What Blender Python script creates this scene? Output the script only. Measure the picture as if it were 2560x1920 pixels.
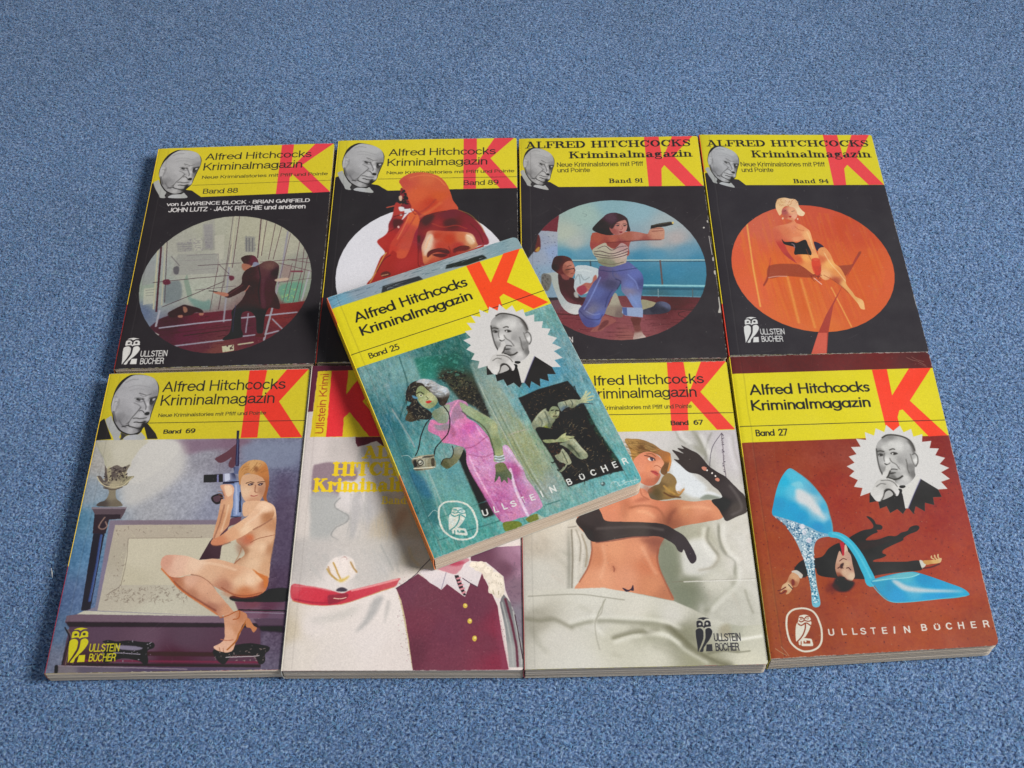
# Nine crime-story paperbacks laid out on a blue carpet.
import bpy, math, random, re
import numpy as np
from mathutils import Matrix, Vector

for o in list(bpy.data.objects): bpy.data.objects.remove(o)
scene = bpy.context.scene
MM = 0.001

# ---------------------------------------------------------------- camera
cam_d = bpy.data.cameras.new('camera'); cam = bpy.data.objects.new('camera', cam_d)
scene.collection.objects.link(cam); scene.camera = cam
cam_d.sensor_width = 36.0; cam_d.lens = 43.18; cam_d.clip_start = 0.01; cam_d.clip_end = 50
R3 = [[0.9998741, 0.0158649, -0.0], [-0.0129813, 0.8181346, -0.5748802], [-0.0091204, 0.5748079, 0.8182376]]
cam.matrix_world = Matrix.Translation(Vector((0.0, -0.405643, 0.573868))) @ Matrix(R3).to_4x4()

# ---------------------------------------------------------------- light
world = bpy.data.worlds.new('World'); scene.world = world; world.use_nodes = True
bg = world.node_tree.nodes['Background']
bg.inputs['Color'].default_value = (0.80, 0.88, 1.0, 1); bg.inputs['Strength'].default_value = 0.095
def area_lamp(name, loc, target, sx, sy, power, color, spread=180):
    d = bpy.data.lights.new(name, 'AREA'); d.shape = 'RECTANGLE'; d.size = sx; d.size_y = sy
    d.energy = power; d.color = color; d.spread = math.radians(spread)
    o = bpy.data.objects.new(name, d); scene.collection.objects.link(o); o.location = loc
    o.rotation_euler = (Vector(target) - Vector(loc)).to_track_quat('-Z', 'Y').to_euler()
area_lamp('window_daylight', (1.75, -0.22, 1.42), (-0.02, 0.06, 0), 0.75, 0.75, 8.3, (1.0, 0.985, 0.95), 50)
area_lamp('front_fill', (-0.1, -2.2, 1.45), (0, -0.1, 0), 1.4, 0.9, 4.7, (0.95, 0.97, 1.0), 80)  # added fill lamp, unseen, brightens the page edges and softens shade in front
scene.view_settings.view_transform = 'Standard'; scene.view_settings.look = 'None'
scene.view_settings.exposure = 0.0; scene.view_settings.gamma = 1.0

# ---------------------------------------------------------------- print shop
# A small painter: rasterises outlines given in cover millimetres (x right,
# y down from the cover's top-left corner) into the flat print of each cover.
PX = 6.0                                   # print resolution, pixels per mm
CW, CH = 115.0, 180.0

def hexrgb(h):
    h = h.lstrip('#')
    return np.array([int(h[i:i + 2], 16) / 255.0 for i in (0, 2, 4)], np.float32)

def smooth_pts(P, closed, n=6):
    P = np.asarray(P, float)
    if len(P) < 3: return P
    if closed: Q = np.vstack([P[-1:], P, P[:2]])
    else: Q = np.vstack([2 * P[0] - P[1], P, 2 * P[-1] - P[-2]])
    t = np.linspace(0, 1, n, endpoint=False)[:, None]
    out = []
    for i in range(1, len(Q) - 2):
        a, b, c, d = Q[i - 1], Q[i], Q[i + 1], Q[i + 2]
        out.append(.5 * ((2 * b) + (c - a) * t + (2 * a - 5 * b + 4 * c - d) * t**2 + (3 * b - a - 3 * c + d) * t**3))
    if not closed: out.append(P[-1:])
    return np.vstack(out)

def box_blur(a, r):
    if r < 1: return a
    for ax in (0, 1):
        p = [(0, 0), (0, 0)]; p[ax] = (r + 1, r)
        c = np.cumsum(np.pad(a, p, mode='edge'), axis=ax)
        n = a.shape[ax]
        hi = np.take(c, np.arange(2 * r + 1, 2 * r + 1 + n), axis=ax)
        lo = np.take(c, np.arange(0, n), axis=ax)
        a = (hi - lo) / (2 * r + 1)
    return a

def vnoise(h, w, cell, rng, octaves=3, sx=1.0, sy=1.0):
    out = np.zeros((h, w), np.float32); amp = 1.0; tot = 0
    for o in range(octaves):
        cy, cx = max(cell * sy, 1.0), max(cell * sx, 1.0)
        gh, gw = int(h / cy) + 3, int(w / cx) + 3
        g = rng.random((gh, gw)).astype(np.float32)
        y = np.arange(h) / cy; x = np.arange(w) / cx
        iy = y.astype(int); ix = x.astype(int)
        fy = (y - iy)[:, None]; fx = (x - ix)[None, :]
        fy = fy * fy * (3 - 2 * fy); fx = fx * fx * (3 - 2 * fx)
        a = g[iy][:, ix]; b = g[iy][:, ix + 1]; c = g[iy + 1][:, ix]; d = g[iy + 1][:, ix + 1]
        out += amp * ((a * (1 - fx) + b * fx) * (1 - fy) + (c * (1 - fx) + d * fx) * fy)
        tot += amp; amp *= .55; cell *= .5
    return out / tot - .5

class Canvas:
    def __init__(s, base, seed, w=CW, h=CH):
        s.w, s.h = int(w * PX), int(h * PX)
        s.a = np.empty((s.h, s.w, 3), np.float32); s.a[:] = hexrgb(base)
        s.clip = []; s.T = None; s.rng = np.random.default_rng(seed)
    def tr(s, P):
        P = np.asarray(P, float)
        if s.T is not None: P = P @ s.T[0].T + s.T[1]
        return P
    def scale(s):
        return 1.0 if s.T is None else math.sqrt(abs(np.linalg.det(s.T[0])))
    def raster(s, polys, pad=0, SUB=4):
        """coverage of a union of consistently oriented rings, in pixels"""
        allp = np.vstack(polys)
        x0 = max(int(math.floor(allp[:, 0].min())) - pad, 0); x1 = min(int(math.ceil(allp[:, 0].max())) + pad + 2, s.w)
        y0 = max(int(math.floor(allp[:, 1].min())) - pad, 0); y1 = min(int(math.ceil(allp[:, 1].max())) + pad + 1, s.h)
        if x1 <= x0 or y1 <= y0: return None
        W, H = x1 - x0, (y1 - y0) * SUB
        acc = np.zeros(H * (W + 2), np.float32)
        A = np.vstack(polys); B = np.vstack([np.roll(p, -1, 0) for p in polys])
        ya = (A[:, 1] - y0) * SUB; yb = (B[:, 1] - y0) * SUB; xa = A[:, 0] - x0; xb = B[:, 0] - x0
        up = ya > yb
        sg = np.where(up, -1.0, 1.0)
        ya, yb = np.where(up, yb, ya), np.where(up, ya, yb); xa, xb = np.where(up, xb, xa), np.where(up, xa, xb)
        r0 = np.clip(np.ceil(ya - .5), 0, H).astype(int); r1 = np.clip(np.ceil(yb - .5), 0, H).astype(int)
        n = r1 - r0; k = n > 0
        if not k.any(): return None
        r0, n, sg, ya, yb, xa, xb = r0[k], n[k], sg[k], ya[k], yb[k], xa[k], xb[k]
        idx = np.repeat(np.arange(len(n)), n)
        row = np.arange(n.sum()) - np.repeat(np.cumsum(n) - n, n) + r0[idx]
        t = (row + .5 - ya[idx]) / (yb - ya)[idx]
        x = np.clip(xa[idx] + t * (xb - xa)[idx], 0, W)
        ix = x.astype(int); f = x - ix
        base = row * (W + 2) + ix
        acc += np.bincount(base, sg[idx] * (1 - f), len(acc))
        acc += np.bincount(base + 1, sg[idx] * f, len(acc))
        m = np.abs(np.cumsum(acc.reshape(H, W + 2), 1)[:, :W])
        m = np.minimum(m, 1).reshape(y1 - y0, SUB, W).mean(1)
        return x0, y0, m
    def mask(s, polys, blur=0):
        polys = [p * PX for p in polys]
        r = blur * PX * s.scale() * .6
        pad = int(r * 3) + 2 if r > .4 else 0
        o = s.raster(polys, pad)
        if o is None: return None
        x0, y0, m = o
        if r > .4:
            k = max(1, int(round(r)))
            for _ in range(3 if k > 1 else 2): m = box_blur(m, k)
        return x0, y0, m
    def put(s, m, col, a=1.0):
        if m is None: return
        x0, y0, m = m
        H, W = m.shape; H = min(H, s.h - y0); W = min(W, s.w - x0); m = m[:H, :W] * a
        for c in s.clip: m = m * c[y0:y0 + H, x0:x0 + W]
        reg = s.a[y0:y0 + H, x0:x0 + W]
        if isinstance(col, tuple):                          # blend of colour samples
            P, C = col[:2]; P = P * PX
            yy, xx = np.mgrid[y0:y0 + H, x0:x0 + W]
            num = np.zeros((H, W, 3), np.float32); den = np.zeros((H, W), np.float32)
            soft = 6.0 + ((col[2] if len(col) > 2 else .045) * math.hypot(*(P.max(0) - P.min(0))))**2
            for (px, py), c in zip(P, C):
                w = 1.0 / (((xx - px)**2 + (yy - py)**2) + soft)**1.7
                num += w[..., None] * c; den += w
            col = num / den[..., None]
        reg += (col - reg) * m[..., None]
    @staticmethod
    def stroke_polys(P, w0, w1=None):
        P = np.asarray(P, float)
        if w1 is None: w1 = w0
        d = np.r_[0, np.cumsum(np.hypot(*np.diff(P, axis=0).T))]
        r = (w0 + (w1 - w0) * d / max(d[-1], 1e-9)) / 2
        out = []; th = np.linspace(0, 2 * math.pi, 10, endpoint=False)
        for i in range(len(P)):
            out.append(np.c_[P[i, 0] + r[i] * np.cos(th), P[i, 1] + r[i] * np.sin(th)])
            if i:
                v = P[i] - P[i - 1]; L = math.hypot(*v)
                if L < 1e-6: continue
                nrm = np.array([-v[1], v[0]]) / L
                q = np.array([P[i - 1] + nrm * r[i - 1], P[i - 1] - nrm * r[i - 1], P[i] - nrm * r[i], P[i] + nrm * r[i]])
                out.append(q)
        return out
    def noise(s, amp, cell, sx=1, sy=1, tint=None, x0=0, y0=0):
        n = vnoise(s.h, s.w, cell * PX, s.rng, 3, sx, sy) * amp
        for c in s.clip: n = n * c
        if tint is None: s.a += n[..., None]
        else: s.a += (tint - s.a) * np.clip(np.abs(n) * 2, 0, 1)[..., None]
        np.clip(s.a, 0, 1, out=s.a)

    def warp(s, amp, cell):
        """unsteady brush edges: shift the paint a little, differently everywhere"""
        dx = vnoise(s.h, s.w, cell * PX, s.rng, 3) * 2 * amp * PX; dy = vnoise(s.h, s.w, cell * PX, s.rng, 3) * 2 * amp * PX
        c = np.ones((s.h, s.w), np.float32)
        for m in s.clip: c = c * m
        yy, xx = np.mgrid[0:s.h, 0:s.w]
        Y = np.clip(yy + dy, 0, s.h - 1.001); X = np.clip(xx + dx, 0, s.w - 1.001)
        y0 = Y.astype(int); x0 = X.astype(int); fy = (Y - y0)[..., None]; fx = (X - x0)[..., None]
        b = s.a[y0, x0] * (1 - fx) * (1 - fy) + s.a[y0, x0 + 1] * fx * (1 - fy) + s.a[y0 + 1, x0] * (1 - fx) * fy + s.a[y0 + 1, x0 + 1] * fx * fy
        s.a += (b - s.a) * c[..., None]
    def daub(s, amp, cell, sx=1.0, sy=1.0):
        """mottled paint: small patches a touch warmer, cooler, lighter, darker"""
        c = np.ones((s.h, s.w), np.float32)
        for m in s.clip: c = c * m
        n = [vnoise(s.h, s.w, cell * PX, s.rng, 3, sx, sy) for _ in range(3)]
        lum = s.a.mean(2)
        k = (.35 + .9 * np.sqrt(np.clip(lum, 0, 1)))
        for ch, (p, q) in enumerate(((1, .5), (1, 0), (1, -.5))):
            s.a[..., ch] *= 1 + amp * 4 * c * (n[0] * p + n[1] * q + .3 * n[2] * (ch - 1)) * k
        np.clip(s.a, 0, 1, out=s.a)

# ---- lettering -------------------------------------------------------------
def A_(cx, cy, rx, ry, a0, a1, n=14):
    t = np.radians(np.linspace(a0, a1, n)); return [(cx + rx * math.cos(u), cy + ry * math.sin(u)) for u in t]
FUT = {  # geometric sans, baseline 0, cap height 1: (advance, strokes)
 'A': (.86, [[(.04, 0), (.40, 1), (.76, 0)], [(.17, .3), (.63, .3)]]),
 'B': (.66, [[(.1, 0), (.1, 1)], [(.1, 1), (.3, 1)] + A_(.3, .77, .22, .23, 90, -90) + [(.1, .54)], [(.1, .54), (.32, .54)] + A_(.32, .27, .25, .27, 90, -90) + [(.1, 0)]]),
 'H': (.82, [[(.1, 0), (.1, 1)], [(.68, 0), (.68, 1)], [(.1, .52), (.68, .52)]]),
 'K': (.74, [[(.1, 0), (.1, 1)], [(.62, 1), (.14, .5), (.66, 0)]]),
 'l': (.28, [[(.12, 0), (.12, 1.02)]]), 'f': (.36, [[(.14, 0), (.14, .8)] + A_(.3, .84, .16, .16, 180, 95), [(.02, .62), (.32, .62)]]),
 'r': (.38, [[(.1, 0), (.1, .66)], A_(.32, .4, .22, .24, 175, 80)]),
 'i': (.26, [[(.12, 0), (.12, .66)], [(.12, .9), (.12, .93)]]), 't': (.36, [[(.17, 0), (.17, .9)], [(.02, .64), (.32, .64)]]),
 'e': (.62, [[(.06, .34), (.54, .34)], A_(.3, .33, .25, .32, 0, 318)]),
 'd': (.68, [A_(.3, .33, .25, .32, 0, 360, 22), [(.57, 0), (.57, 1.02)]]),
 'a': (.68, [A_(.3, .33, .25, .32, 0, 360, 22), [(.57, 0), (.57, .66)]]),
 'g': (.68, [A_(.3, .33, .25, .32, 0, 360, 22), [(.57, .66), (.57, -.06)] + A_(.32, -.06, .25, .22, 0, -150)]),
 'c': (.54, [A_(.32, .33, .26, .32, 50, 310)]), 'o': (.64, [A_(.31, .33, .26, .32, 0, 360, 22)]),
 'h': (.6, [[(.1, 0), (.1, 1.02)], [(.1, .4)] + A_(.3, .43, .19, .22, 170, 0) + [(.49, 0)]]),
 'n': (.6, [[(.1, 0), (.1, .66)], [(.1, .4)] + A_(.3, .43, .19, .22, 170, 0) + [(.49, 0)]]),
 'm': (.94, [[(.1, 0), (.1, .66)], [(.1, .4)] + A_(.28, .43, .17, .22, 170, 0) + [(.45, 0)], A_(.63, .43, .18, .22, 170, 0) + [(.81, 0)]]),
 'k': (.54, [[(.1, 0), (.1, 1.02)], [(.44, .64), (.14, .36), (.48, 0)]]),
 's': (.46, [[(.38, .56)] + A_(.22, .48, .15, .16, 60, 240, 9) + A_(.21, .17, .16, .17, 60, -130, 9)]),
 'z': (.52, [[(.06, .62), (.44, .62), (.06, .04), (.46, .04)]]),
 '2': (.66, [A_(.31, .73, .23, .25, 170, -30) + [(.07, .04), (.58, .04)]]),
 '5': (.66, [[(.5, .96), (.2, .96), (.13, .56)] + A_(.28, .31, .27, .3, 115, -140)]),
 '7': (.62, [[(.04, .96), (.54, .96), (.18, 0)]]),
 ' ': (.4, [])}
def _q(x0, x1, y, t=.055): return [(x0, y + t * .5), (x1, y + t * .5)]
SLAB = {  # wide slab serif; a stroke given as ('T', pts) is thick
 'A': (1.05, [('T', [(.5, .93), (.84, .05)]), [(.46, .95), (.18, .05)], [(.28, .33), (.74, .33)], [(.3, .96), (.56, .96)], [(.02, .04), (.36, .04)], [(.66, .04), (1.02, .04)]]),
 'L': (.9, [('T', [(.24, .05), (.24, .95)]), [(.04, .96), (.46, .96)], [(.04, .04), (.82, .04), (.82, .36)]]),
 'F': (.86, [('T', [(.24, .05), (.24, .95)]), [(.04, .96), (.8, .96), (.8, .68)], [(.3, .5), (.58, .5)], [(.58, .36), (.58, .64)], [(.04, .04), (.46, .04)]]),
 'E': (.92, [('T', [(.24, .05), (.24, .95)]), [(.04, .96), (.82, .96), (.82, .7)], [(.3, .5), (.6, .5)], [(.6, .36), (.6, .64)], [(.04, .04), (.86, .04), (.86, .32)]]),
 'R': (1.05, [('T', [(.24, .05), (.24, .95)]), [(.04, .96), (.56, .96)] , ('T', A_(.56, .74, .2, .19, 80, -80)), [(.26, .52), (.6, .52)], ('T', [(.6, .46), (.76, .3), (.8, .1)]), [(.04, .04), (.46, .04)], [(.78, .04), (1.0, .04), (1.0, .16)]]),
 'D': (1.02, [('T', [(.24, .05), (.24, .95)]), [(.04, .96), (.5, .96)], ('T', A_(.5, .5, .36, .42, 75, -75)), [(.04, .04), (.5, .04)]]),
 'H': (1.12, [('T', [(.24, .05), (.24, .95)]), ('T', [(.86, .05), (.86, .95)]), [(.24, .5), (.86, .5)], [(.04, .96), (.44, .96)], [(.04, .04), (.44, .04)], [(.66, .96), (1.06, .96)], [(.66, .04), (1.06, .04)]]),
 'I': (.54, [('T', [(.26, .05), (.26, .95)]), [(.04, .96), (.48, .96)], [(.04, .04), (.48, .04)]]),
 'T': (.92, [('T', [(.46, .05), (.46, .95)]), [(.06, .66), (.06, .96), (.86, .96), (.86, .66)], [(.26, .04), (.66, .04)]]),
 'C': (.98, [('T', A_(.5, .5, .34, .42, 110, 250)), A_(.52, .5, .36, .46, 110, 25), A_(.52, .5, .36, .46, 250, 330), [(.88, .64), (.88, .98)]]),
 'O': (1.04, [('T', A_(.52, .5, .36, .4, 130, 230)), ('T', A_(.52, .5, .36, .4, 50, -50)), A_(.52, .5, .36, .46, 0, 360, 22)]),
 'K': (1.1, [('T', [(.24, .05), (.24, .95)]), [(.26, .42), (.8, .94)], ('T', [(.5, .6), (.86, .08)]), [(.04, .96), (.44, .96)], [(.04, .04), (.44, .04)], [(.64, .96), (1.0, .96)], [(.68, .04), (1.08, .04)]]),
 'S': (.82, [[(.7, .68), (.7, .96)], A_(.4, .73, .29, .24, 20, 150), ('T', [(.17, .72), (.3, .56), (.56, .46), (.66, .28)]), A_(.38, .25, .29, .23, -10, -160), [(.09, .04), (.09, .34)]]),
 'B': (.98, [('T', [(.24, .05), (.24, .95)]), [(.04, .96), (.56, .96)], ('T', A_(.56, .74, .2, .17, 75, -75)), [(.24, .53), (.6, .53)], ('T', A_(.58, .28, .26, .2, 80, -80)), [(.04, .04), (.6, .04)]]),
 'r': (.66, [('T', [(.22, .05), (.22, .66)]), [(.04, .68), (.26, .68)], [(.04, .04), (.42, .04)], A_(.44, .48, .2, .18, 170, 40), ('T', [(.55, .56), (.56, .55)])]),
 'i': (.48, [('T', [(.24, .05), (.24, .66)]), ('T', [(.23, .91), (.24, .91)]), [(.04, .68), (.26, .68)], [(.04, .04), (.44, .04)]]),
 'm': (1.3, [('T', [(.22, .05), (.22, .66)]), [(.04, .68), (.26, .68)], [(.04, .04), (.4, .04)], A_(.44, .46, .2, .2, 160, 40), ('T', [(.62, .5), (.62, .05)]), [(.48, .04), (.78, .04)], A_(.84, .46, .2, .2, 160, 40), ('T', [(1.04, .5), (1.04, .05)]), [(.88, .04), (1.24, .04)]]),
 'n': (.92, [('T', [(.22, .05), (.22, .66)]), [(.04, .68), (.26, .68)], [(.04, .04), (.4, .04)], A_(.44, .46, .22, .2, 160, 40), ('T', [(.66, .5), (.66, .05)]), [(.5, .04), (.88, .04)]]),
 'a': (.84, [A_(.34, .5, .2, .19, 160, 30), ('T', [(.56, .52), (.56, .1)]), ('T', A_(.26, .2, .1, .14, 100, 260)), [(.26, .36), (.54, .4)], A_(.3, .16, .2, .13, 250, 340), [(.56, .05), (.8, .05)]]),
 'l': (.48, [('T', [(.24, .05), (.24, .98)]), [(.04, .99), (.26, .99)], [(.04, .04), (.44, .04)]]),
 'g': (.86, [('T', A_(.36, .48, .17, .16, 110, 250)), ('T', A_(.36, .48, .17, .16, 70, -70)), A_(.36, .48, .18, .2, 0, 360), [(.52, .62), (.66, .72), (.78, .68)], [(.24, .3), (.16, .2), (.3, .1), (.6, .08)], A_(.42, -.1, .32, .17, 70, -250)]),
 'z': (.7, [[(.08, .48), (.08, .67), (.58, .67)], ('T', [(.52, .62), (.14, .08)]), [(.08, .04), (.62, .04), (.62, .24)]]),
 'd': (.92, [('T', A_(.36, .35, .2, .27, 120, 240)), A_(.38, .35, .26, .33, 60, 300), ('T', [(.64, .05), (.64, .98)]), [(.46, .99), (.66, .99)], [(.64, .04), (.88, .04)]]),
 '9': (.8, [('T', A_(.34, .68, .2, .2, 110, 250)), A_(.38, .68, .28, .29, 0, 360), ('T', A_(.34, .5, .32, .44, 30, -40)), A_(.34, .4, .3, .37, -60, -160)]),
 '1': (.5, [('T', [(.26, .05), (.26, .95)]), [(.04, .8), (.24, .94)], [(.04, .04), (.48, .04)]]),
 '4': (.8, [('T', [(.52, .05), (.52, .9)]), [(.52, .94), (.06, .34), (.74, .34)], [(.34, .04), (.72, .04)]]),
 ' ': (.5, [])}
HEL = {  # even grotesque, cap height 1, x-height .72
 'A': (.80, [[(.03, 0), (.38, .96), (.73, 0)], [(.15, .31), (.61, .31)]]),
 'B': (.76, [[(.1, .04), (.1, .96), (.4, .96)] + A_(.4, .75, .22, .21, 90, -90, 9) + [(.1, .54)], [(.4, .53)] + A_(.42, .285, .25, .245, 90, -90, 9) + [(.1, .04)]]),
 'C': (.84, [A_(.42, .5, .34, .46, 38, 322, 20)]), 'D': (.82, [[(.1, .04), (.1, .96), (.36, .96)] + A_(.36, .5, .36, .46, 90, -90, 14) + [(.1, .04)]]),
 'E': (.70, [[(.62, .96), (.1, .96), (.1, .04), (.64, .04)], [(.1, .52), (.58, .52)]]), 'F': (.66, [[(.6, .96), (.1, .96), (.1, 0)], [(.1, .5), (.54, .5)]]),
 'G': (.88, [A_(.43, .5, .35, .46, 42, 345, 20) + [(.78, .46), (.5, .46)], [(.79, .46), (.79, 0)]]),
 'H': (.82, [[(.1, 0), (.1, 1)], [(.7, 0), (.7, 1)], [(.1, .53), (.7, .53)]]), 'I': (.28, [[(.14, 0), (.14, 1)]]),
 'J': (.60, [[(.48, 1), (.48, .28)] + A_(.27, .26, .21, .22, 0, -170, 9)]), 'K': (.80, [[(.1, 0), (.1, 1)], [(.68, 1), (.12, .38)], [(.3, .58), (.72, 0)]]),
 'L': (.64, [[(.1, 1), (.1, .04), (.6, .04)]]), 'N': (.82, [[(.1, 0), (.1, .97), (.7, .03), (.7, 1)]]),
 'O': (.90, [A_(.45, .5, .37, .46, 0, 360, 26)]), 'P': (.74, [[(.1, 0), (.1, .96), (.42, .96)] + A_(.42, .71, .24, .25, 90, -90, 9) + [(.1, .46)]]),
 'R': (.82, [[(.1, 0), (.1, .96), (.44, .96)] + A_(.44, .72, .25, .24, 90, -90, 9) + [(.1, .48)], [(.44, .48), (.62, .38), (.66, .2), (.72, 0)]]),
 'S': (.78, [A_(.38, .74, .27, .22, 20, 200, 10) + [(.3, .55), (.5, .46)] + A_(.39, .27, .3, .23, 40, -165, 12)]),
 'T': (.72, [[(.03, .96), (.69, .96)], [(.36, .96), (.36, 0)]]),
 'U': (.82, [[(.1, 1), (.1, .36)] + A_(.4, .34, .3, .3, 180, 360, 12) + [(.7, 1)]]),
 'Ü': (.82, [[(.1, .8), (.1, .34)] + A_(.4, .32, .3, .28, 180, 360, 12) + [(.7, .8)], [(.26, .95), (.27, .98)], [(.54, .95), (.55, .98)]]),
 'W': (1.12, [[(.03, 1), (.28, .04), (.54, .96), (.8, .04), (1.05, 1)]]), 'Y': (.76, [[(.03, 1), (.37, .44), (.71, 1)], [(.37, .44), (.37, 0)]]),
 'Z': (.70, [[(.06, .96), (.62, .96), (.06, .04), (.64, .04)]]),
 'a': (.66, [A_(.32, .49, .23, .21, 160, 20, 8) + [(.53, .5), (.53, .12), (.62, .02)], [(.53, .4), (.3, .37)] + A_(.25, .2, .18, .17, 95, 270, 8) + [(.4, .06), (.53, .2)]]),
 'c': (.62, [A_(.33, .36, .26, .33, 42, 318, 16)]),
 'd': (.68, [A_(.31, .36, .25, .33, 0, 360, 20), [(.58, 0), (.58, 1)]]),
 'e': (.68, [[(.08, .38), (.6, .38)] + A_(.34, .36, .27, .33, 4, 318, 18)]),
 'f': (.36, [[(.18, 0), (.18, .8)] + A_(.32, .82, .14, .14, 180, 90, 5), [(.03, .68), (.34, .68)]]),
 'g': (.68, [A_(.31, .37, .25, .32, 0, 360, 20), [(.58, .72), (.58, -.04)] + A_(.33, -.06, .25, .17, 0, -160, 9)]),
 'h': (.66, [[(.1, 0), (.1, 1)], [(.1, .44)] + A_(.32, .46, .22, .23, 170, 0, 9) + [(.54, 0)]]),
 'i': (.26, [[(.12, 0), (.12, .72)], [(.12, .94), (.12, .99)]]), 'k': (.60, [[(.1, 0), (.1, 1)], [(.5, .72), (.14, .3)], [(.26, .44), (.54, 0)]]),
 'l': (.26, [[(.12, 0), (.12, 1)]]),
 'm': (1.02, [[(.1, 0), (.1, .72)], [(.1, .44)] + A_(.3, .46, .2, .23, 170, 0, 9) + [(.5, 0)], A_(.7, .46, .2, .23, 170, 0, 9) + [(.9, 0)]]),
 'n': (.66, [[(.1, 0), (.1, .72)], [(.1, .44)] + A_(.32, .46, .22, .23, 170, 0, 9) + [(.54, 0)]]),
 'o': (.70, [A_(.34, .36, .27, .33, 0, 360, 22)]),
 'r': (.42, [[(.1, 0), (.1, .72)], [(.1, .42)] + A_(.34, .44, .23, .24, 165, 85, 6)]),
 's': (.60, [A_(.3, .52, .2, .17, 25, 200, 9) + [(.24, .4), (.4, .34)] + A_(.3, .2, .22, .17, 40, -165, 10)]),
 't': (.38, [[(.17, .94), (.17, .14)] + A_(.27, .14, .1, .11, 180, 280, 5), [(.02, .68), (.34, .68)]]),
 'u': (.66, [[(.1, .72), (.1, .26)] + A_(.32, .26, .22, .23, 180, 350, 9), [(.54, 0), (.54, .72)]]),
 'v': (.60, [[(.04, .72), (.3, .03), (.56, .72)]]), 'z': (.56, [[(.06, .68), (.5, .68), (.06, .04), (.52, .04)]]),
 '6': (.70, [A_(.34, .32, .26, .29, 0, 360, 20), A_(.42, .48, .34, .48, 180, 75, 8)]),
 '7': (.64, [[(.05, .96), (.58, .96), (.22, 0)]]),
 '8': (.70, [A_(.34, .74, .22, .21, 0, 360, 18), A_(.34, .28, .27, .25, 0, 360, 18)]),
 '9': (.70, [A_(.34, .67, .26, .29, 0, 360, 20), A_(.26, .52, .34, .48, 0, -105, 8)]),
 '·': (.36, [[(.16, .44), (.2, .44)]]), ' ': (.34, [])}
def stroke_text(txt, table, wt):
    """rings of a line of text in units of cap height; returns rings, advance"""
    rings = []; x = 0
    for ch in txt:
        adv, st = table[ch]
        for s in st:
            thick = isinstance(s, tuple); pts = s[1] if thick else s
            w = wt * (2.1 if thick else 1) if table is SLAB else wt
            rings += [r + np.array([x, 0]) for r in Canvas.stroke_polys(np.array(pts, float), w)]
        x += adv
    return rings, x
def orient(rings):
    out = []
    for r in rings:
        a = np.sum(r[:, 0] * np.roll(r[:, 1], -1) - np.roll(r[:, 0], -1) * r[:, 1])
        out.append(r if a > 0 else r[::-1])
    return out

NUM = re.compile(r'(-?\d+\.?\d*),(-?\d+\.?\d*)(#[0-9a-fA-F]{6})?')
def pts_of(txt):
    P = []; C = []
    for m in NUM.finditer(txt):
        P.append((float(m.group(1)), float(m.group(2))))
        if m.group(3): C.append(hexrgb(m.group(3)))
    return np.array(P, float), C
def ellipse(P, n=48):
    c, u, v = P; u = u - c; v = v - c; t = np.linspace(0, 2 * math.pi, n, endpoint=False)[:, None]
    return c + np.cos(t) * u + np.sin(t) * v

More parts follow.
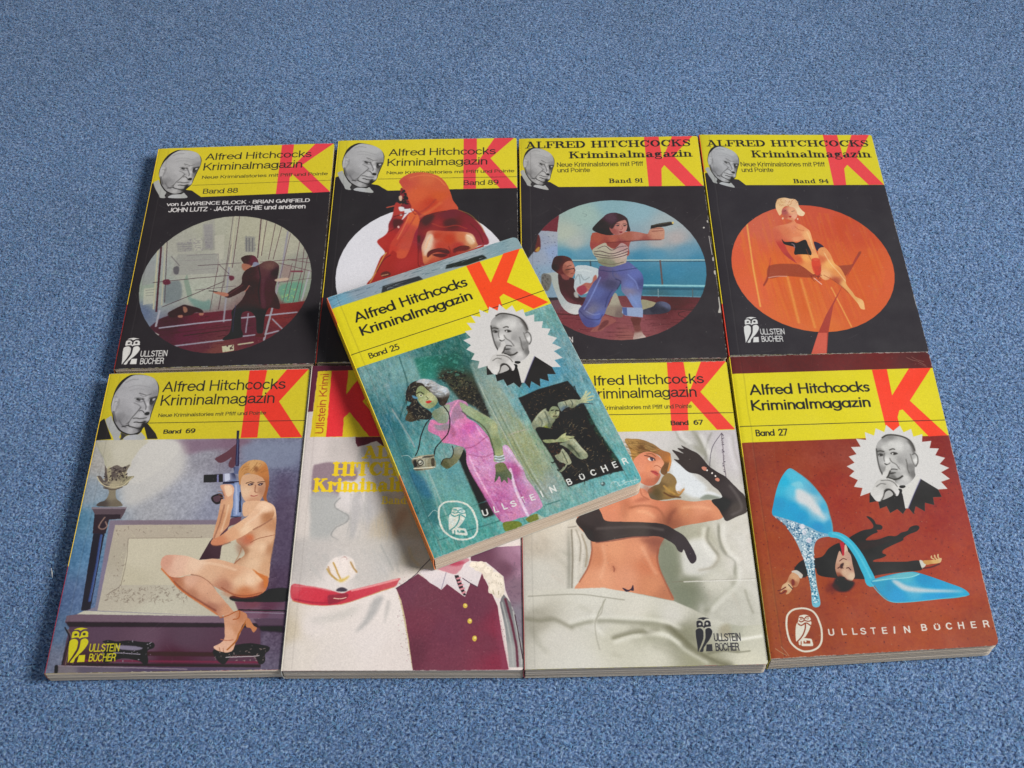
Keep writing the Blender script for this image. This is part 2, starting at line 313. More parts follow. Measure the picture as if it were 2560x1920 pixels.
def run_print(cv, lines, macros):
    i = 0
    while i < len(lines):
        ln = lines[i].strip(); i += 1
        if not ln or ln.startswith('//'): continue
        parts = ln.split('|'); head = parts[0]
        txt = None
        if '"' in head: h0, txt, h1 = head.split('"'); head = h0 + h1
        tok = head.split(); cmd = tok[0]
        kw = {k: float(v) for k, v in (t.split('=') for t in tok[1:] if '=' in t)}
        cols = [t for t in tok[1:] if t.startswith('#')]; col = hexrgb(cols[0]) if cols else None
        words = [t for t in tok[1:] if '=' not in t and not t.startswith('#')]
        P, _ = pts_of(parts[1]) if len(parts) > 1 else (None, None)
        if cmd == 'macro':
            body = []
            while lines[i].strip() != 'endmacro': body.append(lines[i]); i += 1
            i += 1; macros[words[0]] = (P, body); continue
        if cmd == 'use':
            src, body = macros[words[0]]
            S = np.c_[src, np.ones(3)]; M = np.linalg.solve(S, P)
            old = cv.T; L, t = M[:2].T, M[2]
            cv.T = (L, t) if old is None else (old[0] @ L, old[0] @ t + old[1])
            if cols:                                   # reprint in another ink
                body = [re.sub(r'#INK', cols[0], b) for b in body]
                if len(cols) > 1: body = [re.sub(r'#PAP', cols[1], b) for b in body]
            run_print(cv, body, macros); cv.T = old; continue
        if cmd == 'noise':
            cv.noise(kw.get('a', .1), kw.get('s', 2), kw.get('sx', 1), kw.get('sy', 1), col); continue
        if cmd == 'end': cv.clip.pop(); continue
        if cmd == 'warp': cv.warp(kw.get('a', .2), kw.get('s', 1.5)); continue
        if cmd == 'lift':                               # fresh white paint in the palest areas
            q = np.clip((cv.a.min(2) - kw['lo']) * 9, 0, 1)
            for m in cv.clip: q = q * m
            cv.a *= 1 + kw['g'] * q[..., None]; np.clip(cv.a, 0, 1, out=cv.a); continue
        if cmd == 'daub': cv.daub(kw.get('a', .1), kw.get('s', 1), kw.get('sx', 1), kw.get('sy', 1)); continue
        if P is not None: P = cv.tr(P)
        a = kw.get('a', 1.0); b = kw.get('b', 0)
        if cmd in ('clip', 'clips', 'clipo'):
            R = P if cmd == 'clip' else smooth_pts(P, True) if cmd == 'clips' else ellipse(P)
            m = cv.mask([R], b); full = np.zeros((cv.h, cv.w), np.float32)
            if m: x0, y0, mm = m; full[y0:y0 + mm.shape[0], x0:x0 + mm.shape[1]] = mm[:cv.h - y0, :cv.w - x0]
            cv.clip.append(1 - full if 'inv' in words else full); continue
        if cmd == 'f': cv.put(cv.mask([P], b), col, a)
        elif cmd == 's': cv.put(cv.mask([smooth_pts(P, True)], b), col, a)
        elif cmd == 'o': cv.put(cv.mask([ellipse(P)], b), col, a)
        elif cmd in ('g', 'G', 'go'):
            Q, C = pts_of(parts[2]); Q = cv.tr(Q)
            C = [np.clip(q * kw.get('m', 1), 0, 1) for q in C]
            R = smooth_pts(P, True) if cmd == 'g' else ellipse(P) if cmd == 'go' else P
            cv.put(cv.mask([R], b), (Q, C, kw.get('k', .03)), a)
        elif cmd in ('l', 'c'):
            if cmd == 'c': P = smooth_pts(P, False)
            sc = cv.scale(); w = kw.get('w', .5) * sc
            cv.put(cv.mask(orient(cv.stroke_polys(P, w, kw.get('w2', kw.get('w', .5)) * sc)), b), col, a)
        elif cmd == 'spray':                            # scattered flecks inside the ring
            n = int(kw.get('n', 50)); lo, hi = P.min(0), P.max(0); sz = kw.get('w', .4)
            R = smooth_pts(P, True); cv.clip.append(np.zeros((cv.h, cv.w), np.float32))
            m = cv.mask([R], 0); c = cv.clip[-1]; x0, y0, mm = m; c[y0:y0 + mm.shape[0], x0:x0 + mm.shape[1]] = mm
            polys = []; ang0 = kw.get('ang', -999)
            for _ in range(n):
                q = lo + (hi - lo) * cv.rng.random(2); L = kw.get('len', sz) * (.4 + cv.rng.random())
                an = cv.rng.random() * math.pi if ang0 == -999 else math.radians(ang0 + cv.rng.normal() * kw.get('dev', 12))
                d = np.array([math.cos(an), math.sin(an)]) * L / 2
                polys += cv.stroke_polys([q - d, q + d + 1e-3], sz * (.4 + cv.rng.random()), sz * .2)
            cv.put(cv.mask(orient(polys), b), col, a); cv.clip.pop()
        elif cmd == 't':
            font = words[0]; wt = kw.get('wt', 0)
            tab, w0 = {'h': (HEL, .115), 'f': (FUT, .15), 's': (SLAB, .098)}[font]
            if font == 'h': w0 += wt * 3; wt = 0
            rings, _ = stroke_text(txt, tab, wt or w0)
            al = np.vstack(rings); xa, xb = al[:, 0].min(), al[:, 0].max()
            p0, p1, p2 = P; d = p1 - p0                       # set the line square to the cover
            if abs(d[1]) < .07 * abs(d[0]): ym = (p0[1] + p1[1]) / 2; p2 = p2 + [0, ym - p0[1]]; p0 = np.array([p0[0], ym]); p1 = np.array([p1[0], ym])
            elif abs(d[0]) < .07 * abs(d[1]): xm = (p0[0] + p1[0]) / 2; p2 = p2 + [xm - p0[0], 0]; p0 = np.array([xm, p0[1]]); p1 = np.array([xm, p1[1]])
            ux = (p1 - p0) / (xb - xa); uy = np.array([-ux[1], ux[0]]); uy /= np.hypot(*uy)
            uy *= np.dot(p2 - p0, uy)
            sl = kw.get('slant', 0)
            R = [p0 + (r[:, :1] - xa + sl * r[:, 1:]) * ux + r[:, 1:] * uy for r in rings]
            cv.put(cv.mask(orient(R), b), col, a)

PRINTS = r'''
book 69 #8c8880
macro portrait | 5.2,22.4 29.9,11.4 21.3,42.1
s #2a2726 | 4.9,14.9 5.2,11.9 6,8.6 7.6,5.2 9.9,2.6 12.4,1 15.1,0.8 19.3,1.1 23.1,2.2 26.1,3.8 28.5,6.6 29.9,9.6 30.4,12.6 30.4,16 30,19.2 29.5,22.2 29.1,25.4 28.7,28.3 28.5,31.2 28,33.5 26.8,35.7 25.3,38.2 24.6,40.4 22.7,42.1 19.3,42.2 14.8,40.8 11.1,37.8 8,32.6 6.6,27.7 5.8,26 4.8,22.1 4.7,18.1
g k=.012 m=.93 | 5.3,15.5 6.1,12.2 7.3,9.6 9.1,6 11.2,3.3 13.9,1.4 16.9,1.1 20.2,1.4 23.7,2.4 26.6,4.2 28.5,6.9 29.6,10 30.2,13.6 30.1,16.9 29.6,19.6 28.9,22.8 28.6,26.1 28.2,28.8 28.2,31.9 27.3,33.8 25.7,35.7 24.4,39.1 22.2,40.8 19.2,41.5 16.4,40.6 13.4,38.8 11.1,36.2 8.8,32.6 7.2,28 5.9,26 5.1,22.4 5,18.5 | 17.2,4.9#bcbbbb 12.9,3.7#b8b7b7 11.2,7#b6b4b5 24.2,5.8#bab9b9 27.6,9.6#a8a7a8 29.4,14.3#8f8d8e 8,13.6#b2b0b1 8.5,10.3#aeacad 6.3,19.5#c2c0c0 6.6,24.4#bdbbbb 9.6,22.9#a5a3a4 10.6,19.6#aeacad 13.6,16.4#b6b4b5 17.2,21.5#b8b6b7 15.3,26.3#a8a6a7 14.8,31.2#989697 12.3,29.5#8f8d8e 11,31.1#858384 19.1,24.8#b4b2b3 21.3,21.6#b6b4b5 23.3,17.4#c0bebe 25.4,21.7#cccaca 25.1,25#c4c2c2 22.7,23.9#aaa8a9 22.5,29.1#c2c0c0 21,29.7#b8b6b6 27.1,18.2#8a8888 28.1,22.1#5f5d5d 28.2,24.4#7c7a7a 27.2,31.5#bcbaba 26.1,29.9#a9a7a7 19.8,35.5#bbb9b9 22.4,35.2#aeacac 18.7,39#b8b6b6 15.4,38.2#a4a2a2 21.5,39.7#9c9a9a 25.5,34.7#4a4848 12.8,35.3#979596 23.7,38.5#4c4a4a 18.8,32.6#b6b4b4 23,32.4#b0aeae
c #787677 w=.5 b=.3 a=.8 | 20.3,15.3 22.1,16.4 23.7,16.4
c #6c6a6b w=.5 b=.25 a=.8 | 18.2,19.2 20.5,20.1 22.6,19.7
c #6c6a6b w=.6 b=.3 a=.7 | 17.6,20.5 20.2,21.9 21.8,23.3
c #8a8889 w=.8 b=.4 a=.7 | 10.6,6.3 13.5,4.4 17.4,4.2
c #8a8889 w=.5 b=.25 a=.6 | 12.8,9.8 16.4,8.5 20.9,9 24.9,10.1
c #8a8889 w=.5 b=.25 a=.5 | 13.7,12.1 17.4,10.9 21.8,11.4
c #605e60 w=.8 b=.4 a=.7 | 11.1,32 13.3,35.3 15.7,37
c #4c4a4c w=.6 b=.2 a=.8 | 22,17.4 23.3,20 24.8,23.3 24.8,25.3
c #3c3a3a w=.5 w2=.3 b=.15 a=.8 | 19.5,14 22.1,14.9 23.9,15.6 25.7,15 26.4,14.7
c #5a5858 w=.5 b=.25 a=.6 | 17.3,17.4 19.4,16.9 21.7,17.5 23.2,18.1
s #3e3c3c b=.2 a=.9 | 18.1,17.9 19.2,17.3 20.9,17.7 22.6,18.2 22.3,18.8 21,18.3 20.7,19.6 19.2,18.9
s #1e1c1c b=.1 | 18.6,17.7 19.4,17.5 19.8,18.3 19.2,18.6
s #383636 b=.3 a=.9 | 25.7,17.6 27.6,17 29.8,16.3 30.2,17.6 29.4,19.6 28.3,21.7 26.8,22.1 26.2,20.1 27.1,18.8
s #b2b0b0 b=.15 | 27.7,18.4 29.1,17.7 29,18.9 28.1,19.5
s #1c1a1a b=.1 | 26.3,18.5 27.3,18.3 27.4,19.8 26.6,20
c #4c4a4a w=.7 w2=.4 b=.15 a=.8 | 21.9,23.8 20.9,25.8 19.4,28.4 17.9,30.9 17,33.2 16.3,34.1 15.4,34.7
c #545252 w=.5 b=.1 | 21.5,26.2 22.5,25.9 23.7,26.6 24.4,27.6
s #1c1a1a b=.15 | 24.6,28.2 25.7,27.1 27.3,27.3 27.3,28.9 25.7,29.2
c #3a3838 w=.5 b=.12 | 18.8,31.1 20.6,30.9 22.3,31.4 24.2,31.3 26.3,30.9
c #2a2828 w=.55 w2=.7 b=.1 | 19.7,33.7 21.1,33.6 22.7,34 24.6,33.9 25.9,33.4
c #2e2c2c w=.6 b=.12 | 13.5,36.4 15.1,36.1 16.6,35.6 17.8,36.4 20,37.1 22.3,37.8 23.6,37.8
s #262424 b=.25 a=.85 | 24.5,35 25.5,34.2 26.3,34.6 26.1,36 25.2,37.6 24.1,39 23.5,38.5 24.1,36.7
c #403e3e w=.5 b=.15 a=.7 | 17,33.3 16.6,34.4 17.1,35.7
c #8a8888 w=.5 b=.2 a=.7 | 5.1,16.2 6.5,15.9 7.6,16.3
c #7c7a7a w=.5 b=.2 a=.8 | 6.5,19.5 7.6,19.1 8.5,19.6 8.1,20.6
c #7a7878 w=.9 b=.35 a=.5 | 8.7,17.6 9,20.9 8.3,23.5 8,26.1
c #5a585a w=1.2 b=.35 a=.8 | 6.9,26.1 8,29.4 9.4,32.6
g | 5.1,29.6 6.3,29 7.6,31.9 9.5,35.2 11.7,38.4 13.6,40.4 13.1,43.2 14.2,45.2 10.7,45.1 9.2,42.5 6.2,37.7 4.1,33.4 3.5,31.2 | 6.9,32.5#a9a9a6 11.3,42.2#a3a3a0
s #3a3838 b=.15 | 13.6,40.4 16,41.4 18.2,42 16.7,42.7 15.4,44.6 13.9,45.2 14.1,43
g | 17.2,42.6 20.8,42 23.5,41.8 24.6,40.6 25.9,41.7 27.5,45.2 16.1,45.2 | 19.6,44.1#adadae 25.7,42.7#a5a5a2
endmacro
macro owl | 322.8,156.6 317.9,174.2 325.8,174.3
s #INK | 319.6,157.6 321.1,156.8 322.8,156.6 324.5,156.9 325.8,157.3 323.9,157.5 322.6,158.2 321.6,157.6
s #INK | 318.9,159.9 319.1,158.7 320.2,158.2 321.4,158.5 322.2,159.5 322.1,160.5 322.4,161.4 322.9,160.5 323.1,159.3 324.1,158.4 325.5,158.5 326.2,159.4 326.2,160.6 326.2,161.5 324.1,161.7 323.2,161.9 322.5,162.3 321.9,161.7 320.5,161.6 318.9,161.8
o #PAP | 320.6,160.1 321.3,160.1 320.5,160.7
o #PAP | 324.4,160 325.1,160 324.4,160.7
s #INK | 318,164.7 318.1,163.5 318.8,162.7 320,162.3 321.1,162.6 321.9,163.7 321.9,165.4 321.6,167.5 320.7,169.5 319.7,171.6 318.7,173.4 318.1,174.4 318.1,171.9 318,168.9 317.9,166.6
s #INK | 323,164.5 323.2,163.1 324.2,162.4 325.3,162.3 326.2,163 326.6,164.2 326.2,165.7 325.1,167.7 323.9,169.3 322.9,170.3 322.3,171.2 321.3,172.4 320.7,174.3 319.1,174.3 319.8,172.9 320.8,171.3 321.9,169.3 322.7,167.2
f #INK | 322.9,170.8 325.7,170.7 325.6,174.3 322.2,174.3
t h #INK wt=.012 "ULLSTEIN" | 327.1,169.5 340.8,169.1 327.4,165.7
t h #INK wt=.012 "BÜCHER" | 327.3,174.3 339.4,174.2 327.4,170.5
endmacro
f #c9b82b | -5.5,-5.9 119.2,-3.3 114.4,46.7 0.1,45 -2.7,45
use portrait | 5.3,22.6 29.9,11.4 21.3,42.1
f #2b2625 | 2.7,30.6 9.1,44.5 -2.6,45.2 -1,33.8
f #2b2625 | 25.6,35.9 27.6,34.9 32.9,41.4 34.7,45.1 29,45.1
f #dd3a2c | 80.5,-0.1 90.6,-0.4 89.2,20.5 102.2,-0.4 114.7,-0.4 99.4,22.1 114.4,46.2 102.7,46.2 89.6,27.9 89.7,45.8 80.5,45.8
l #2b2a12 w=.35 | 27.5,34.5 115.6,35.3
t h #2c2b14 wt=-.001 "Alfred Hitchcocks" | 32.4,13 102.1,13.7 33,6.2
t h #2c2b14 wt=-.001 "Kriminalmagazin" | 32.7,22.5 96.7,23 33.3,15.8
t h #3a3815 wt=.0 "Neue Kriminalstories mit Pfiff und Pointe" | 32.7,30.8 92.9,30.5 32.6,28.5
t h #2c2b14 wt=.02 "Band" | 37.2,41.8 47,41.7 37.3,39.3
t h #2c2b14 wt=.02 "69" | 49.5,41.8 54.8,41.7 49.3,39
clip | -2.7,45 0.1,45 114.4,46.7 118.7,46.9 116.3,183.5 -5.1,183.4 -15.2,135.9
G | -2.7,45 0.1,45 114.4,46.7 118.7,46.9 116.3,183.5 -5.1,183.4 -15.2,135.9 | 19.8,52.3#b9b5b0 42.6,64#b2afae 62.3,54.8#8d8b93 77.6,50.2#7c6a76 104.1,49.7#73778a 110.3,61#6c7086 108.3,73#59536a 111.2,94.2#564a5e 110.2,116.8#54485c 111.7,133.2#503e50 55.5,81.2#9fa0a8 38.2,89#a3a3a6 73.2,91#8a8c9c 5,58.1#aba7a0 1.7,79.8#8d99a3 0.3,93.9#56829c -0.8,114.3#557ea0 -0.4,141.6#566c90 -0.1,157.3#5b7390 1.3,173.6#73788a 89,57.9#7d8296 94.1,55.6#7a8094
noise a=.16 s=.9
noise a=.07 s=3
s #7b5f70 b=1.6 a=.75 | 44.8,46.2 83.5,46 81,51.5 62.2,53.5 51.9,55.7 47,50.6
s #7e8598 b=1.5 a=.7 | 82.9,50.4 113.6,50 114,54.9 111.6,63.4 100.3,65.6 86.1,60.3
s #4f4158 b=3 a=.5 | 103.4,76.5 110.7,76.7 114.6,133.3 107.8,133.1
s #c4c0b8 b=3 a=.8 | 18.7,46.1 44.3,46.5 51.8,54.5 49.6,69.1 38.9,80.8 23.6,87.4 18.3,68.3
s #c6c2ba b=1.5 | 25.1,46.2 44.3,46.5 47.4,53.1 42.3,61.6 35,68.7 27.4,73.3 19.7,70.7 25.5,61.1
g b=.3 | 0.7,46.2 28.2,45.7 26,51.3 22.9,58.6 21.7,63.5 10.1,63.2 6.7,55.7 3.1,50.6 | 14.7,53.4#c1bba8 7.7,55.7#b4ae98
c #a5a487 w=.4 b=.2 | 1.4,46.8 3.9,51.9 7.4,57 9.4,61.9
g | 8.5,61.7 10.4,63.7 14.8,61.4 18.3,62.9 22.1,61.4 21.1,65.3 21.2,68.6 25.6,68.7 23.7,71.4 22.5,74.1 20.3,75 17.4,76.7 17.5,79.4 18.5,82.6 21.2,84.9 21.6,87.2 9.4,86.9 9.4,84.7 12.3,83.4 13.7,80.3 13.2,77.1 10,74.7 7.4,71 5.3,68.2 7.3,68.2 10.1,71.1 | 15.2,63.8#6b6058 12.8,68.4#544a46 22.5,69.5#8a8268 11.3,72.9#59504c 15.2,73#a59a7e 15.7,80.3#857b66 19,85.8#6e6454 11.2,85.6#4c4440
c #b9ae8c w=.5 b=.2 a=.8 | 9.6,72.4 15.4,73.9 20,73.1 22.9,71.4
s #b0a684 b=.3 a=.8 | 10,63.6 11.8,62.8 13.7,71.1 12.1,71.1
c #c8bc98 w=.5 b=.1 | 5.7,68.6 7.4,71.4 10.7,74.3 15.6,75.3 20.2,74.5 22.9,71.8 24.9,69.1
c #4c4038 w=.5 b=.1 | 10.2,75.6 15.9,76.9 20.4,75.4
spray #39302f n=60 w=.6 len=1 | 9,62.7 21.5,63 22.1,71.4 10.1,71.1
spray #b8ab88 n=30 w=.5 len=1 | 9.2,63.6 21.6,64 21.1,75 10.5,72.9
f #594a50 | 5.9,87.4 24.8,87.9 24.2,91.3 22.9,94.8 8.9,94.4 8.3,91.3
f #81757c | 5.9,87.4 24.8,87.7 24.8,88.8 6.2,88.5
f #33292f | 8.4,91.8 22.3,92.1 22.5,94.8 16.7,95.1 16.3,103.4 9.5,103.2
c #a08070 w=.6 b=.15 | 14.2,93.7 12.5,97.2 12.2,99.8 14.6,100.7 16.3,99 15,96.3
f #2a2230 | 9.9,103.2 15.9,103.3 16,121.3 16.3,147.1 11.7,147 11.3,136.1
l #3f568c w=.9 b=.3 | 14.1,104.2 14.9,121.3 14.9,141.9
l #5a6fa0 w=.3 b=.1 | 14.7,104.2 15.4,121.3 15.5,141.9
G b=.2 | 17.2,95.5 89,97.1 95,152.3 10,149 18.5,145.2 | 35,97.7#7e6f78 17.6,108.6#7f7382 19.1,129.7#80768a 18.7,144.4#7b7787
G m=1.08 | 20.4,98.4 89.3,99.7 95,152.3 20,147.2 | 31.8,102#a79c8a 26.7,117.3#a39a88 24.3,133.9#a8a08f 41.4,138.4#aba391 46.6,147.3#b3ae9b 51.5,105#a59a88
G m=1.1 | 29.1,106.7 90.2,107.7 93.1,134.5 29,133.2 | 38.1,117.6#b5ad97 54.6,126.3#b2aa94 34.1,130#aea68f
spray #8d7f70 n=120 w=.5 len=1.6 a=.8 | 21.5,100 66.2,100.2 67.1,107.1 30.2,106.3 32.4,133.3 25,138 23.7,134.7
spray #8d8070 n=140 w=.5 len=1.6 a=.7 | 24.4,134.7 70.7,134.9 71.9,143.8 23.6,142.9
spray #c8c0a4 n=160 w=.5 len=1.4 a=.6 | 21.5,100 66.2,100.2 67.1,107.1 30.2,106.3 32.4,133.3 25,138 23.7,134.7
spray #77685c n=90 w=.35 len=1.2 a=.8 | 23.8,135.5 70.8,135.7 71.8,143 22.8,142
c #6f6258 w=.3 a=.7 | 28.7,106.7 29.8,117.4 29.6,129.9 28.8,134 22.9,138.8
l #8a7b6c w=.3 b=.1 a=.8 | 29.1,106.4 67.1,107
f #c0bba8 | 13.3,147.1 95,152.3 95,151.9 10,149
G | 10,149 102.4,152.3 102.7,155.6 5,153.4 5,149.7 | 14.1,151.5#705b66 80.5,153.2#77616e
f #2f1f2b b=.3 | 4.9,152.9 102.7,155.6 103,158.7 7.7,156.1
G b=.2 | 7.6,155.7 102.9,157.9 105,178.7 7.5,177 | 22.8,158.8#584252 45.2,162.3#614857 39,168.4#5b4452 66.9,161.1#57404e 18.7,175.7#40292f 61.6,174.9#4a2433
f #3b1826 b=.4 | 36.2,169.1 104.3,171.1 104.5,173.4 36.6,171.4
f #6e2a40 b=.4 | 16.8,173.2 104.7,175.6 104.8,176.6 16.9,174.1
f #2c1822 b=.3 | 17.1,175 104.9,177.3 105,178.7 5.8,176
G b=.3 | 5.9,176.3 105.1,179 105.7,184.7 2.9,182.9 | 19.2,178.7#5e5563 55.1,179.3#51445a 12.4,180.1#776f74
c #8d7f88 w=.5 | 5.9,176.2 33.3,177.4 69.3,179
s #171114 b=.1 | 25.5,163.9 28.7,163.2 32.5,164 38.2,163.6 45.6,164.5 50.7,164.9 51.5,167.4 48.5,169.3 49.7,174.7 48.3,176.9 45.8,174.6 36.9,172.9 28.6,175.1 26.9,169.7 29.2,165.9
s #7d7686 b=.2 | 32.8,166.1 41.6,166.5 46.1,167.7 42.7,168.8 34.6,168.1
c #a19aa6 w=.4 | 32,169.9 39.3,170.4 45.2,170.9
spray #958e97 n=30 w=.4 len=.7 | 25.8,163.5 50.7,164.7 50.1,174.7 28.3,173.5
c #241a20 w=.6 | 5.5,156.1 8.8,161.6 8.1,169.3 7.9,175.5
c #6e5a52 w=.5 | 7.2,157.3 9.9,161.6 9.6,169.4 9.5,176.2
s #1e161c | 4.4,176.2 5.9,176.2 6.5,180 5.2,180
s #15101a b=.2 | 86.2,140.6 101.7,138.6 105.9,137 114.7,137.2 114.2,144 90.6,143.9
G b=.2 | 88.4,143.7 113.9,144.4 114.4,153.4 94.4,152.6 91.2,149.4 | 97.9,144.8#70404c 105.4,146.7#5a3446 98.5,149.9#745566 109.6,152.1#634c5e
l #1d151c w=.7 | 91.1,148.2 114.3,149.1
l #8b7f8d w=.4 | 92.7,149.6 114.1,150.5
f #53404f b=.4 | 98.8,153.1 114,153.4 114,157.6 102.1,157.4
f #1f161f b=.5 | 102.1,157 114,157.2 114.3,160.7 103.1,159.7
s #171114 b=.1 | 81.3,169.2 90.3,167.1 98.8,166.1 107.5,167.8 108.4,169.7 106.5,171.9 106.8,175.7 104.2,177 100.9,172.6 90.9,172.4 87.2,176.7 84.2,175.3 81.7,172.2
c #b0a7a8 w=.5 | 87.5,173.2 93.8,173 100.9,172.9 103.7,172.6
spray #8f7f78 n=40 w=.4 len=.9 | 82,169.2 107.5,168.2 106.8,175.7 83.5,175.2
s #5e3a42 b=.1 | 68.3,58.4 74.1,54.4 78.4,49.8 79.9,50.8 79.8,55.5 79.2,64.2 76.5,64.4 75.8,61.8 77,58.2 73.4,61 70.7,61.5 68.9,60.2
f #2e2a45 | 78,42.3 79.4,42.3 81.7,63.8 79.6,63.9
s #1c1a28 | 77.5,40.8 79.4,40.8 79.5,42.9 77.9,42.9
f #4f5877 | 78.6,43.3 79,43.3 80.7,63.3 80.2,63.3
f #271a26 | 63.2,68.9 73.5,68.7 74.2,73.6 63.7,73.8
f #7a7ba0 | 70.4,69 71.3,69 71.8,73.7 70.8,73.7
G | 73.5,68.3 81.2,68.1 81.5,63.8 78.5,64.6 81.4,72.8 82.7,73.8 86.4,88.1 86,95.2 80.9,95.3 81.2,87.9 80.1,78.2 74.2,74.5 | 76,70#9a9bb0 79.7,68.3#3a3d58 81.3,75.5#6f7fa4 83.9,91.5#5d7194
f #23253c b=.1 | 74.1,73.6 82.6,73.3 82.8,74.7 74.2,74.9
f #8494b8 b=.1 | 80.4,74.2 82.5,73.8 86,88 85.6,94.3 82,94.6 81.2,84.4
f #a4b0cc b=.1 | 81,75.5 81.8,75.4 84,88 84,93.7 83.2,93.6
f #27304a | 83.8,80.1 84.6,80.1 86,92.4 84.8,92.4
f #5c6484 | 79.6,64.3 81.6,64 81.8,68.8 79.4,68.7
f #c0c4d4 b=.1 | 74.3,68.7 77,68.4 77.8,72.3 75.3,73.6
l #1c1e30 w=.5 | 80.9,95.1 86,95.4
s #2c2028 | 68.9,83.2 70.4,81.5 73.4,80.7 75.2,82.5 75.2,86 72.7,87.3 70.2,85.9
s #574048 b=.1 | 69.9,83.4 71.3,82.2 73.6,82 73.9,85.1 71.7,85.9
G | 81.3,95.8 86.6,95 86.2,98.5 80.4,100.9 78.1,112.7 78,119.5 67.4,119.8 71.6,109.2 74.1,105 | 83.7,96.7#64404a 76.1,115.2#452f36 69.8,118.3#3e2a30
g | 81.9,67.4 83.1,63.8 86.7,60.7 91.4,60.2 95.5,61.9 97.9,67 99,74.2 98.8,79.5 98.5,84 99.5,86.6 97,84.8 94.4,74.1 90,69.5 85.3,69.3 83.6,75.6 82.7,73.8 | 84.8,64.8#c08a55 89.3,63.1#cfa06a 96.1,67.8#b97540 98.7,78.7#9c5b35 95.3,75.9#a3653c
spray #8a5a30 n=40 w=.3 len=3 ang=-50 dev=30 a=.7 | 82.7,67.5 86.1,62.1 91.5,61.5 96.6,65.1 96.9,68.7 89,67.6 83.1,71.1
s #7c4a2c b=.5 a=.7 | 89.6,65.4 91.2,64.2 92.6,66.4 91.4,68.1
g | 84.2,70.2 89.2,69 94.9,71.4 97.3,75.9 97,81.3 95.2,85.6 91.8,86.9 87.9,86.3 85.1,81.9 83.8,75.6 | 88.7,72.1#cfa27c 92,74#c99b78 87.3,80.1#dcb896 91.2,81.1#d9ad8a 95.7,79.5#b07f62 91.7,85.6#c19070
s #3c2c34 b=.1 a=.85 | 87.7,75.5 89.6,74.7 90.8,75.2 89.9,76.1 88.4,76.3
o #d8d0cc b=.05 | 88.9,75.7 89.2,75.7 89,76
s #3c2c34 b=.1 a=.85 | 93.1,75.6 94.6,74.7 96,75 95.2,76.2 94,76.4
o #d8d0cc b=.05 | 94.4,75.8 94.6,75.8 94.4,76.1
l #4a3026 w=.4 b=.1 | 86.7,74.8 88.9,73.9 90.9,74.4
l #4a3026 w=.4 b=.1 | 92.8,74.5 95.1,73.9 96.7,74.1
c #a46f54 w=.4 b=.15 | 91.9,75.8 92,79.4 92.9,80.7 93.5,80.3
c #9a4a44 w=.5 b=.05 | 90.1,82.5 91.8,82.8 93.5,82.4
c #8c5a44 w=.3 b=.1 | 91.9,76.3 91.9,79.8 92.7,80.6
g | 87.2,86.3 96.3,85.7 99.5,86.6 103.2,89.3 104.9,95.5 105.2,105.7 104.7,113.3 104.3,119.9 104.5,129 103.8,130.6 96,126.3 88.2,123.3 85.6,122.8 87.9,120.4 90.5,117.1 88.6,112.9 85.1,108.7 89.1,103.7 93.1,98.6 92.5,93.4 88.1,95.1 86.6,91.6 | 93.6,89.1#d8ac88 101.5,91#e6bc98 103.9,100.6#c08a64 101.5,107.3#dcb08c 99.1,113.2#e6c09c 94.3,117.2#dcb490 103.2,124#cfa07a 95.6,122.2#e0ba96 91.1,108.8#c18a68 103.7,114.1#b88460 90.4,115.5#a87858 94.5,112.2#e0b894
s #c9653c b=1 a=.8 | 90.1,106.2 93.1,105.9 94.2,108.9 92.1,110.9 89.1,110.4
s #b87058 b=1.2 a=.6 | 85.8,107.8 89.4,106.6 94.3,110.5 90,112.5
s #8d5640 b=1.5 a=.5 | 85.4,111.2 90,112.1 89,116.3 87.5,117.1
c #8a5038 w=.3 | 92.8,110.5 97.1,108.1 105.2,106.2
g | 72.9,76.2 75.1,75.2 79,75.5 80.7,78.2 80.6,82.6 81.2,87.9 80.6,93.1 80.3,100 76.5,105.9 75.6,111 73,110.9 73.1,103.3 74,94.7 74.3,87.8 74.6,84.3 76.1,84.3 75.3,80.7 | 77.1,79#d9a98a 74.2,80.7#c38a6c 79.7,87.9#d3a27c 76.7,95.6#c68e68 74.3,106.7#d29c78
l #8f5c46 w=.3 b=.1 | 72.1,79.3 74.8,79.8 75.9,82.5
s #eccaa8 b=.4 a=.8 | 75.2,76.3 78.7,76.4 80,80.8 77.5,82.6
l #8c5a44 w=.35 b=.1 | 72.7,81.1 75.7,81.8
l #8c5a44 w=.35 b=.1 | 73.7,82.9 76.1,83.6
c #e8c4a0 w=1 b=.4 a=.6 | 78.9,87.9 78.2,94.8 76.9,103.4
c #7e4c3c w=.6 b=.3 a=.7 | 76.6,87.8 75.5,98.2 74.1,105 72.6,110.9
g | 94.9,87 99.5,87.1 103.5,92 102.7,96.3 97.7,99.6 93.5,102.9 87.9,107 82.2,109.8 77.2,111.7 72.8,111.3 72.6,108.4 76.5,106.3 81.3,101.8 85.4,98.4 91,93.4 | 99.1,90.1#ecc6a4 92.9,96.9#e2b794 88.9,101.9#ecc8a4 83.1,104.4#d8a37c 76.2,109.7#c9825e 100.4,95.4#b07852 87.2,100.2#dcae88
c #8c5a44 w=.7 b=.3 a=.8 | 102.8,96.7 97.8,100.4 93.5,102.9
c #7c4a3a w=.6 b=.3 a=.7 | 82.3,110.1 77.2,111.8 73,111.6
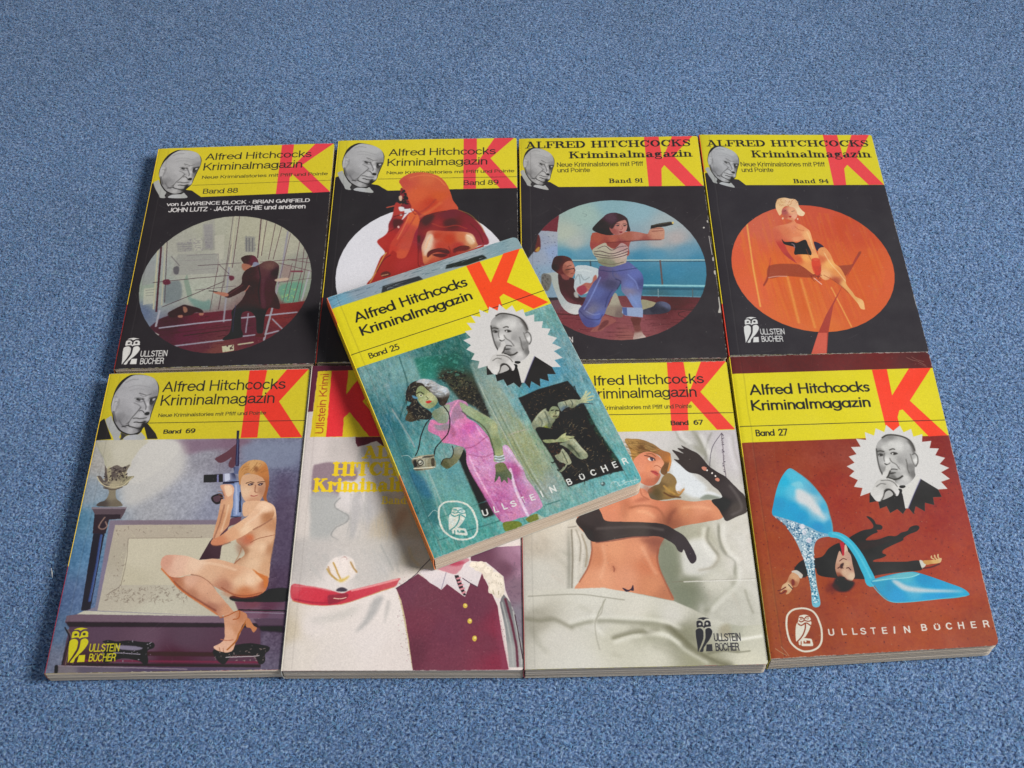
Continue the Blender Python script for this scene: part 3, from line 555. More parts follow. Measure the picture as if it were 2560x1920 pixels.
g | 47.8,121.2 49.4,117.1 55.4,116.8 61.5,117.7 67.8,120 74.4,119.3 80.5,120.7 88.2,123.3 96,125.9 101.4,128.9 104.2,130.6 104,136.2 101.8,139.4 97.5,140.9 91.8,141.5 86.5,139.8 81,137.3 75.5,134 69.8,129.8 64.4,128.1 60.8,128.8 55,129.5 50.1,126.2 | 50.7,120.4#d09a82 56.8,121.4#e0b69c 65.8,122.4#e6c2a4 75.8,125.1#d9ab88 85.9,128.6#d3a07c 95.1,132#ecc8a6 89.2,131.9#e4bc98 99.4,130.5#e8c09a 103,133.8#b86b46 92.9,138.4#c27a50 82.2,134.9#b47a60 72.5,128.3#d8ac8a
s #c85a2c b=1.2 a=.55 | 81.1,138.1 91.6,140.3 101.7,138.6 97.6,141.7 87.4,141.5
f #c8743c b=.2 | 95.2,125.5 99.1,128 103.8,130.2 104.3,135.4 102.6,136.6 101.8,132.1 97.7,128.4
c #8c4c34 w=.5 b=.2 | 85.9,122.4 87.9,120 88.6,119.6
c #8a4c34 w=.6 b=.25 a=.8 | 80.8,135.7 87.1,139.5 93.9,140.6 101.7,139
c #7c4430 w=.5 b=.2 a=.8 | 64.4,128.1 69.8,129.7 75.5,134 78.2,138.1
c #b8845c w=.5 b=.2 a=.7 | 103.2,97.1 105,104 104.7,113.3 104.1,122.4
c #9a6444 w=.4 b=.15 a=.8 | 88.6,112.9 87.9,117.1 86.2,121.2
c #f0d0b0 w=1 b=.5 a=.6 | 88.7,100.2 94.2,95.2 99,89.2
c #f0d0b0 w=1.2 b=.6 a=.5 | 68,121.6 77,122.6 87.1,126.1
g | 48.3,123.7 53.4,128.7 58.7,129.6 63.7,128.5 69.8,129.8 75.5,134 78.9,138.1 83.2,143 88.2,148.6 91.4,151.8 88.7,153.3 84.1,150.8 82.1,152 78.8,149.2 71.7,144.3 63.7,139.4 57.9,134.4 52.6,128.7 | 55.8,130.4#b06a4e 64.1,131.3#d9a88c 71.9,134.7#d8a585 78.6,141.3#d2a080 86.7,148.5#cb9270 76.4,146.8#a8705a 65.3,140.2#b0785c 58.5,133.6#b47858
c #7c4030 w=.9 b=.4 a=.7 | 56.1,132 62.8,137.8 70.8,143.1 79.5,148.4
c #c8642e w=.7 b=.2 a=.8 | 48.7,124.5 53.5,129.5 58.8,135.3 65.3,140.2 72.5,145.1 80.4,150.4
g | 84,150.1 88.3,149.4 91.1,148.6 94.9,150.3 95.6,153.4 93.5,157.2 93.2,161.1 91.5,164.8 90.6,169.4 87.9,170.8 85.7,170.4 82.8,169.6 80.8,167.7 83.8,165.8 85.6,163.2 84.9,157.1 | 88.6,152.5#cd9878 91.4,151.8#b97a56 88.1,160.2#d6a484 86.1,167.8#d9ab90 90.8,158.7#c48a66
c #a85a30 w=.5 b=.1 | 82.1,152.4 86.3,150.9 91.1,148.6 91.5,152.5 88.7,153.3
c #a2602e w=.8 b=.1 | 95.9,153 94.2,157.2 92.5,161 91.5,164.8 87.7,169.3
s #bc7a50 b=.1 | 95.2,153.4 96.6,153 99.2,156.6 101.1,158.1 99.6,160.4 97.9,158.1 95.7,157.3
c #b06c50 w=.4 b=.1 | 83.9,163.9 87.2,164.4 90,164.1
l #e0b8a0 w=.5 | 81.9,168.1 81.1,167.5
l #9c6850 w=.3 b=.1 | 84.3,170 83.7,168.1
l #9c6850 w=.3 b=.1 | 86.1,170.4 85.5,168.4
warp a=.14 s=1.2
end
f #2a2638 | 77.8,40.9 79.3,41 79.5,46.5 78.3,46.5
use owl #c9c01e #3a3434 | 13.6,156.3 10.2,174.5 18.8,174.4
book 63 #d0cecb
f #5a2a3c | -0.9,-0.5 45.2,-2 45.5,4.1 3.9,4 3.7,13.3 3.2,30.9 -0.5,33.3
G | -14.5,32.4 3.2,30.9 3.1,47.5 27.2,47.7 47.3,46.6 73.2,78 74.3,126 -5.5,125.6 | -1.7,62.2#cecccb -1,92.6#d0cfca 7.6,54.4#cac8c6 17.7,54.4#b9b8b6 29.5,85.3#cccecf 36.4,92.8#b2b6b7 27.7,107.4#bfc1be 46.4,100.2#b0ab98 55.9,96.6#a89a80 62.7,107.6#a29d88 56.6,114.7#a8a898
f #d0bf25 | 3.9,3.8 45.4,2.3 47.4,47.6 3.1,47.5
f #d5343a | 11.5,3.7 20.7,3.2 20.4,19.7 31.4,1 42.5,0.6 29.9,24.4 47.3,47.2 34.7,47.3 23.2,31.4 20.3,34.7 20.4,47.2 11.5,47.5
t h #a04a18 wt=-.001 "Ullstein Krimi" | 9.8,45.2 9.9,5.8 5.7,44.7
f #5a2c38 | 27.2,47.7 47.3,47.4 43,53.8 38.8,50.1 34.2,52.1 29,53.8 27.8,51.3
s #8b7c86 b=.5 | 6.1,66.9 8.5,64.7 13.6,63.4 17.6,63.7 25.6,64.7 29.8,68.6 28.9,74.7 23.7,74.7 19.9,77.7 20.9,82.3 19.2,85.3 10,84.5 6.6,82.2
s #a3abab b=1.2 a=.9 | 6.6,82.2 18.9,82.3 21.1,85.3 19.4,89 20.2,91.3 26.3,95 26.5,98.7 20.4,103 18.3,108.8 23.6,112.4 24.5,116.7 20.4,120.9 15.6,124.4 9.4,125.1 7.4,100
c #8a9090 w=.5 b=.3 | 21.8,85.3 19.4,88.3 19.9,91.3 26.3,95.7 25.9,99.4 20.4,103 18.8,107.4 22.8,110.3 24.7,115.3 19.1,120.2
s #aaaeb0 b=1 a=.8 | 28.7,82.3 32.7,83.1 31.7,100.2 29.4,114.6 27.9,100.1
s #a9adb0 b=1 a=.7 | 35.8,81.6 37.9,83.9 37.9,96.5 36.6,107.4
s #a8aaa8 b=.8 a=.7 | 30.3,54.5 34.6,59.2 31.2,70.1 28.4,66.2
s #a39a86 b=1.5 a=.8 | 45.6,82.4 49,85.4 50.8,96.6 54.1,114.7 57,125.9 52,125.9 48.7,107.5 46.1,92.9
s #98765a b=2 a=.5 | 53.2,92.9 57.1,92.9 54.8,100.3 51.2,107.5 49.7,101.7
spray #9fa5a4 n=90 w=.6 len=9 ang=88 dev=6 a=.5 b=.3 | 26.8,82.3 45,82.4 50.3,114.7 50.7,124.5 29.4,124.4
warp a=.25 s=3
t s #dcc420 wt=.135 "ALFRED" | 31.5,61.2 73.8,60.9 30.9,53.7
t s #dcc420 wt=.135 "HITCHCOCKS" | 16.4,71.6 87.8,71.6 16,63.7
t s #dcc420 wt=.135 "Kriminalmagazin" | 7,81.5 90.5,81.1 6.7,73.8
t s #d4c040 wt=.1 "Band" | 43.2,89.1 56.3,89 43.3,84.6
G b=2.5 | -1.5,109 65.6,109.3 72.8,126.4 63.9,128.8 53.4,131.9 53.8,133.1 45.3,134.9 28.9,138.5 26.7,139.7 1.4,134.8 -3.6,110.3 | 11,123#b5b7b5 33.7,126.2#bcbebb 22.9,132.4#d0d0ce 44.8,126.3#b9bcba 50.1,120#acb0ad 58.6,120.1#a9a694 64.3,123.2#b0b0a0 56.1,128.2#c0c0ba
c #a4a8a4 w=1.2 b=.5 a=.7 | 50.4,113.1 51.9,120.7 53.8,128.2
c #9aa09e w=1 b=.4 a=.6 | 44.2,113 47.9,120.7 51,126.9
c #b4a884 w=1.4 b=.6 a=.6 | 58.4,114.4 60.3,120.7 63.8,124.5
spray #aab0af n=60 w=.8 len=9 ang=60 dev=12 a=.4 b=.5 | 8.3,116.7 50,116.9 50.6,130.6 11.8,132.3
s #d6d5d2 b=.5 | 18,126.2 18.8,122.4 22,119.9 26.5,118.7 29.9,120.6 31.9,124.4 32.7,129.3 28.5,133 25.2,133.6 20.5,130.5
s #7c3f38 b=.3 | 24.6,120.6 26.5,119.4 27.5,121.2 25.6,123.1
s #d8d6d0 b=.15 | 18.4,124.3 20.6,123.1 22.6,127.4 24.5,131.2 22.9,131.8 20.1,128.7
s #dcdad6 b=.15 | 20.5,121.8 22.6,119.9 24.3,124.3 26,129.3 25,131.2 23.1,127.4
s #dcdad6 b=.15 | 24.3,120.6 27.1,119.9 28,125 27.7,129.3 26.4,129.9 25.2,125
s #d8d6d0 b=.15 | 28.3,120.6 30.5,121.2 31.9,125.6 31.6,128.7 29.4,129.3 28.5,125
c #a0784c w=.6 b=.2 a=.8 | 18.5,124.9 19.9,128.7 22.9,132.1
c #b2924c w=.7 b=.2 | 20.8,122.7 22.5,126.2 23.8,129.3 25.1,131.8
c #b09758 w=.8 b=.3 | 18,126.2 19.9,129.3 23.5,132.4
c #a58a5a w=.8 b=.3 | 29.5,122.5 31.1,125.6 32.9,128.1
s #c9b35c b=.5 | 23.5,132.4 26.7,131.5 29.4,129.9 28.4,131.8 25.5,133.6
g b=.15 | 1.2,134.8 9.3,135.7 17.7,137.3 22.2,138.5 26.7,139.7 29.9,138.2 37.6,136.1 45.2,134 54,131.6 54,133.1 52,136.2 45.4,138.6 37.9,141.6 31.4,144 26,145.5 18.4,146.3 10.1,145.6 2.2,143.3 | 6.8,139#c23c4c 15.3,141.5#bf3848 3.9,137.2#c45560 25.8,141.6#b83c4a 37.2,139.8#bd4050 50.7,133.7#b85058 21,144.6#b02c40
c #e0a8a8 w=.9 b=.3 a=.8 | 31.1,138.2 39.8,136.1 48.5,133.6 53.5,132.2
c #98283c w=.8 b=.3 a=.8 | 3.3,142.7 11.7,144.5 19.4,144.8
c #c97a80 w=.8 b=.3 a=.7 | 2,135.4 12.1,136.3 20.5,138.2
s #7e2c3c b=.3 a=.8 | 19.6,140.9 22.4,140.3 28.9,139.7 28.6,142.8 22.7,145.2 20,145.4
s #403c48 b=.15 | 23.3,138.2 24.3,136.8 26.5,136.4 28.8,137.6 28.3,138.5 25.6,138.8
c #ddc8b0 w=.4 | 22.5,142.3 25.8,142.6 28.5,141.9
c #b89a58 w=.5 b=.3 a=.8 | 2.2,143.6 10.1,145.8 18.4,146.6 26.6,145.7 37.9,141.9 45.4,138.7 52,136.5
G | -3.7,144.5 2.3,143.9 10.1,146 18.4,146.6 27.1,145.8 37.9,141.9 52,136.5 54.4,141.7 59.6,162.4 62.9,180.2 -0.2,181.6 | 13.7,156.4#d2d2cf 6.8,170.9#cfcfc8 0.9,159.3#c4c0ac 41.4,165.3#d2d2d0 52.4,171.1#d0cfcc 51.4,147.7#d4d4d1 25.8,173.8#d0d0cc
s #a5aaaa b=1.2 a=.9 | 41.8,143.4 46.7,141.6 43.8,150 39.3,156.5 34.1,160.6 38.5,153
s #a9adab b=.9 a=.7 | 49,143.5 50.2,145.3 49.3,151.2 47.9,156 48.1,148.9
s #b2b6b2 b=2 a=.6 | 11.3,153.5 21.5,151.1 34.9,146.4 29.8,152.4 16.3,155.3
c #a89a58 w=.5 b=.2 a=.8 | 53.7,138 56.3,147.7 58.9,159.5 60.9,170 62.6,179
G | 52.8,137.1 63.4,129.2 69,133.2 75.2,138.1 77.9,134.8 85.8,141.2 86.9,141.8 89.6,133.9 92.9,136.3 95.1,129 99.5,138.8 102.8,146.7 104.6,160.9 106.4,171.3 107.9,179.8 62.6,180.2 60.2,165.3 58.1,153.6 55.6,143.5 | 59.2,138.7#66384a 67.6,142.9#673848 65.2,153.7#6b3546 78.9,159.6#68374a 73.9,174#6c3749 89.7,147.8#653648 97.8,165.5#6c3446 103.2,176.9#7a2c42 103.3,159.7#7a3045 63.1,171.1#5e3040
noise a=.05 s=.6
spray #8c4c5c n=500 w=.35 len=.4 a=.5 | 53.7,137.4 63.9,129.5 86.9,141.8 100.6,141.8 107.9,179.8 62.8,179.6
spray #4c2838 n=500 w=.35 len=.4 a=.5 | 53.7,137.4 63.9,129.5 86.9,141.8 100.6,141.8 107.9,179.8 62.8,179.6
f #84425a a=.5 b=1 | 102.2,147.9 105.4,165.5 107.9,179.8 104.7,179.7 102.7,162.6
G | 105.6,140.1 110.4,146.7 113.5,160.9 115.2,169.6 114.8,178.7 108.2,178.6 106.5,159.7 103.9,144.9 | 108.7,159.7#80888a 111.2,171.3#969c9c 106.1,144.9#6c7074
l #5a2a3a w=1.1 b=.2 | 106.6,143.1 109.8,156.8 111.8,168.4 112.2,178.1
l #b4bab8 w=.6 b=.2 | 109.9,146.7 112.2,159.7 114.1,171.3 114.3,177
l #a4acaa w=.6 b=.2 | 105,144.9 107.6,156.8 109.6,168.4 110.1,178.1
l #3c2c38 w=.5 b=.1 | 111.2,151.5 113.4,165.5 114.6,174.1
G | 89.4,115.1 117.6,113.4 116.1,164.4 115.2,170.1 111.5,151.5 106.7,138.2 105.9,130.9 100.7,125.9 97.3,122.8 89.5,122.1 | 95.1,120.2#5f3c50 106.2,126.5#664658 112.8,135.8#7a6575 114.2,153.9#7a7884 111.9,120.3#8e6c84 116.2,129.7#9a7c92 114.7,117.2#9f7f98
spray #5a4a5c n=70 w=.6 len=1.6 a=.5 b=.2 | 106.3,123.4 116.3,123.5 115.6,165.5 108.3,141.9
s #b98490 b=.4 | 72.2,125.8 78.3,123.3 85,120.2 88.9,121.5 86.7,124.6 83.9,127.7 81.7,129.5 77.3,128.3
s #a9485e b=.5 | 78.9,123.9 82.7,122.4 86.7,122.7 83.9,124.6 80.5,124.9
G | 63.9,127.9 66.6,126.4 71.7,127.3 77.3,128.3 81.7,129.8 83.9,128.9 86.1,124 89.5,121.5 90.6,124.6 95.1,129 92.9,136.3 89,133.9 87.4,138.2 86.9,141.5 85.2,140 77.9,134.8 75.2,137.8 69,133.8 | 70,129.5#cfcfd2 75.7,134.4#c9c9ce 81.8,132.6#cccccf 89.5,129.6#cdcdd0 86.2,135.7#c8c8cc
c #403040 w=.4 | 85.6,131.7 89,134.2 92.9,136.5
c #9090a0 w=.4 b=.1 | 77.3,128.6 75.2,137.5
f #2c1c2c | 81.5,130.2 83.4,129.9 85.4,135.1 87.4,140.9 86.3,141.2 84.1,137.5
l #c08890 w=1 b=.1 | 82.9,132 84.3,131.5
l #c08890 w=1 b=.1 | 83.5,133.9 84.8,133.4
l #c08890 w=1 b=.1 | 84,135.8 85.6,135.2
l #c08890 w=1 b=.1 | 84.7,137.8 86.3,137.2
l #c08890 w=1 b=.1 | 85.5,139.8 86.9,139.2
s #d2cfc0 | 89.5,123 92.8,122.7 95.1,122.4 97.3,123.7 97.9,125.6 100.7,126.5 100.9,128.7 104,129.3 105.9,132.1 106.1,137 106.1,140.1 104.5,142.2 102.3,142.5 100.6,140.6 98.4,139.4 98.4,135.8 97.9,132.4 96.2,132.1 95.1,129 91.7,126.5 90,125.2
o #e0decf b=.1 | 90.6,124.3 92.2,124.3 90.6,125.9
o #e0decf b=.1 | 94.5,124.1 96.3,124.1 94.5,125.9
o #d8d6c8 b=.1 | 92.8,126.2 94.4,126.2 92.8,127.8
o #e0decf b=.1 | 97.9,127.1 99.6,127.1 97.9,129.1
o #e0decf b=.1 | 101.8,130.5 103.7,130.6 101.7,132.7
o #d8d6c8 b=.1 | 99,132.1 100.6,132.1 99,134
o #e0decf b=.1 | 104.2,133.9 105.7,134 104.2,136.4
o #e0decf b=.1 | 100.6,137 102.3,137 100.6,139.4
o #d8d6c8 b=.1 | 103.4,138.8 105,138.8 103.4,141.4
spray #a5a494 n=40 w=.35 len=1 b=.1 | 89.5,123 97.3,123.1 105.9,131.5 106.1,140.1 101.7,141.9 98.4,134.5
l #aaa890 w=.5 b=.1 | 100.6,138.2 100.9,140.3
l #aaa890 w=.5 b=.1 | 103.4,138.8 103.4,140.6
o #c4b04a | 87,146.6 88.1,146.6 87,147.9
o #e0d890 b=.1 | 87.2,146.3 87.7,146.3 87.2,146.7
o #c4b04a | 89.3,154.7 90.4,154.7 89.3,156.1
o #e0d890 b=.1 | 89.5,154.4 90,154.4 89.5,154.8
o #c4b04a | 91.7,163.8 92.8,163.8 91.7,165.3
o #e0d890 b=.1 | 91.9,163.5 92.4,163.5 91.9,164
c #2a2430 w=.3 | 63.1,128.5 64.9,126.1 67.6,122.9 71.4,118.2
c #2a2430 w=.3 | 52.8,137.1 57.4,133.8 63.1,128.8
warp a=.12 s=1.2
book 88 #2c282b
f #cbb92c | -3.9,-10.8 120.2,-5.3 115.5,44 33.4,45.3 26.8,39.3 -0.4,33.8 -5.3,34
f #2c282b | -5.3,34 2.4,31 4.3,32.2 14.2,47.6 26.8,39.3 33.4,45.3 26.5,52.1 -2.8,50.9
use portrait | 3.9,22.5 29.4,13 18.4,42.4
f #d8404a | 80.8,-1.5 88.7,-1.4 88.3,22.2 103.5,-1.4 115.5,-0.8 95.3,19.4 115,44.1 104.1,44.5 89.7,27.5 88.3,30.5 88.3,44.5 80.7,44.7
l #26240f w=0.23 | 26.8,34.7 122.5,33.8
t h #2c2b14 wt=-.001 "Alfred Hitchcocks" | 32.1,12.3 100.8,11.6 32.9,6.5
t h #2c2b14 wt=-.001 "Kriminalmagazin" | 31.9,21.8 95.4,20.9 31.7,15.5
t h #3a3815 "Neue Kriminalstories mit Pfiff und Pointe" | 32,29.4 112.5,28.8 31.9,26.7
t h #2c2b14 "Band 88" | 34.2,42.6 56.3,42.2 34.1,38.4
t h #cfcac8 wt=.02 "von LAWRENCE BLOCK · BRIAN GARFIELD" | 12.5,52.6 102.7,52 12.4,49.7
t h #cfcac8 wt=.02 "JOHN LUTZ · JACK RITCHIE und anderen" | 14.3,58.3 100.4,57.1 14,54.8
use owl #cfccc8 #2c282b | 8.2,157.6 3.9,176.5 12.8,176.8
clipo | 57.0,116.8 108.4,116.8 57.0,170.7
G | -8.9,53.1 109.6,58.1 117.8,177.7 9.6,173.8 | 44.9,71#a3a292 24.3,87#9d9b90 67.8,71.9#a5a28e 91.9,88.2#a09d8c 9.4,99.8#8f9594 9.8,121.7#8f9a8c 19.1,129.1#8d9390 40,122.8#a0a396 37.8,104.6#a3a296 79.9,80.1#a7a48e 101.5,103.5#8a8a80 97.7,125.1#7d8f7d 9.7,139.3#5a6680 14,149.8#6d7687 33.3,154#4e2a34 45.3,164.5#5e343a 86.2,149.1#5a2a34 96.4,142.6#642a2c
noise a=.06 s=1.2
G b=.4 a=.8 | 37.2,68.4 44.2,64.8 48.4,90.9 39.9,90.6 | 39.2,70.8#99978e 45.4,84.8#8e8c84
f #8c8a84 b=.3 a=.7 | 22.8,83.9 32.9,83.5 33.8,91.1 24.9,91.5
f #a8a698 b=.3 a=.8 | 33.2,81.3 38.2,80.7 39.7,90.6 34.9,90.8
f #8a8688 b=.2 a=.6 | 37.9,69.2 43.6,69 46.2,89.4 41.5,89.9
f #aeab9c b=.2 a=.8 | 45.8,78.7 52,78.2 53.7,98.6 48.4,98.4
f #82807c b=.3 a=.7 | 64.6,80.3 70.9,80.5 72.4,93.4 66.3,93.2
f #8c8c8c b=.3 a=.6 | 5,104.1 11.7,97 13.9,116.1 7.1,118
f #b4b2a0 b=.3 a=.7 | 8.5,120.2 14.5,119.7 15.9,131.8 9.9,133
f #9c9c90 b=.3 a=.7 | 27.6,103.5 34.3,103.8 35.5,112.6 28.9,113
l #6c686c w=.3 b=.08 a=.8 | 24.1,85.5 32.5,85.2
l #6c686c w=.3 b=.08 a=.8 | 24.4,87.4 32.8,87.2
l #6c686c w=.3 b=.08 a=.8 | 24.6,89.2 33,89.1
l #6c686c w=.3 b=.08 a=.8 | 34.5,82.8 37.8,82.7
l #6c686c w=.3 b=.08 a=.8 | 34.7,84.7 38.1,84.6
l #6c686c w=.3 b=.08 a=.8 | 35,86.6 38.3,86.5
l #6c686c w=.3 b=.08 a=.8 | 35.2,88.5 38.5,88.4
l #787478 w=.3 b=.08 a=.8 | 39.4,72.3 43.4,72.2
l #787478 w=.3 b=.08 a=.8 | 39.8,75.4 43.7,75.3
l #787478 w=.3 b=.08 a=.8 | 40.2,78.5 44.1,78.4
l #787478 w=.3 b=.08 a=.8 | 40.8,81.6 44.5,81.4
l #787478 w=.3 b=.08 a=.8 | 41.2,84.6 44.8,84.5
l #6c6a68 w=.35 b=.08 a=.8 | 9.8,121.7 14.7,121.1
l #6c6a68 w=.35 b=.08 a=.8 | 10.1,123.8 15,123.3
l #6c6a68 w=.35 b=.08 a=.8 | 10.5,126 15.3,125.4
l #605c60 w=.8 b=.1 a=.7 | 65.9,81.8 67,92.4
l #605c60 w=.8 b=.1 a=.7 | 67.6,81.9 68.7,92.5
l #605c60 w=.8 b=.1 a=.7 | 69.6,82 70.7,92.6
spray #77707a n=80 w=.5 len=1 b=.2 a=.7 | 23.9,83.9 38.2,80.7 45.1,91.6 26.1,91.6
spray #8a6f72 n=60 w=.5 len=1 b=.2 a=.7 | 27.6,94.6 49.9,94 51.6,108.8 30.5,108
spray #6d7070 n=50 w=.5 len=1.2 b=.2 a=.7 | 65.1,79.5 70.8,79.7 72.2,93.4 66.5,93.2
f #8f8e88 b=.4 a=.8 | 25.2,93.4 49.3,94 51.1,109.6 23.1,110.6
l #6b6268 w=0.27 b=.1 | 31,94.7 49.9,94 51.3,108.8
l #7a7078 w=0.23 b=.1 a=.8 | 30.4,98.8 45.9,98.3
l #7a7078 w=0.23 b=.1 a=.8 | 33.6,106.7 49,105.8
l #5c5458 w=0.39 b=.15 | 21.5,95.1 27.5,102.8
s #6e7678 b=.5 a=.9 | 20.8,117.8 29.2,115.2 31.6,128.9 22.8,132.1 20.9,126.4
f #7a8a7c b=.4 a=.9 | 31.6,114.6 32.9,109.6 38.4,127 36,129.8
s #5b7f78 b=.8 a=.7 | 36.4,128.4 45.5,131.6 49.1,130.3 50.1,138.1 41.7,136.3
s #5d8a74 b=.8 a=.9 | 89.3,122.6 94.5,119.2 103.3,119.6 103.4,128.8 101.1,134.4 93.5,134.1 90.9,129.1
spray #8fae6c n=20 w=.8 len=.8 b=.2 | 90.5,124.8 100.3,123.7 99.9,133 92.3,132
s #4e4a50 b=.4 a=.8 | 24.1,104.1 27.1,103.5 27.6,109.4 25,108.9
s #8a7470 b=.7 a=.8 | 90,106 95.6,106.2 95.3,116.4 91,117.6
G b=.3 | 21.2,143.9 28.3,140.7 49.2,140.1 63.6,138.6 103.8,133.8 111.9,132.7 109.8,177.4 14.9,174 15.7,150.6 | 27,147.6#40202c 47.9,142.8#5c2230 95.9,137#6c2828 38.9,156.2#562636 23,157#482430 91.3,145.9#6a2c2c 50.6,164.7#562c34 75.8,152.1#502632 56.3,168.3#6a3c38 86.8,156#5c2a30
spray #3c1824 n=120 w=.5 len=5 ang=-6 dev=3 a=.7 b=.15 | 21.3,144.6 101.4,137.9 87.5,162.7 40.3,167 23,157
l #2c141c w=0.47 b=.2 | 36.9,157.1 62.6,153.7
l #3c1a24 w=0.39 b=.2 | 29.2,155.2 62.3,151
l #b0ab90 w=0.86 b=.15 | 12.4,88 16.5,136.1
l #a8a48f w=0.78 b=.15 | 16.2,83.2 21,133.4
l #4a2c34 w=1.2 b=.1 | 14.2,87.3 18.5,138.2
l #4d3a40 w=0.39 b=.1 | 17.3,82.9 22.4,131.4
l #b0ab94 w=0.7 b=.1 | 57.1,62.8 58.2,109.1
l #594046 w=0.43 b=.1 | 59.7,62.9 59.8,105.5
l #5b4a4e w=0.31 b=.1 | 55.7,62.9 56,98.7 54.9,138.2
l #5b4a4e w=0.31 b=.1 | 56.9,86.8 56.1,119.9
l #8a8890 w=1 b=.15 | 57.8,105.4 59.2,147.4
l #5c4448 w=0.7 b=.1 | 73.4,65.2 74.3,98
l #b0ab94 w=0.78 b=.1 | 75.5,66.1 75.8,96.5
l #5c4448 w=0.39 b=.1 | 77.2,66.9 76.4,96.6
l #5c4448 w=0.39 b=.1 | 82.7,70.2 81.1,99.7
l #5c4448 w=0.39 b=.1 | 86.9,72.7 83.9,99.8
l #8b878d w=1.2 b=.1 | 91,77.5 90,106 87.8,130.4 84.2,161.9
l #66525a w=0.39 b=.1 | 92.7,79.1 89,119.7
l #5c4448 w=0.39 b=.1 | 99,86.2 97.8,106.3 95.5,132.1
l #5c4448 w=0.39 b=.1 | 102.2,91.6 102,110.8 98.9,133.6
l #5c4448 w=0.39 b=.1 | 104.9,97.7 102.1,133
l #9c9aa0 w=0.78 b=.15 | 106.9,109.6 103.8,133.1
l #5c4448 w=0.31 b=.1 | 95.9,103.3 92.5,134.8
l #5c4448 w=0.31 b=.1 | 50.9,102.9 50.1,138.8
l #5c4448 w=0.31 b=.1 | 55.5,121.3 55.2,138.2
l #4d3a40 w=0.47 b=.1 | 13.3,115.7 38.8,113.1 58.5,111.7
l #5a4a50 w=0.47 b=.1 | 38.7,103.1 64.6,101.9
l #5a4a50 w=0.39 b=.1 | 51.4,102.6 58.4,110.6
l #4d3a40 w=0.47 b=.1 | 21.5,134.9 40.3,125 55.7,116.3
l #5a4a50 w=0.39 b=.1 | 39.5,122.5 63.3,120.2
l #5c3c44 w=0.39 b=.1 | 76.3,101.7 107.3,99.6
l #5c3c44 w=0.39 b=.1 | 87.5,102.9 108.1,110.3
l #5c3c44 w=0.39 b=.1 | 92.9,100.2 107.6,103.7
l #6e3440 w=1.2 b=.2 | 95.9,109.9 102.5,110.1
l #5c3c44 w=0.31 b=.1 | 88.9,118.3 108.5,115.8
s #5c2c38 b=.2 | 19.2,114.1 22.4,113.5 23.9,116.5 21.9,117.8 19.6,117
s #5c2c38 b=.2 | 58.5,112 61.3,112.5 61.6,115.1 59.5,115.7
l #9a98a0 w=1.2 b=.15 | 20.3,137.6 19.8,149.4
l #9795a0 w=1 b=.12 | 22.1,150.8 43.2,148.2 63.4,146.2
l #9795a0 w=1 b=.12 | 69.2,145 101.7,141.8
l #8f8d98 w=1 b=.12 | 31,164.7 60.8,161.1
l #8f8d98 w=0.94 b=.12 | 71.1,158.8 78.5,158
l #8f8d98 w=1 b=.12 | 84.9,157.6 92.1,155.5
l #8f8d98 w=0.78 b=.12 | 87.6,146.4 94.2,154.2
l #8f8d98 w=0.7 b=.12 | 73.1,141.7 73,156.1
l #aaa8a0 w=0.78 b=.12 | 18.2,153.4 22.3,155.9
s #352026 b=.3 | 25.5,139.9 28.3,137.2 31.8,134.9 34.3,133.6 38.3,134.8 42.8,136.4 45.8,138.6 46.1,140.7 42.2,139.8 39.2,141.8 34.9,142.3 31.8,142.9 27.5,143.1
s #8a6250 b=.3 | 33.8,135.3 36,135.8 36.9,138.9 35.1,139.6
s #9a6a58 b=.3 | 31.7,141.9 34.3,141.6 34.5,143.4 32.4,143.3
s #9a6a58 b=.3 | 43.9,140.6 46.6,140.4 46.5,142.1 44.6,142.2
g | 64.2,97.9 67.9,95.8 71.9,96.4 74.4,99.4 75,102.4 72.5,103.1 70.5,105.2 67.6,104 66.1,102.1 | 67.1,98.4#3a2a28 72.7,99.4#5a2834
s #9a6450 b=.2 | 65.3,102.8 68.1,102.9 71,104.5 70.8,107.4 68.1,108.4 66,106.9
s #7a7c90 b=.3 | 71.9,102.3 75.3,102.4 76.9,108.4 75.7,112.7 73.2,109.7
g | 67.6,108.7 70.6,105.9 72.8,105.3 75.4,103.9 79.6,101.1 84.1,101.3 87.7,104.4 88.2,110.3 87.7,117.5 87.3,124.7 90.1,131.9 91.2,138.9 85.2,138 83.1,144.9 83.1,155.8 81.6,157.1 79.4,155.7 77.8,145.4 74.1,140.4 69.3,141.6 69.9,151.9 71.1,158.8 60.7,160.7 63.8,155.1 63.8,144.8 63.2,139.2 68.2,131 69.7,124 65.1,126.7 60.4,129.3 57.6,127.8 60.9,123.6 66.4,118.8 66.4,113.1 | 70.4,109.6#362024 82.2,105.7#644540 79.9,110#503034 86,110.2#2e1c26 72.6,120.5#321c22 82.5,120.9#40202a 89,131.8#341820 66.3,148.4#1d1618 80.5,145.5#1d1618 84.6,131.7#40202a 63.3,125.9#3a2024
c #221418 w=.6 b=.2 a=.9 | 75.6,105.4 77.5,114.2 77.4,124.3 79.5,135
c #5c3c3c w=.5 b=.2 a=.8 | 67.6,119.6 63.1,123.7 60.1,126.5
c #3c4058 w=.5 b=.2 a=.8 | 64.9,135.1 64.8,144.9 65.4,155.2
s #503036 b=.5 a=.8 | 78.2,115.7 80.8,114.4 80.7,124.4 83,137.2 80.1,135.7
s #a06a58 b=.25 | 50.6,124 53.9,124.4 59,125.7 59.7,127.9 57,128.1 54.1,126.6 51.3,125.4
l #2c2024 w=0.55 | 47.8,123.4 52.8,124.4
c #a06858 w=.6 b=.2 | 71.5,120.1 70.2,123.3 69.2,124.7
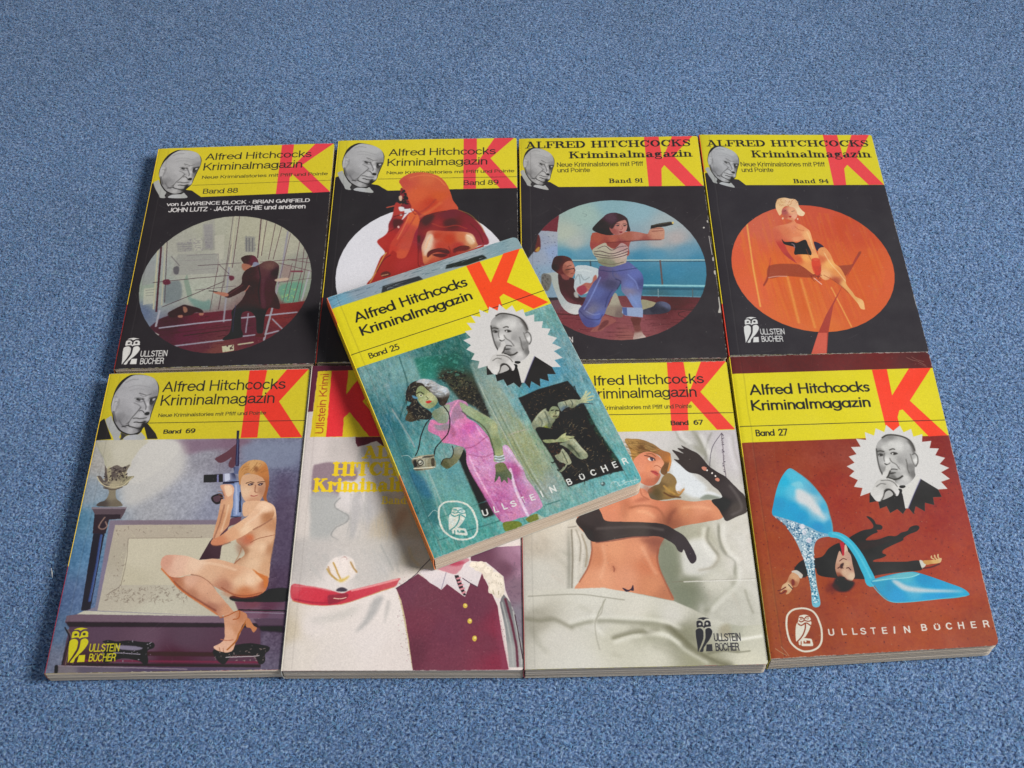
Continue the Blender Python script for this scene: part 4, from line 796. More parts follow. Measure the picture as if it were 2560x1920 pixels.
s #b09a88 b=.25 | 86.5,116 89.7,115.1 94.1,114.9 94.2,116.7 89.9,117.6 87.2,117.5
s #1a1416 | 60.2,161.1 62.5,157.8 70.5,158.1 71.2,159.4 66,160.6
s #4c1824 b=.2 | 78.6,159 80.6,157.1 83.8,157.9 84,159.9
f #b0ac90 | 60.2,165.7 67,164.7 67.7,169 61.2,170.1
spray #4c3034 n=14 w=1 len=2 ang=90 | 61.3,165.8 76.9,163 76.9,168.4 61.7,169.8
l #b0ac90 w=0.94 b=.2 | 69.6,164.8 78,163.4
warp a=.12 s=1.2
noise a=.05 s=.6
end
book 89 #2c282b
f #d2c12e | -7.7,-7.7 127.2,-5.8 118.6,45.2 33.9,45.9 27.9,40.9 0.4,34.5 -4.5,34.6
f #2c282b | -4.5,34.8 3.6,32.2 10.7,44.5 27.9,41.9 34.4,46.1 40.2,58.5 -2.7,57.5
use portrait | 4.3,21.3 30.2,16.1 18.8,43.3
f #d8434a | 80.8,-6.9 89.3,-6.7 89.5,22.9 103.8,-6.3 118.3,-6 98.1,18.5 115,45.4 104.1,45.4 91.5,26 88.8,29.4 89.2,45.3 81.3,45.4
l #26240f w=.3 | 27.6,35.6 126.5,35.4
t h #2c2b14 wt=-.001 "Alfred Hitchcocks" | 33.2,14.8 101.5,14.5 33.7,8.8
t h #2c2b14 wt=-.001 "Kriminalmagazin" | 32.8,24.1 96.1,23.6 32.7,18
t h #3a3815 "Neue Kriminalstories mit Pfiff und Pointe" | 32.7,31.6 113.3,31.2 32.7,29
t h #2c2b14 "Band 89" | 81.4,42 103.2,42.2 81.5,37.8
o #d4d1d6 | 59.1,117.1 111.4,116.8 56.5,60.5
g b=.1 | 44,33.4 48.3,30.9 54.8,30.2 61.4,31.6 67,35.2 71,41.4 73.3,48.3 75,55.1 78.4,62.6 73.1,66.1 67.8,68.9 60.9,68.8 54.6,69.3 50.6,64.1 47.7,56.6 44,45.3 42.2,41.4 40.9,37.6 | 47.9,35.5#c0573f 58.8,35.7#c8623f 67.2,42.1#c4583a 53.9,49.3#c85a38 72.9,57.2#c05038 62.2,57#b8402c 45.3,37.7#b84a3c 66.3,51.9#c4552f
s #7c2a30 b=.4 | 42.3,43.7 44.5,46.1 47.6,55.1 49.4,60.4 46.3,61.8 43.5,58.8 42.1,51.3
spray #2c1c1c n=24 w=1.6 len=2.5 | 42.1,45.2 45.1,46.1 48.3,59.6 41.8,56.5
s #c9a890 b=.2 | 41.3,51.2 43.1,50.5 43.3,54.3 41.9,54.6
l #b05040 w=1 b=.2 | 34.4,60.4 43.4,57.7
g b=.15 | 39.6,56.4 43.5,59.5 45.4,65.5 44,71.3 50.6,62.6 55,65.7 58.3,68.7 56.5,78.8 55.9,93.1 56.5,109.8 27.3,122.7 29,116 32.4,102.3 35,97.5 29.8,88.9 34,84 36,80.5 36.2,74 38,68.2 | 41,63.9#a83a34 39.3,72.6#7c2a30 43.9,68.4#a03830 32.7,89#a8342e 36.7,85.5#a8302c 34.8,110#9c2e28 48.2,110.3#a83230 37.4,99.6#a02e28 53.8,78.8#8a2a38
s #4a1c28 b=.5 a=.9 | 38.7,71.2 42.9,70.5 45.1,72.8 41.6,77 39.5,77.7
s #d0cdd0 b=.15 | 41.7,60.2 44.6,60.3 45.3,63.2 43.2,63.9 42,62.8
s #d0cdd0 b=.1 | 45.5,63.3 48.9,61.9 50.8,62.3 50.1,64.5 46.4,65.1
o #d0c4c0 b=.2 | 43.3,66.9 44.1,66.9 43.3,67.8
o #d0a8a0 b=.2 | 42.2,77 42.9,77.1 42.3,78.1
g b=.2 | 48,66.3 51.7,64.1 54.6,69.3 54.8,75.2 52.4,82.3 51.1,89.4 49.3,97.1 46.9,102.3 42.7,102.2 42,98.3 39.3,96.2 37.4,99.6 38,91.2 40.9,84.2 44.2,76.4 46.7,71.3 | 52,71.5#cc6038 47,78.6#b8443c 49.7,82.2#b04838 41.1,89.2#b84234 46.5,92.8#b84a3c 45.2,98.4#c45238 39.3,94.8#b83c30
c #a83c34 w=.9 b=.35 a=.7 | 51.9,68.5 48.5,77.2 44.6,85.7 41.3,92.7
c #b84838 w=.8 b=.3 a=.8 | 48.9,75 50.3,83 47.5,92.9
c #a03a30 w=1.2 b=.6 a=.8 | 64.2,54.1 58.6,62.1 52.3,66.4
c #d06c40 w=2 b=.9 a=.6 | 67.5,57.1 61.3,63.6 55.1,68.6
g b=.15 | 54.7,74.4 57.2,68.7 61.4,66.6 67.7,65.3 73,63.2 78.4,63.3 83.8,67.1 89.2,72.4 92.9,78.2 95,83.3 97.2,89.1 96.6,92.6 90.4,93.9 79,101.3 58.5,108.4 56.4,107 54.3,93 54,83.1 | 60,73.1#5e2028 73.1,67.6#6a2230 65.3,74.7#8a2c2c 75.4,74.9#571c24 86.5,72.3#76242e 91.9,83.2#7e2832 94.5,90.4#8a2e38 55.8,89.5#6c2430 62.9,82.6#8a302c 55.7,103.5#9a3230 83.9,79.5#7c2630
s #3e1820 b=.8 a=.8 | 56.3,73 58.3,68.7 63.5,67.4 62.6,71.7 59,76
s #471a22 b=1 a=.8 | 70.6,71.9 75.9,70.6 77.5,75 73.3,77.8 69.6,75.5
s #4a1c20 b=.5 | 54.1,85.2 55.6,84.5 55.8,89.5 54.8,90.2
g b=.35 | 58.8,86 60.2,81.1 64.4,80.4 70.8,81 78.7,81.5 84,82.3 87.7,84.6 89.8,90.3 89.9,94.6 79,100.6 68.7,104.5 59.5,107.8 57.7,101.5 56.9,93.1 | 61.4,86.1#c9a088 65.6,84.8#b0402c 73.6,87.8#b03c28 81.4,86.6#c06844 86.1,86.7#cfa07c 60.1,93.2#d0a088 59.9,102.9#c87850 68.4,93.3#b04030 78.9,93.6#a83830 63.6,105.8#b8503a 73.8,101.2#9c302c 86.7,92.4#c08058
s #d8bfa8 b=.7 a=.9 | 59.4,88.2 61.9,83.3 63.5,86.1 62.7,93.2 59.8,100.9 58.2,98.7
s #dcc09c b=.7 a=.85 | 83.5,84.5 87.2,85.3 88.8,91 86.2,92.4 83.5,88
g b=.4 a=.95 | 61.3,97.4 64.9,95.7 70.1,96.2 73.8,97.7 72.8,99.8 67.5,98.2 63.4,99.5 60.9,102.3 60.3,100.2 | 63.3,97.4#5a201c 71.2,97.6#4a181c
s #5c2020 b=.5 a=.9 | 76.3,95.6 82,93.7 86.2,94.8 84.2,97.2 79,97.8 76.4,99.1
s #4a1c20 b=.4 a=.9 | 63.4,100.2 68.1,99.3 72.8,100.5 68.7,102.5
c #e8b088 w=.8 b=.3 a=.8 | 59.4,95.2 60.5,89.6 62.4,84.7
c #e8d0b8 w=.8 b=.3 a=.8 | 84,84.5 86.7,86.7 88.3,90.3
c #3c1410 w=.6 b=.2 a=.9 | 62.3,97.1 66.4,95.4 70.6,95.7 73.2,97.3
c #3c1410 w=.6 b=.2 a=.9 | 76.8,96 81,93.6 85.2,94.1
c #7c2820 w=.5 b=.25 a=.8 | 73.1,93.5 74.3,97.7 73.8,101.9
c #e07c50 w=.7 b=.4 a=.6 | 47.9,34.7 56,32.6 64.3,35.1 69.9,42.1
c #8c2c24 w=.7 b=.3 a=.7 | 52.3,67.1 49.5,62.6 47.1,55.1
c #4c141c w=.8 b=.3 a=.8 | 55.2,73 58.3,68.7 63.5,65.9 70.4,64.2
c #a04030 w=.8 b=.4 a=.7 | 62.7,74.6 69.6,77.7 77.5,76.4 83.9,79.5
c #5c1c20 w=.6 b=.3 a=.8 | 86,75.2 91.3,82.5 94,91.1
c #4c1820 w=.6 b=.2 a=.8 | 39.1,68.2 42.7,66.9 46.4,65.5
c #5c1c20 w=.6 b=.2 a=.8 | 36,81.2 39.5,78.4 42.5,74.2
c #d87850 w=.7 b=.3 a=.7 | 48.1,68.5 45.3,77.8 42,87.1
c #c4a050 w=.6 b=.3 | 27.3,122 30.8,111.9 34.4,101 35.8,97.9
c #5c1c20 w=.5 b=.25 | 30.9,113.3 34.5,103.7 38.5,99.7
s #5c2c28 b=.2 | 33.5,114.4 36,112.7 38.6,113.5 39,115.9 35.7,117.1 33.9,116.4
l #c09068 w=.7 b=.15 | 34.1,116.1 37.7,115.1
c #6c2420 w=.4 b=.3 | 54.9,93 55.3,107 56.5,109.8
c #b07838 w=.5 b=.3 a=.7 | 78.4,63.3 85.9,67.9 92.4,76.8 94.5,82.6
warp a=.1 s=1.2
f #a8342e b=.2 | 26.8,122 58.5,108.4 79,100.6 94.6,92.6 89.5,114.6 75.4,179.1 21.7,177.9
book 91 #302c30
f #d2c22c | -4.9,-7 135,-5.6 114.7,44.8 24.1,44.1 18.9,39.7 -0.4,35.5 -5.3,35.4
f #302c30 | -5.3,35.7 1.3,33.4 7.2,44.1 18.8,41.7 24.1,44.1 25,59.8 -5.5,59.3
use portrait | 2.4,23.2 21.9,20.8 13,42.6
f #e0464a | 80.5,-5.3 89.7,-5.1 90.8,20.5 100.5,-4.9 115.4,-4.6 98.1,17.8 114.3,44.9 103.4,44.7 91.6,26.1 89.6,29.1 88.6,44.6 80.5,44.5
t s #241f0e "ALFRED HITCHCOCKS" | 3.7,8.4 109.8,9.9 3.9,2.4
t s #241f0e "Kriminalmagazin" | 31.4,18.2 110.4,19.2 32,12.3
t h #33311a wt=-.001 "Neue Kriminalstories mit Pfiff" | 23.7,26.1 78.4,26.4 23.8,22.2
t h #33311a wt=-.001 "und Pointe" | 23.9,31.2 44.4,31.1 24,27.5
t s #241f0e wt=.09 "Band 91" | 55.7,41.2 77.3,41.2 55.9,37.4
t h #c8c4c4 wt=.02 "ULLSTEIN" | 13.8,167.5 28.7,167.3 13.9,163.7
clipo | 56.6,111.3 109.7,111.3 56.6,166.4
G | -0,48 119.4,50.3 110.8,135.6 -1.1,133.6 | 56.3,60.9#7d9fa8 39.1,68.4#93aaa4 73,65.1#84a4b0 89,77#98a4a8 27.3,83.4#a4aca0 32.6,91#a2a8a4 93.6,88.4#a49c9c 82.3,91.9#a09c9c 65.7,92.3#8a98a4 26.7,101.2#4a86a0 98.2,99.6#5c88a0 37.7,100.7#5c8ca4 81.5,101.5#4c84a0 70.4,104.2#3d7a98 103,107#3c7896 91.5,114#3b7a98 80.1,120.9#34748f 69.3,120.7#2e6c88 101.6,121.3#3a7690 37.4,108#427890 79.2,132.9#39606c 100.7,131.9#3c6c7e
G b=.3 | 2.6,101.5 10.7,80.8 22.4,81 21.1,134 2.1,133.6 | 16.1,86.9#8c94a8 10.3,101.6#8f99ac 20.2,98.1#8496b8 12.7,116.1#8098ae 17.8,85.4#9aa0aa 18.3,130.4#7a92a6
spray #585f74 n=60 w=.5 len=.8 a=.7 | 12.3,85.3 21.7,85.5 20.6,123.4 7.3,116.1
f #6a2e36 | 9.6,80.8 23.9,66.5 22.1,82.1 16.3,81.3
s #5c2c2a b=.3 | 4,80.7 10.6,83.8 11.9,91.3 11.2,96.5 8.1,98.3 4.4,91.2
s #a8803c b=.3 | 8.4,97.2 10.4,94.3 11.4,95 10.3,98
f #302c30 b=.3 | 2.9,82.9 10.3,84.6 8.2,97.2 2.5,105.9
G b=.3 | 13.8,136.6 36.3,134.2 65.8,133.4 107.9,134.8 102.3,169.8 13.1,168.3 | 25.1,151.2#70363c 45.8,158.3#7c444a 67,155.3#80464c 89.4,138.6#4a2428 78.5,141.9#55282c 93.8,149#6c3438 61.1,165.2#8a5450 17.5,137.4#60444c 40.9,151.5#6a3238
spray #3c1c20 n=120 w=.35 len=9 ang=1 dev=3 a=.5 b=.1 | 17.4,140.8 102.9,136.1 93.5,152.4 61.1,165.2 25,154.6
l #35181c w=.6 b=.15 | 70.4,143.8 100.6,144.3
l #39191d w=.6 b=.15 | 18.9,146.3 32.6,147.6
c #3c1c20 w=.4 | 98.4,145 91.9,146.2 90.2,148.3 93.7,150.4
l #9fb4b0 w=.8 b=.1 | 29.9,105.3 110.1,106.5
l #38302e w=.3 b=.1 | 29.8,106.4 110,107.6
l #3a4a52 w=.8 b=.1 | 41.2,106.2 41.3,109.8
l #5c4c4c w=1 b=.1 | 82.8,106.6 82.7,125.6
l #88bcc4 w=1.3 b=.15 | 71.1,125.6 108.1,126.8
l #2c5468 w=1.8 b=.2 | 70.9,128.2 107.9,129.2
l #5890a4 w=.8 b=.15 | 70.6,133.4 105.2,135.1
l #6c8890 w=.6 | 79.9,128.7 79.6,134.7
l #4c5c60 w=.6 | 100.1,129.1 99.6,135
g m=1.12 | 17.9,114.8 21.4,114.9 23.5,117.1 31,120.1 31.9,110.7 37.4,109.4 42.7,110.9 45.9,113.2 45.1,118.9 41.7,122.4 40.5,124.5 42,126.6 37.5,131.5 30.5,132 31.9,137.6 34.9,141.8 32.6,146.6 28.4,146.5 24.3,143 21.8,137.4 19.4,129 16.9,119.8 12.7,116.1 | 37.1,114.4#a0a8ac 34.2,120.1#98a4aa 20.6,123.4#8e9490 19.7,118.4#8c9290 25.4,141#9c9ea0 30.6,143.8#a8a8a8 33.7,132.1#9ca0a4 22.9,137.5#90989a
s #6b6a66 b=.4 | 12.1,116.1 17,116.9 17.4,123.4 15.1,129 11.9,126.1
spray #4c4844 n=16 w=.6 len=4 ang=75 b=.2 a=.8 | 12.7,116.9 17,118.4 15.1,128.3 12,124.7
g | 21.9,115.6 26.2,117.8 31,120.1 30.7,127.1 33.7,133.5 38.4,136.3 35,139.7 27.6,138.2 24.1,133.3 22.1,127 | 26,123.5#40242a 31,134.1#3c2428 28.2,137.6#5c3438
g | 18.3,107.6 20.1,102.5 24.5,101.5 28.3,102.7 30.4,105.6 31.3,110.7 31.7,115.1 29.4,118.6 26.1,119.3 22.4,116.3 19.3,113.4 18,111.2 | 22.2,104.8#38201f 26.7,103.4#4a2c28 19.3,111.2#301a1c 29.6,113.6#7c4438 27.4,115#8a4c44 24.6,114.9#5c2c2c 30.8,109.3#6a3430
g k=.01 | 24.8,109.2 27.1,106.3 29.9,106 31.4,109.3 31.9,112.9 31.1,116.5 29.7,119 27.3,117.5 24.7,114.2 | 25.9,110.6#8c5448 28.1,108.5#a86c5c 30.3,109.3#b07464 31.2,112.9#a86858 29.5,116.5#a06454 26.3,114.2#7c483c
l #2c1618 w=.35 | 27.5,110.1 29.7,109.3
c #4c2820 w=.35 b=.05 | 31,111.5 31.8,113.3 31.1,114.2
l #6c2c28 w=.35 | 29.2,115.9 30.9,115.4
s #7c4440 b=.2 | 23.5,116.3 26.2,117.1 28.3,118.9 27.2,120.7 24.5,119.9
l #2c1618 w=.5 b=.1 | 26.3,112.8 31.3,111.8
s #a8685c b=.1 | 36.8,123.7 38.9,123 40.5,124.5 38.8,126.6 36.6,126.5
s #a06054 b=.15 | 44.1,117.1 44.4,121 42,126.6 36.4,131.4 33.2,131.4 32.3,127.9 36.8,123.7 41.1,123.1 42.4,118.8
s #8c3848 b=.3 a=.9 | 32.3,127.2 36.7,125.1 38.1,129.4 34.2,132.8
s #9c9c98 b=.2 | 30.6,130.6 32.2,130 33.1,134.2 31,133.8
g | 49.8,141.4 54.7,131.1 57.3,140.1 58.3,142.2 57.3,149.7 47.4,146.8 46.5,144.1 | 52.2,136.6#9a9484 51.7,145.5#86786c 55.9,147#6c5c58
g | 69.3,136.9 74.5,137.7 78.6,139.8 75.3,142.5 69.3,144.5 | 72.3,139#8c8870 75.9,140.5#948c70
g | 69.8,144.5 75.8,141.9 78.7,138.5 83,138.5 86,141.3 85.7,144.8 82.9,146.8 77,147.7 69.9,147.6 | 75.6,144.6#2c2c38 83.9,140.6#565a74 72.9,145.9#3c3c48 81.5,144.7#30303c
g | 42.8,85.2 45.1,83 55,85.4 65.2,82.6 71.8,83.4 76.7,84.7 78.6,81.3 83.2,79.5 87,80.7 86.8,87.5 84.9,89.7 71.4,89.8 66.6,90.8 64.9,95.3 63.4,102.6 48.5,103.8 43.3,98.6 41.6,94.1 42.1,88.9 | 46.6,87.5#9c5040 52,90.6#8a4038 71.6,86.5#a86c60 63.3,86.3#9c5c4c 43.5,94.9#904440 60.2,92.2#844040 81.7,85.1#b07c68 85.2,82.9#b48470 74.2,88.7#8c4c44 54.8,89.1#a05848
c #5c2828 w=.7 b=.3 a=.8 | 51.9,91.7 59.1,91.1 66.9,90.5 74.1,89.9 84.6,89.8
s #7c3c38 b=.4 a=.8 | 52.4,92.1 60.2,92.2 57.2,95.9 53.9,95.1
l #7c4840 w=.5 b=.15 | 79.6,82.8 86.3,82.2
l #7c4840 w=.4 b=.1 | 80.9,80.6 86.5,80.3
g | 42.8,97.4 50.3,91.7 52.3,94.3 55.5,96.6 57.8,95.1 60.7,91.9 64.4,95.3 63.5,101.1 62.6,107 60.8,109.1 53.6,111.1 47.2,108.9 45.2,104.5 | 49,95#a8a290 61.6,95.2#a88888 45.9,100.8#a09c88 59.6,102.5#b8a49c 53.7,109#7c7c68 48.3,108.2#787860 58.3,105.4#a89888
c #46343a w=.4 b=.05 | 46.2,96 50.7,94.3 54.3,97.7 58.9,95.2 63.3,94.5
c #46343a w=.5 b=.05 | 43.8,98.9 47.7,98.3 54.2,100.6 60.9,98.1 64,96.4
c #46343a w=.5 b=.05 | 43.8,100.4 48.6,101.6 54.1,102.4 60.8,100.4 63.9,98.9
c #4c3a3e w=.5 b=.05 | 44.2,102.2 48.6,103.4 54.5,104 60.6,102.5 63.5,101.1
c #6c6254 w=.6 b=.1 | 46.2,107.4 53.7,109 60.9,107.3
g | 46.6,110.3 53.6,111.1 61.4,108.4 63.7,107 68.2,112.1 71.2,116.5 71.8,122.9 70.2,131.3 69.3,136.9 69.4,143.1 64.7,142.3 61.4,134.7 58.5,129.7 58.3,124.1 55.9,128.3 52.3,134.5 49.3,142.1 47.4,147.5 45.6,151.6 43.8,155.6 38.5,156.8 35.5,154.8 33.1,148.6 32.7,143.8 35.6,139.1 38.6,130.8 42.2,123.1 45.1,118.9 | 47.9,116.8#54466a 58.8,114.8#565a90 66.8,117.1#5a64a0 52.9,124#42405c 44.5,130.9#545c90 63.6,125.6#5f6aa4 62.8,129.8#76728c 65.5,136.8#6c80b0 40.2,144#6a6880 36,141.1#4c4c78 43.7,148.1#5460a0 36.6,153.4#48487a 70.1,124.3#444878 49.7,134.5#484c7c 54.8,118.3#5c5878
c #2c2c48 w=.6 b=.25 a=.8 | 55.9,128.3 58.4,122.7 55.3,120.5
c #2c3054 w=.5 b=.15 a=.8 | 45.9,113.2 53.4,114.7 61.6,113.5 68.8,112.1
c #3c4474 w=.4 b=.15 a=.8 | 54,113.3 54.3,118.3 56.3,120.5
c #8090c8 w=.8 b=.3 a=.6 | 46.7,118.9 43,128 39.4,136.4 35.9,143.2
c #8090c8 w=.8 b=.3 a=.5 | 63,117.1 67,122.8 68.2,128.5
c #30345c w=.5 b=.2 a=.8 | 48.2,142 50.2,134.5 53.2,128.9
c #9098c0 w=.5 b=.2 a=.6 | 36.9,144.6 41.1,147.4 44.8,146.8
c #3c2420 w=.4 b=.1 | 25.5,123.5 26.9,129.9 29.9,134.8
c #c8d0d0 w=.7 b=.3 a=.7 | 32.8,113.6 37.2,113 41.5,114.5
c #70787c w=.5 b=.2 a=.7 | 34.9,116.6 36.9,120.9 40.2,118.8
c #70787c w=.5 b=.2 a=.7 | 31.5,120.8 33.8,116.5 34.6,123.7
c #34345a w=.6 b=.25 a=.7 | 33.2,144.5 37.8,150.1 44.1,150.9 46.3,147.5
c #7c8cc0 w=1 b=.5 a=.6 | 63.2,131.9 65,136.8 67.3,141.7
f #8898b8 b=.1 | 58.3,142.2 68.9,142.6 70,143.8 69.5,149.9 59.5,148.4 57.6,146.3
f #485888 b=.1 | 58,142.4 60.7,142.4 60.6,148.4 58.5,147.7
s #88504c b=.15 | 46.8,148.2 51.5,149.6 54,152.4 51.3,154.4 47.4,157 45.8,159 40.5,160.2 38.9,159.5 42.2,156.2 44.4,154.2
s #4c2428 b=.4 a=.6 | 46.1,152.9 49.3,151.6 49.2,154.3 45.8,157.6 43.1,158.9
g b=.1 | 62.6,150 68.3,150.5 67.5,155.3 68.6,161.4 70,164.7 64.2,165.9 62.9,165.3 64,160 63.3,154.6 | 65,153.2#5c302c 65.7,158.6#6c3c38 66.5,162.7#a48c84 67.9,164.7#b8a8a0
g | 43.6,80.7 46,76.1 50.2,70.9 53.7,67.5 58.3,66.8 62.7,68.8 65.3,71.9 66.1,77.3 66.6,81.8 65.2,82.6 61.9,81.8 55,85.4 48.4,84.1 | 49.9,77#2e1d24 55.8,71#4c3440 61.4,70.3#38242c 46.9,81.5#2a191e 64.9,78.8#301c22
g | 54.3,78.6 57.8,75.6 61.3,73.4 64.1,73.1 65,76.5 64.4,81 62.3,84 59.4,85.5 56.2,84.7 54.4,81.6 | 58.2,78.7#a86c64 62.2,77.2#b07c70 56.3,81.7#90504c 63,81#b47c74
c #3c2228 w=.35 | 57.4,76.5 58.9,75.9 60.4,76.4
c #3c2228 w=.35 | 62.3,76.5 63.6,76.2 64.7,77
s #2c1c24 | 57.9,77.6 59.1,77 60.2,77.5 59,78.1
o #d0c0c0 | 58.7,77.6 59,77.6 58.7,77.8
s #2c1c24 | 62.4,77.8 63.4,77.2 64.4,77.7 63.3,78.3
c #884c48 w=.35 b=.1 | 61.6,77.6 61.9,80.2 61.1,81.1 60.4,80.8
s #7c2c34 b=.05 | 59.7,82.9 60.7,82.5 61.9,82.8 60.9,83.8
s #38222a b=.15 | 54.3,78.6 57.8,74.8 61.9,71.9 64.1,72.7 58.9,74.9 55.9,80.1
f #2e2a26 b=.1 | 79.4,77.9 83.4,76.5 91.4,74.9 93.1,75.9 93,77.4 87.7,79.1 83.2,79.5 79.8,80.6 78.9,80.6
l #585448 w=.5 b=.1 | 80.5,77.7 91.3,75.6
o #c8b068 b=.1 | 92.9,75.9 93.5,75.9 92.8,76.9
c #6c7c7c w=.25 b=.1 a=.8 | 38,66.8 40.8,68.4 39,69.9
c #6c7c7c w=.25 b=.1 a=.8 | 34.2,77.4 37.6,76.4
warp a=.12 s=1.2
noise a=.05 s=.6
end
s #a8a49c | 113.7,74.5 114.5,74.3 114.5,76.1 113.8,76.1
o #b8b4ae | 111.4,80.3 112,80.3 111.3,81
s #a8a49c | 114.1,104.7 115,104.5 115,107 114,107.2
s #b0aca4 | 114,115.1 115.1,115.1 114.9,118.1 113.9,117.5
l #b8b4ae w=.4 | 113.8,87.3 114.2,102.3
s #b0aca4 | 114.4,135.9 115.3,135.9 115.1,142.9 115.2,146.6 113.2,147 114.2,142.9
o #b8b4ae | 115.9,156.9 116.3,156.9 115.8,157.8
book 94 #332f33
f #d2c22c | -6.7,-6 127.8,-6.7 115.1,45.8 25.9,45.8 21.9,41 -0.5,36.2 -6.5,36.2
f #332f33 | -4.5,36.5 2.7,34.6 10.5,45.8 21.6,43.8 26.1,45.9 25.2,63.2 -7.1,63
use portrait | 3.7,24.6 23.9,23 13.7,43.9
f #e0464a | 82.7,-3.5 92,-3.6 92.9,22.3 103.2,-3.6 115.6,-3.7 101.4,20.9 114.6,45.6 104.9,45.7 94.2,27.7 91.6,31.1 90.4,45.8 82.4,46
t s #241f0e "ALFRED HITCHCOCKS" | 4.1,10.9 111.3,10.9 4.6,5.2
t s #241f0e "Kriminalmagazin" | 32.6,21 111.6,20.9 33.2,14.9
t h #33311a wt=-.001 "Neue Kriminalstories mit Pfiff" | 24.7,29.1 79.7,29.1 25,25.2
t h #33311a wt=-.001 "und Pointe" | 24.8,34.1 45.4,34.1 25,30.3
t s #241f0e wt=.09 "Band 94" | 56.8,44.1 79.7,44.2 57.1,40.4
use owl #cfccc8 #332f33 | 16.1,152.2 10.6,170.8 18.7,170.7
clipo | 58.2,113.8 107.2,113.8 58.2,164.3
G | 10.5,57.1 122.6,57.6 100.1,170.8 -1.6,168.7 | 18.4,99.4#d05a3c 33,82.9#c86048 65.9,74.7#c45038 89.8,83.4#c04c30 34.9,115.8#d06030 90.1,116.5#c8582c 48.6,147.3#cc6030 72.5,147.7#c85830 20.7,131.4#d05e3c 100.8,124.7#cc5a34 58.7,158.8#d06834 35.6,154.6#d06438
spray #d8802c n=110 w=1 len=40 ang=84 dev=3 a=.28 b=.5 | 21.4,74.4 91.3,74.8 102.3,116.6 77.1,155.4 35.6,154.6 15.5,123.5
spray #c0481f n=70 w=1 len=40 ang=84 dev=3 a=.25 b=.6 | 47.4,70.3 101.6,87.7 99.3,132.6 52.8,158.7 30.7,146.9
l #e0a050 w=1 b=.4 a=.9 | 22.5,78.6 22,115.6 22.6,144.5
l #e09848 w=1.4 b=.6 a=.7 | 41.7,119.8 43.6,157
l #e09848 w=1.2 b=.6 a=.7 | 49.7,123.9 52.5,160.9
l #e0a050 w=.8 b=.3 a=.8 | 66.9,130.5 73.8,160.6
end
f #a23f34 | 88.2,102.8 89.7,103.4 76.5,124.3 65.8,144.5 59.6,164.8 56,181.5 46.7,181.3 53.7,164.7 60.5,151.3 72.1,132.1 78.2,121.1 84.8,108.3
f #c85a48 | 53.7,164.7 58.9,164.8 55.7,181.5 46.9,181.3
s #90402e b=.2 a=.85 | 32.1,113.3 44.1,111.7 59.8,113.7 75.2,113.5 84.2,111.5 88.2,102.8 89.4,103.8 81.8,114.8 75.5,122.7 64.7,121.8 55.3,122.8 40.3,121.4 30.3,122.9
c #b84838 w=.5 b=.15 | 33.6,106.9 30.9,118.1 26.4,129.1
c #903c2e w=1 b=.2 | 32.1,113.3 29.7,122.9 26.8,128.3
c #d8a090 w=.5 b=.15 | 30.3,122.5 35.3,121.5 41.5,121.6
g | 53.6,78.4 56.2,79.7 59.5,83.1 61,85.7 61.6,94 62.3,101.5 63.2,108 60.4,109.6 58.5,106.4 57.6,99.8 56.6,94 55.1,91.5 50.4,93.9 44.2,93 42.7,90.5 43.8,96.4 45.3,102.9 49.1,111.1 46.9,109.5 42.6,104.5 39.8,98 38.2,91.3 38.1,83 42.2,80.5 47.4,79.2 50.9,77.1 52.4,75.4 | 54.6,82.2#e09060 59.4,88.2#e8a870 60.7,99.8#dc9460 45.3,85.5#d07450 40,87.2#c86048 52.3,89#d88058 41,98#b84038 44.7,107#a83a38 50.8,78#dc8860 60.8,107.2#e8a060 52.2,81.4#d88060
s #e09468 b=.6 a=.8 | 49.6,90.6 54.7,89.8 56.2,92.3 52.9,94 49.8,93.5
g | 42.6,91.4 44.1,93.9 49.1,93.9 51.5,94.8 56.9,92.3 58.1,96.5 58.7,104.9 49.1,104.6 49.5,99.7 49.1,98.1 46.2,97 43.3,95.5 | 49.5,99.7#241c22 44,94.7#2a1e24 57,99.8#1e1a20
c #8c7c84 w=.6 b=.2 | 48.2,95.6 49.4,96.4 49.6,98.9
g | 62.2,94 65.2,95.3 67.5,98.1 65.7,99.9 63,101.5 62.2,98.2 | 64.2,97.4#34243c
g | 48.8,105 52.6,104.2 58.1,104.9 58.8,108 58.1,112.8 59.1,118.5 57.6,120.1 53.4,115.2 49.1,111.1 48,107.9 | 54.6,107.1#e8a058 50.8,107.9#cc5c38 56,114.4#dc8c50
g | 63.7,100.7 67.8,98.7 70.6,104 71.9,111.4 74.9,115.5 76.7,122.7 76.4,128.3 79,134.6 80.2,137.8 83.9,140.9 84.1,146.3 83.8,147.9 81.6,147.1 80.5,143.2 78.3,138.5 75.1,132.2 70,126.6 66.2,120.2 67.5,123.4 64.2,124.9 61.6,121.7 63.1,116.1 62.9,109.7 | 66.4,103.2#dc9058 68.7,112.2#e8a860 72.5,118.7#d8884c 75.8,128.3#dca060 79.5,138.5#d49a5c 82.3,143.2#e0ac70 64.8,121#e4a870 64.4,108.1#cc6840 70.1,125.8#a84c34
s #d04030 b=.3 a=.8 | 58.8,108 63.2,108 63.2,115.3 61.7,120.9 58.8,120.1 57.8,114.5
spray #7c2c28 n=14 w=.4 len=4 | 55.8,120 62.5,120.1 61.6,125.7 55.5,125.6
l #e0a898 w=.6 b=.1 | 57.7,123.2 61.5,128.1
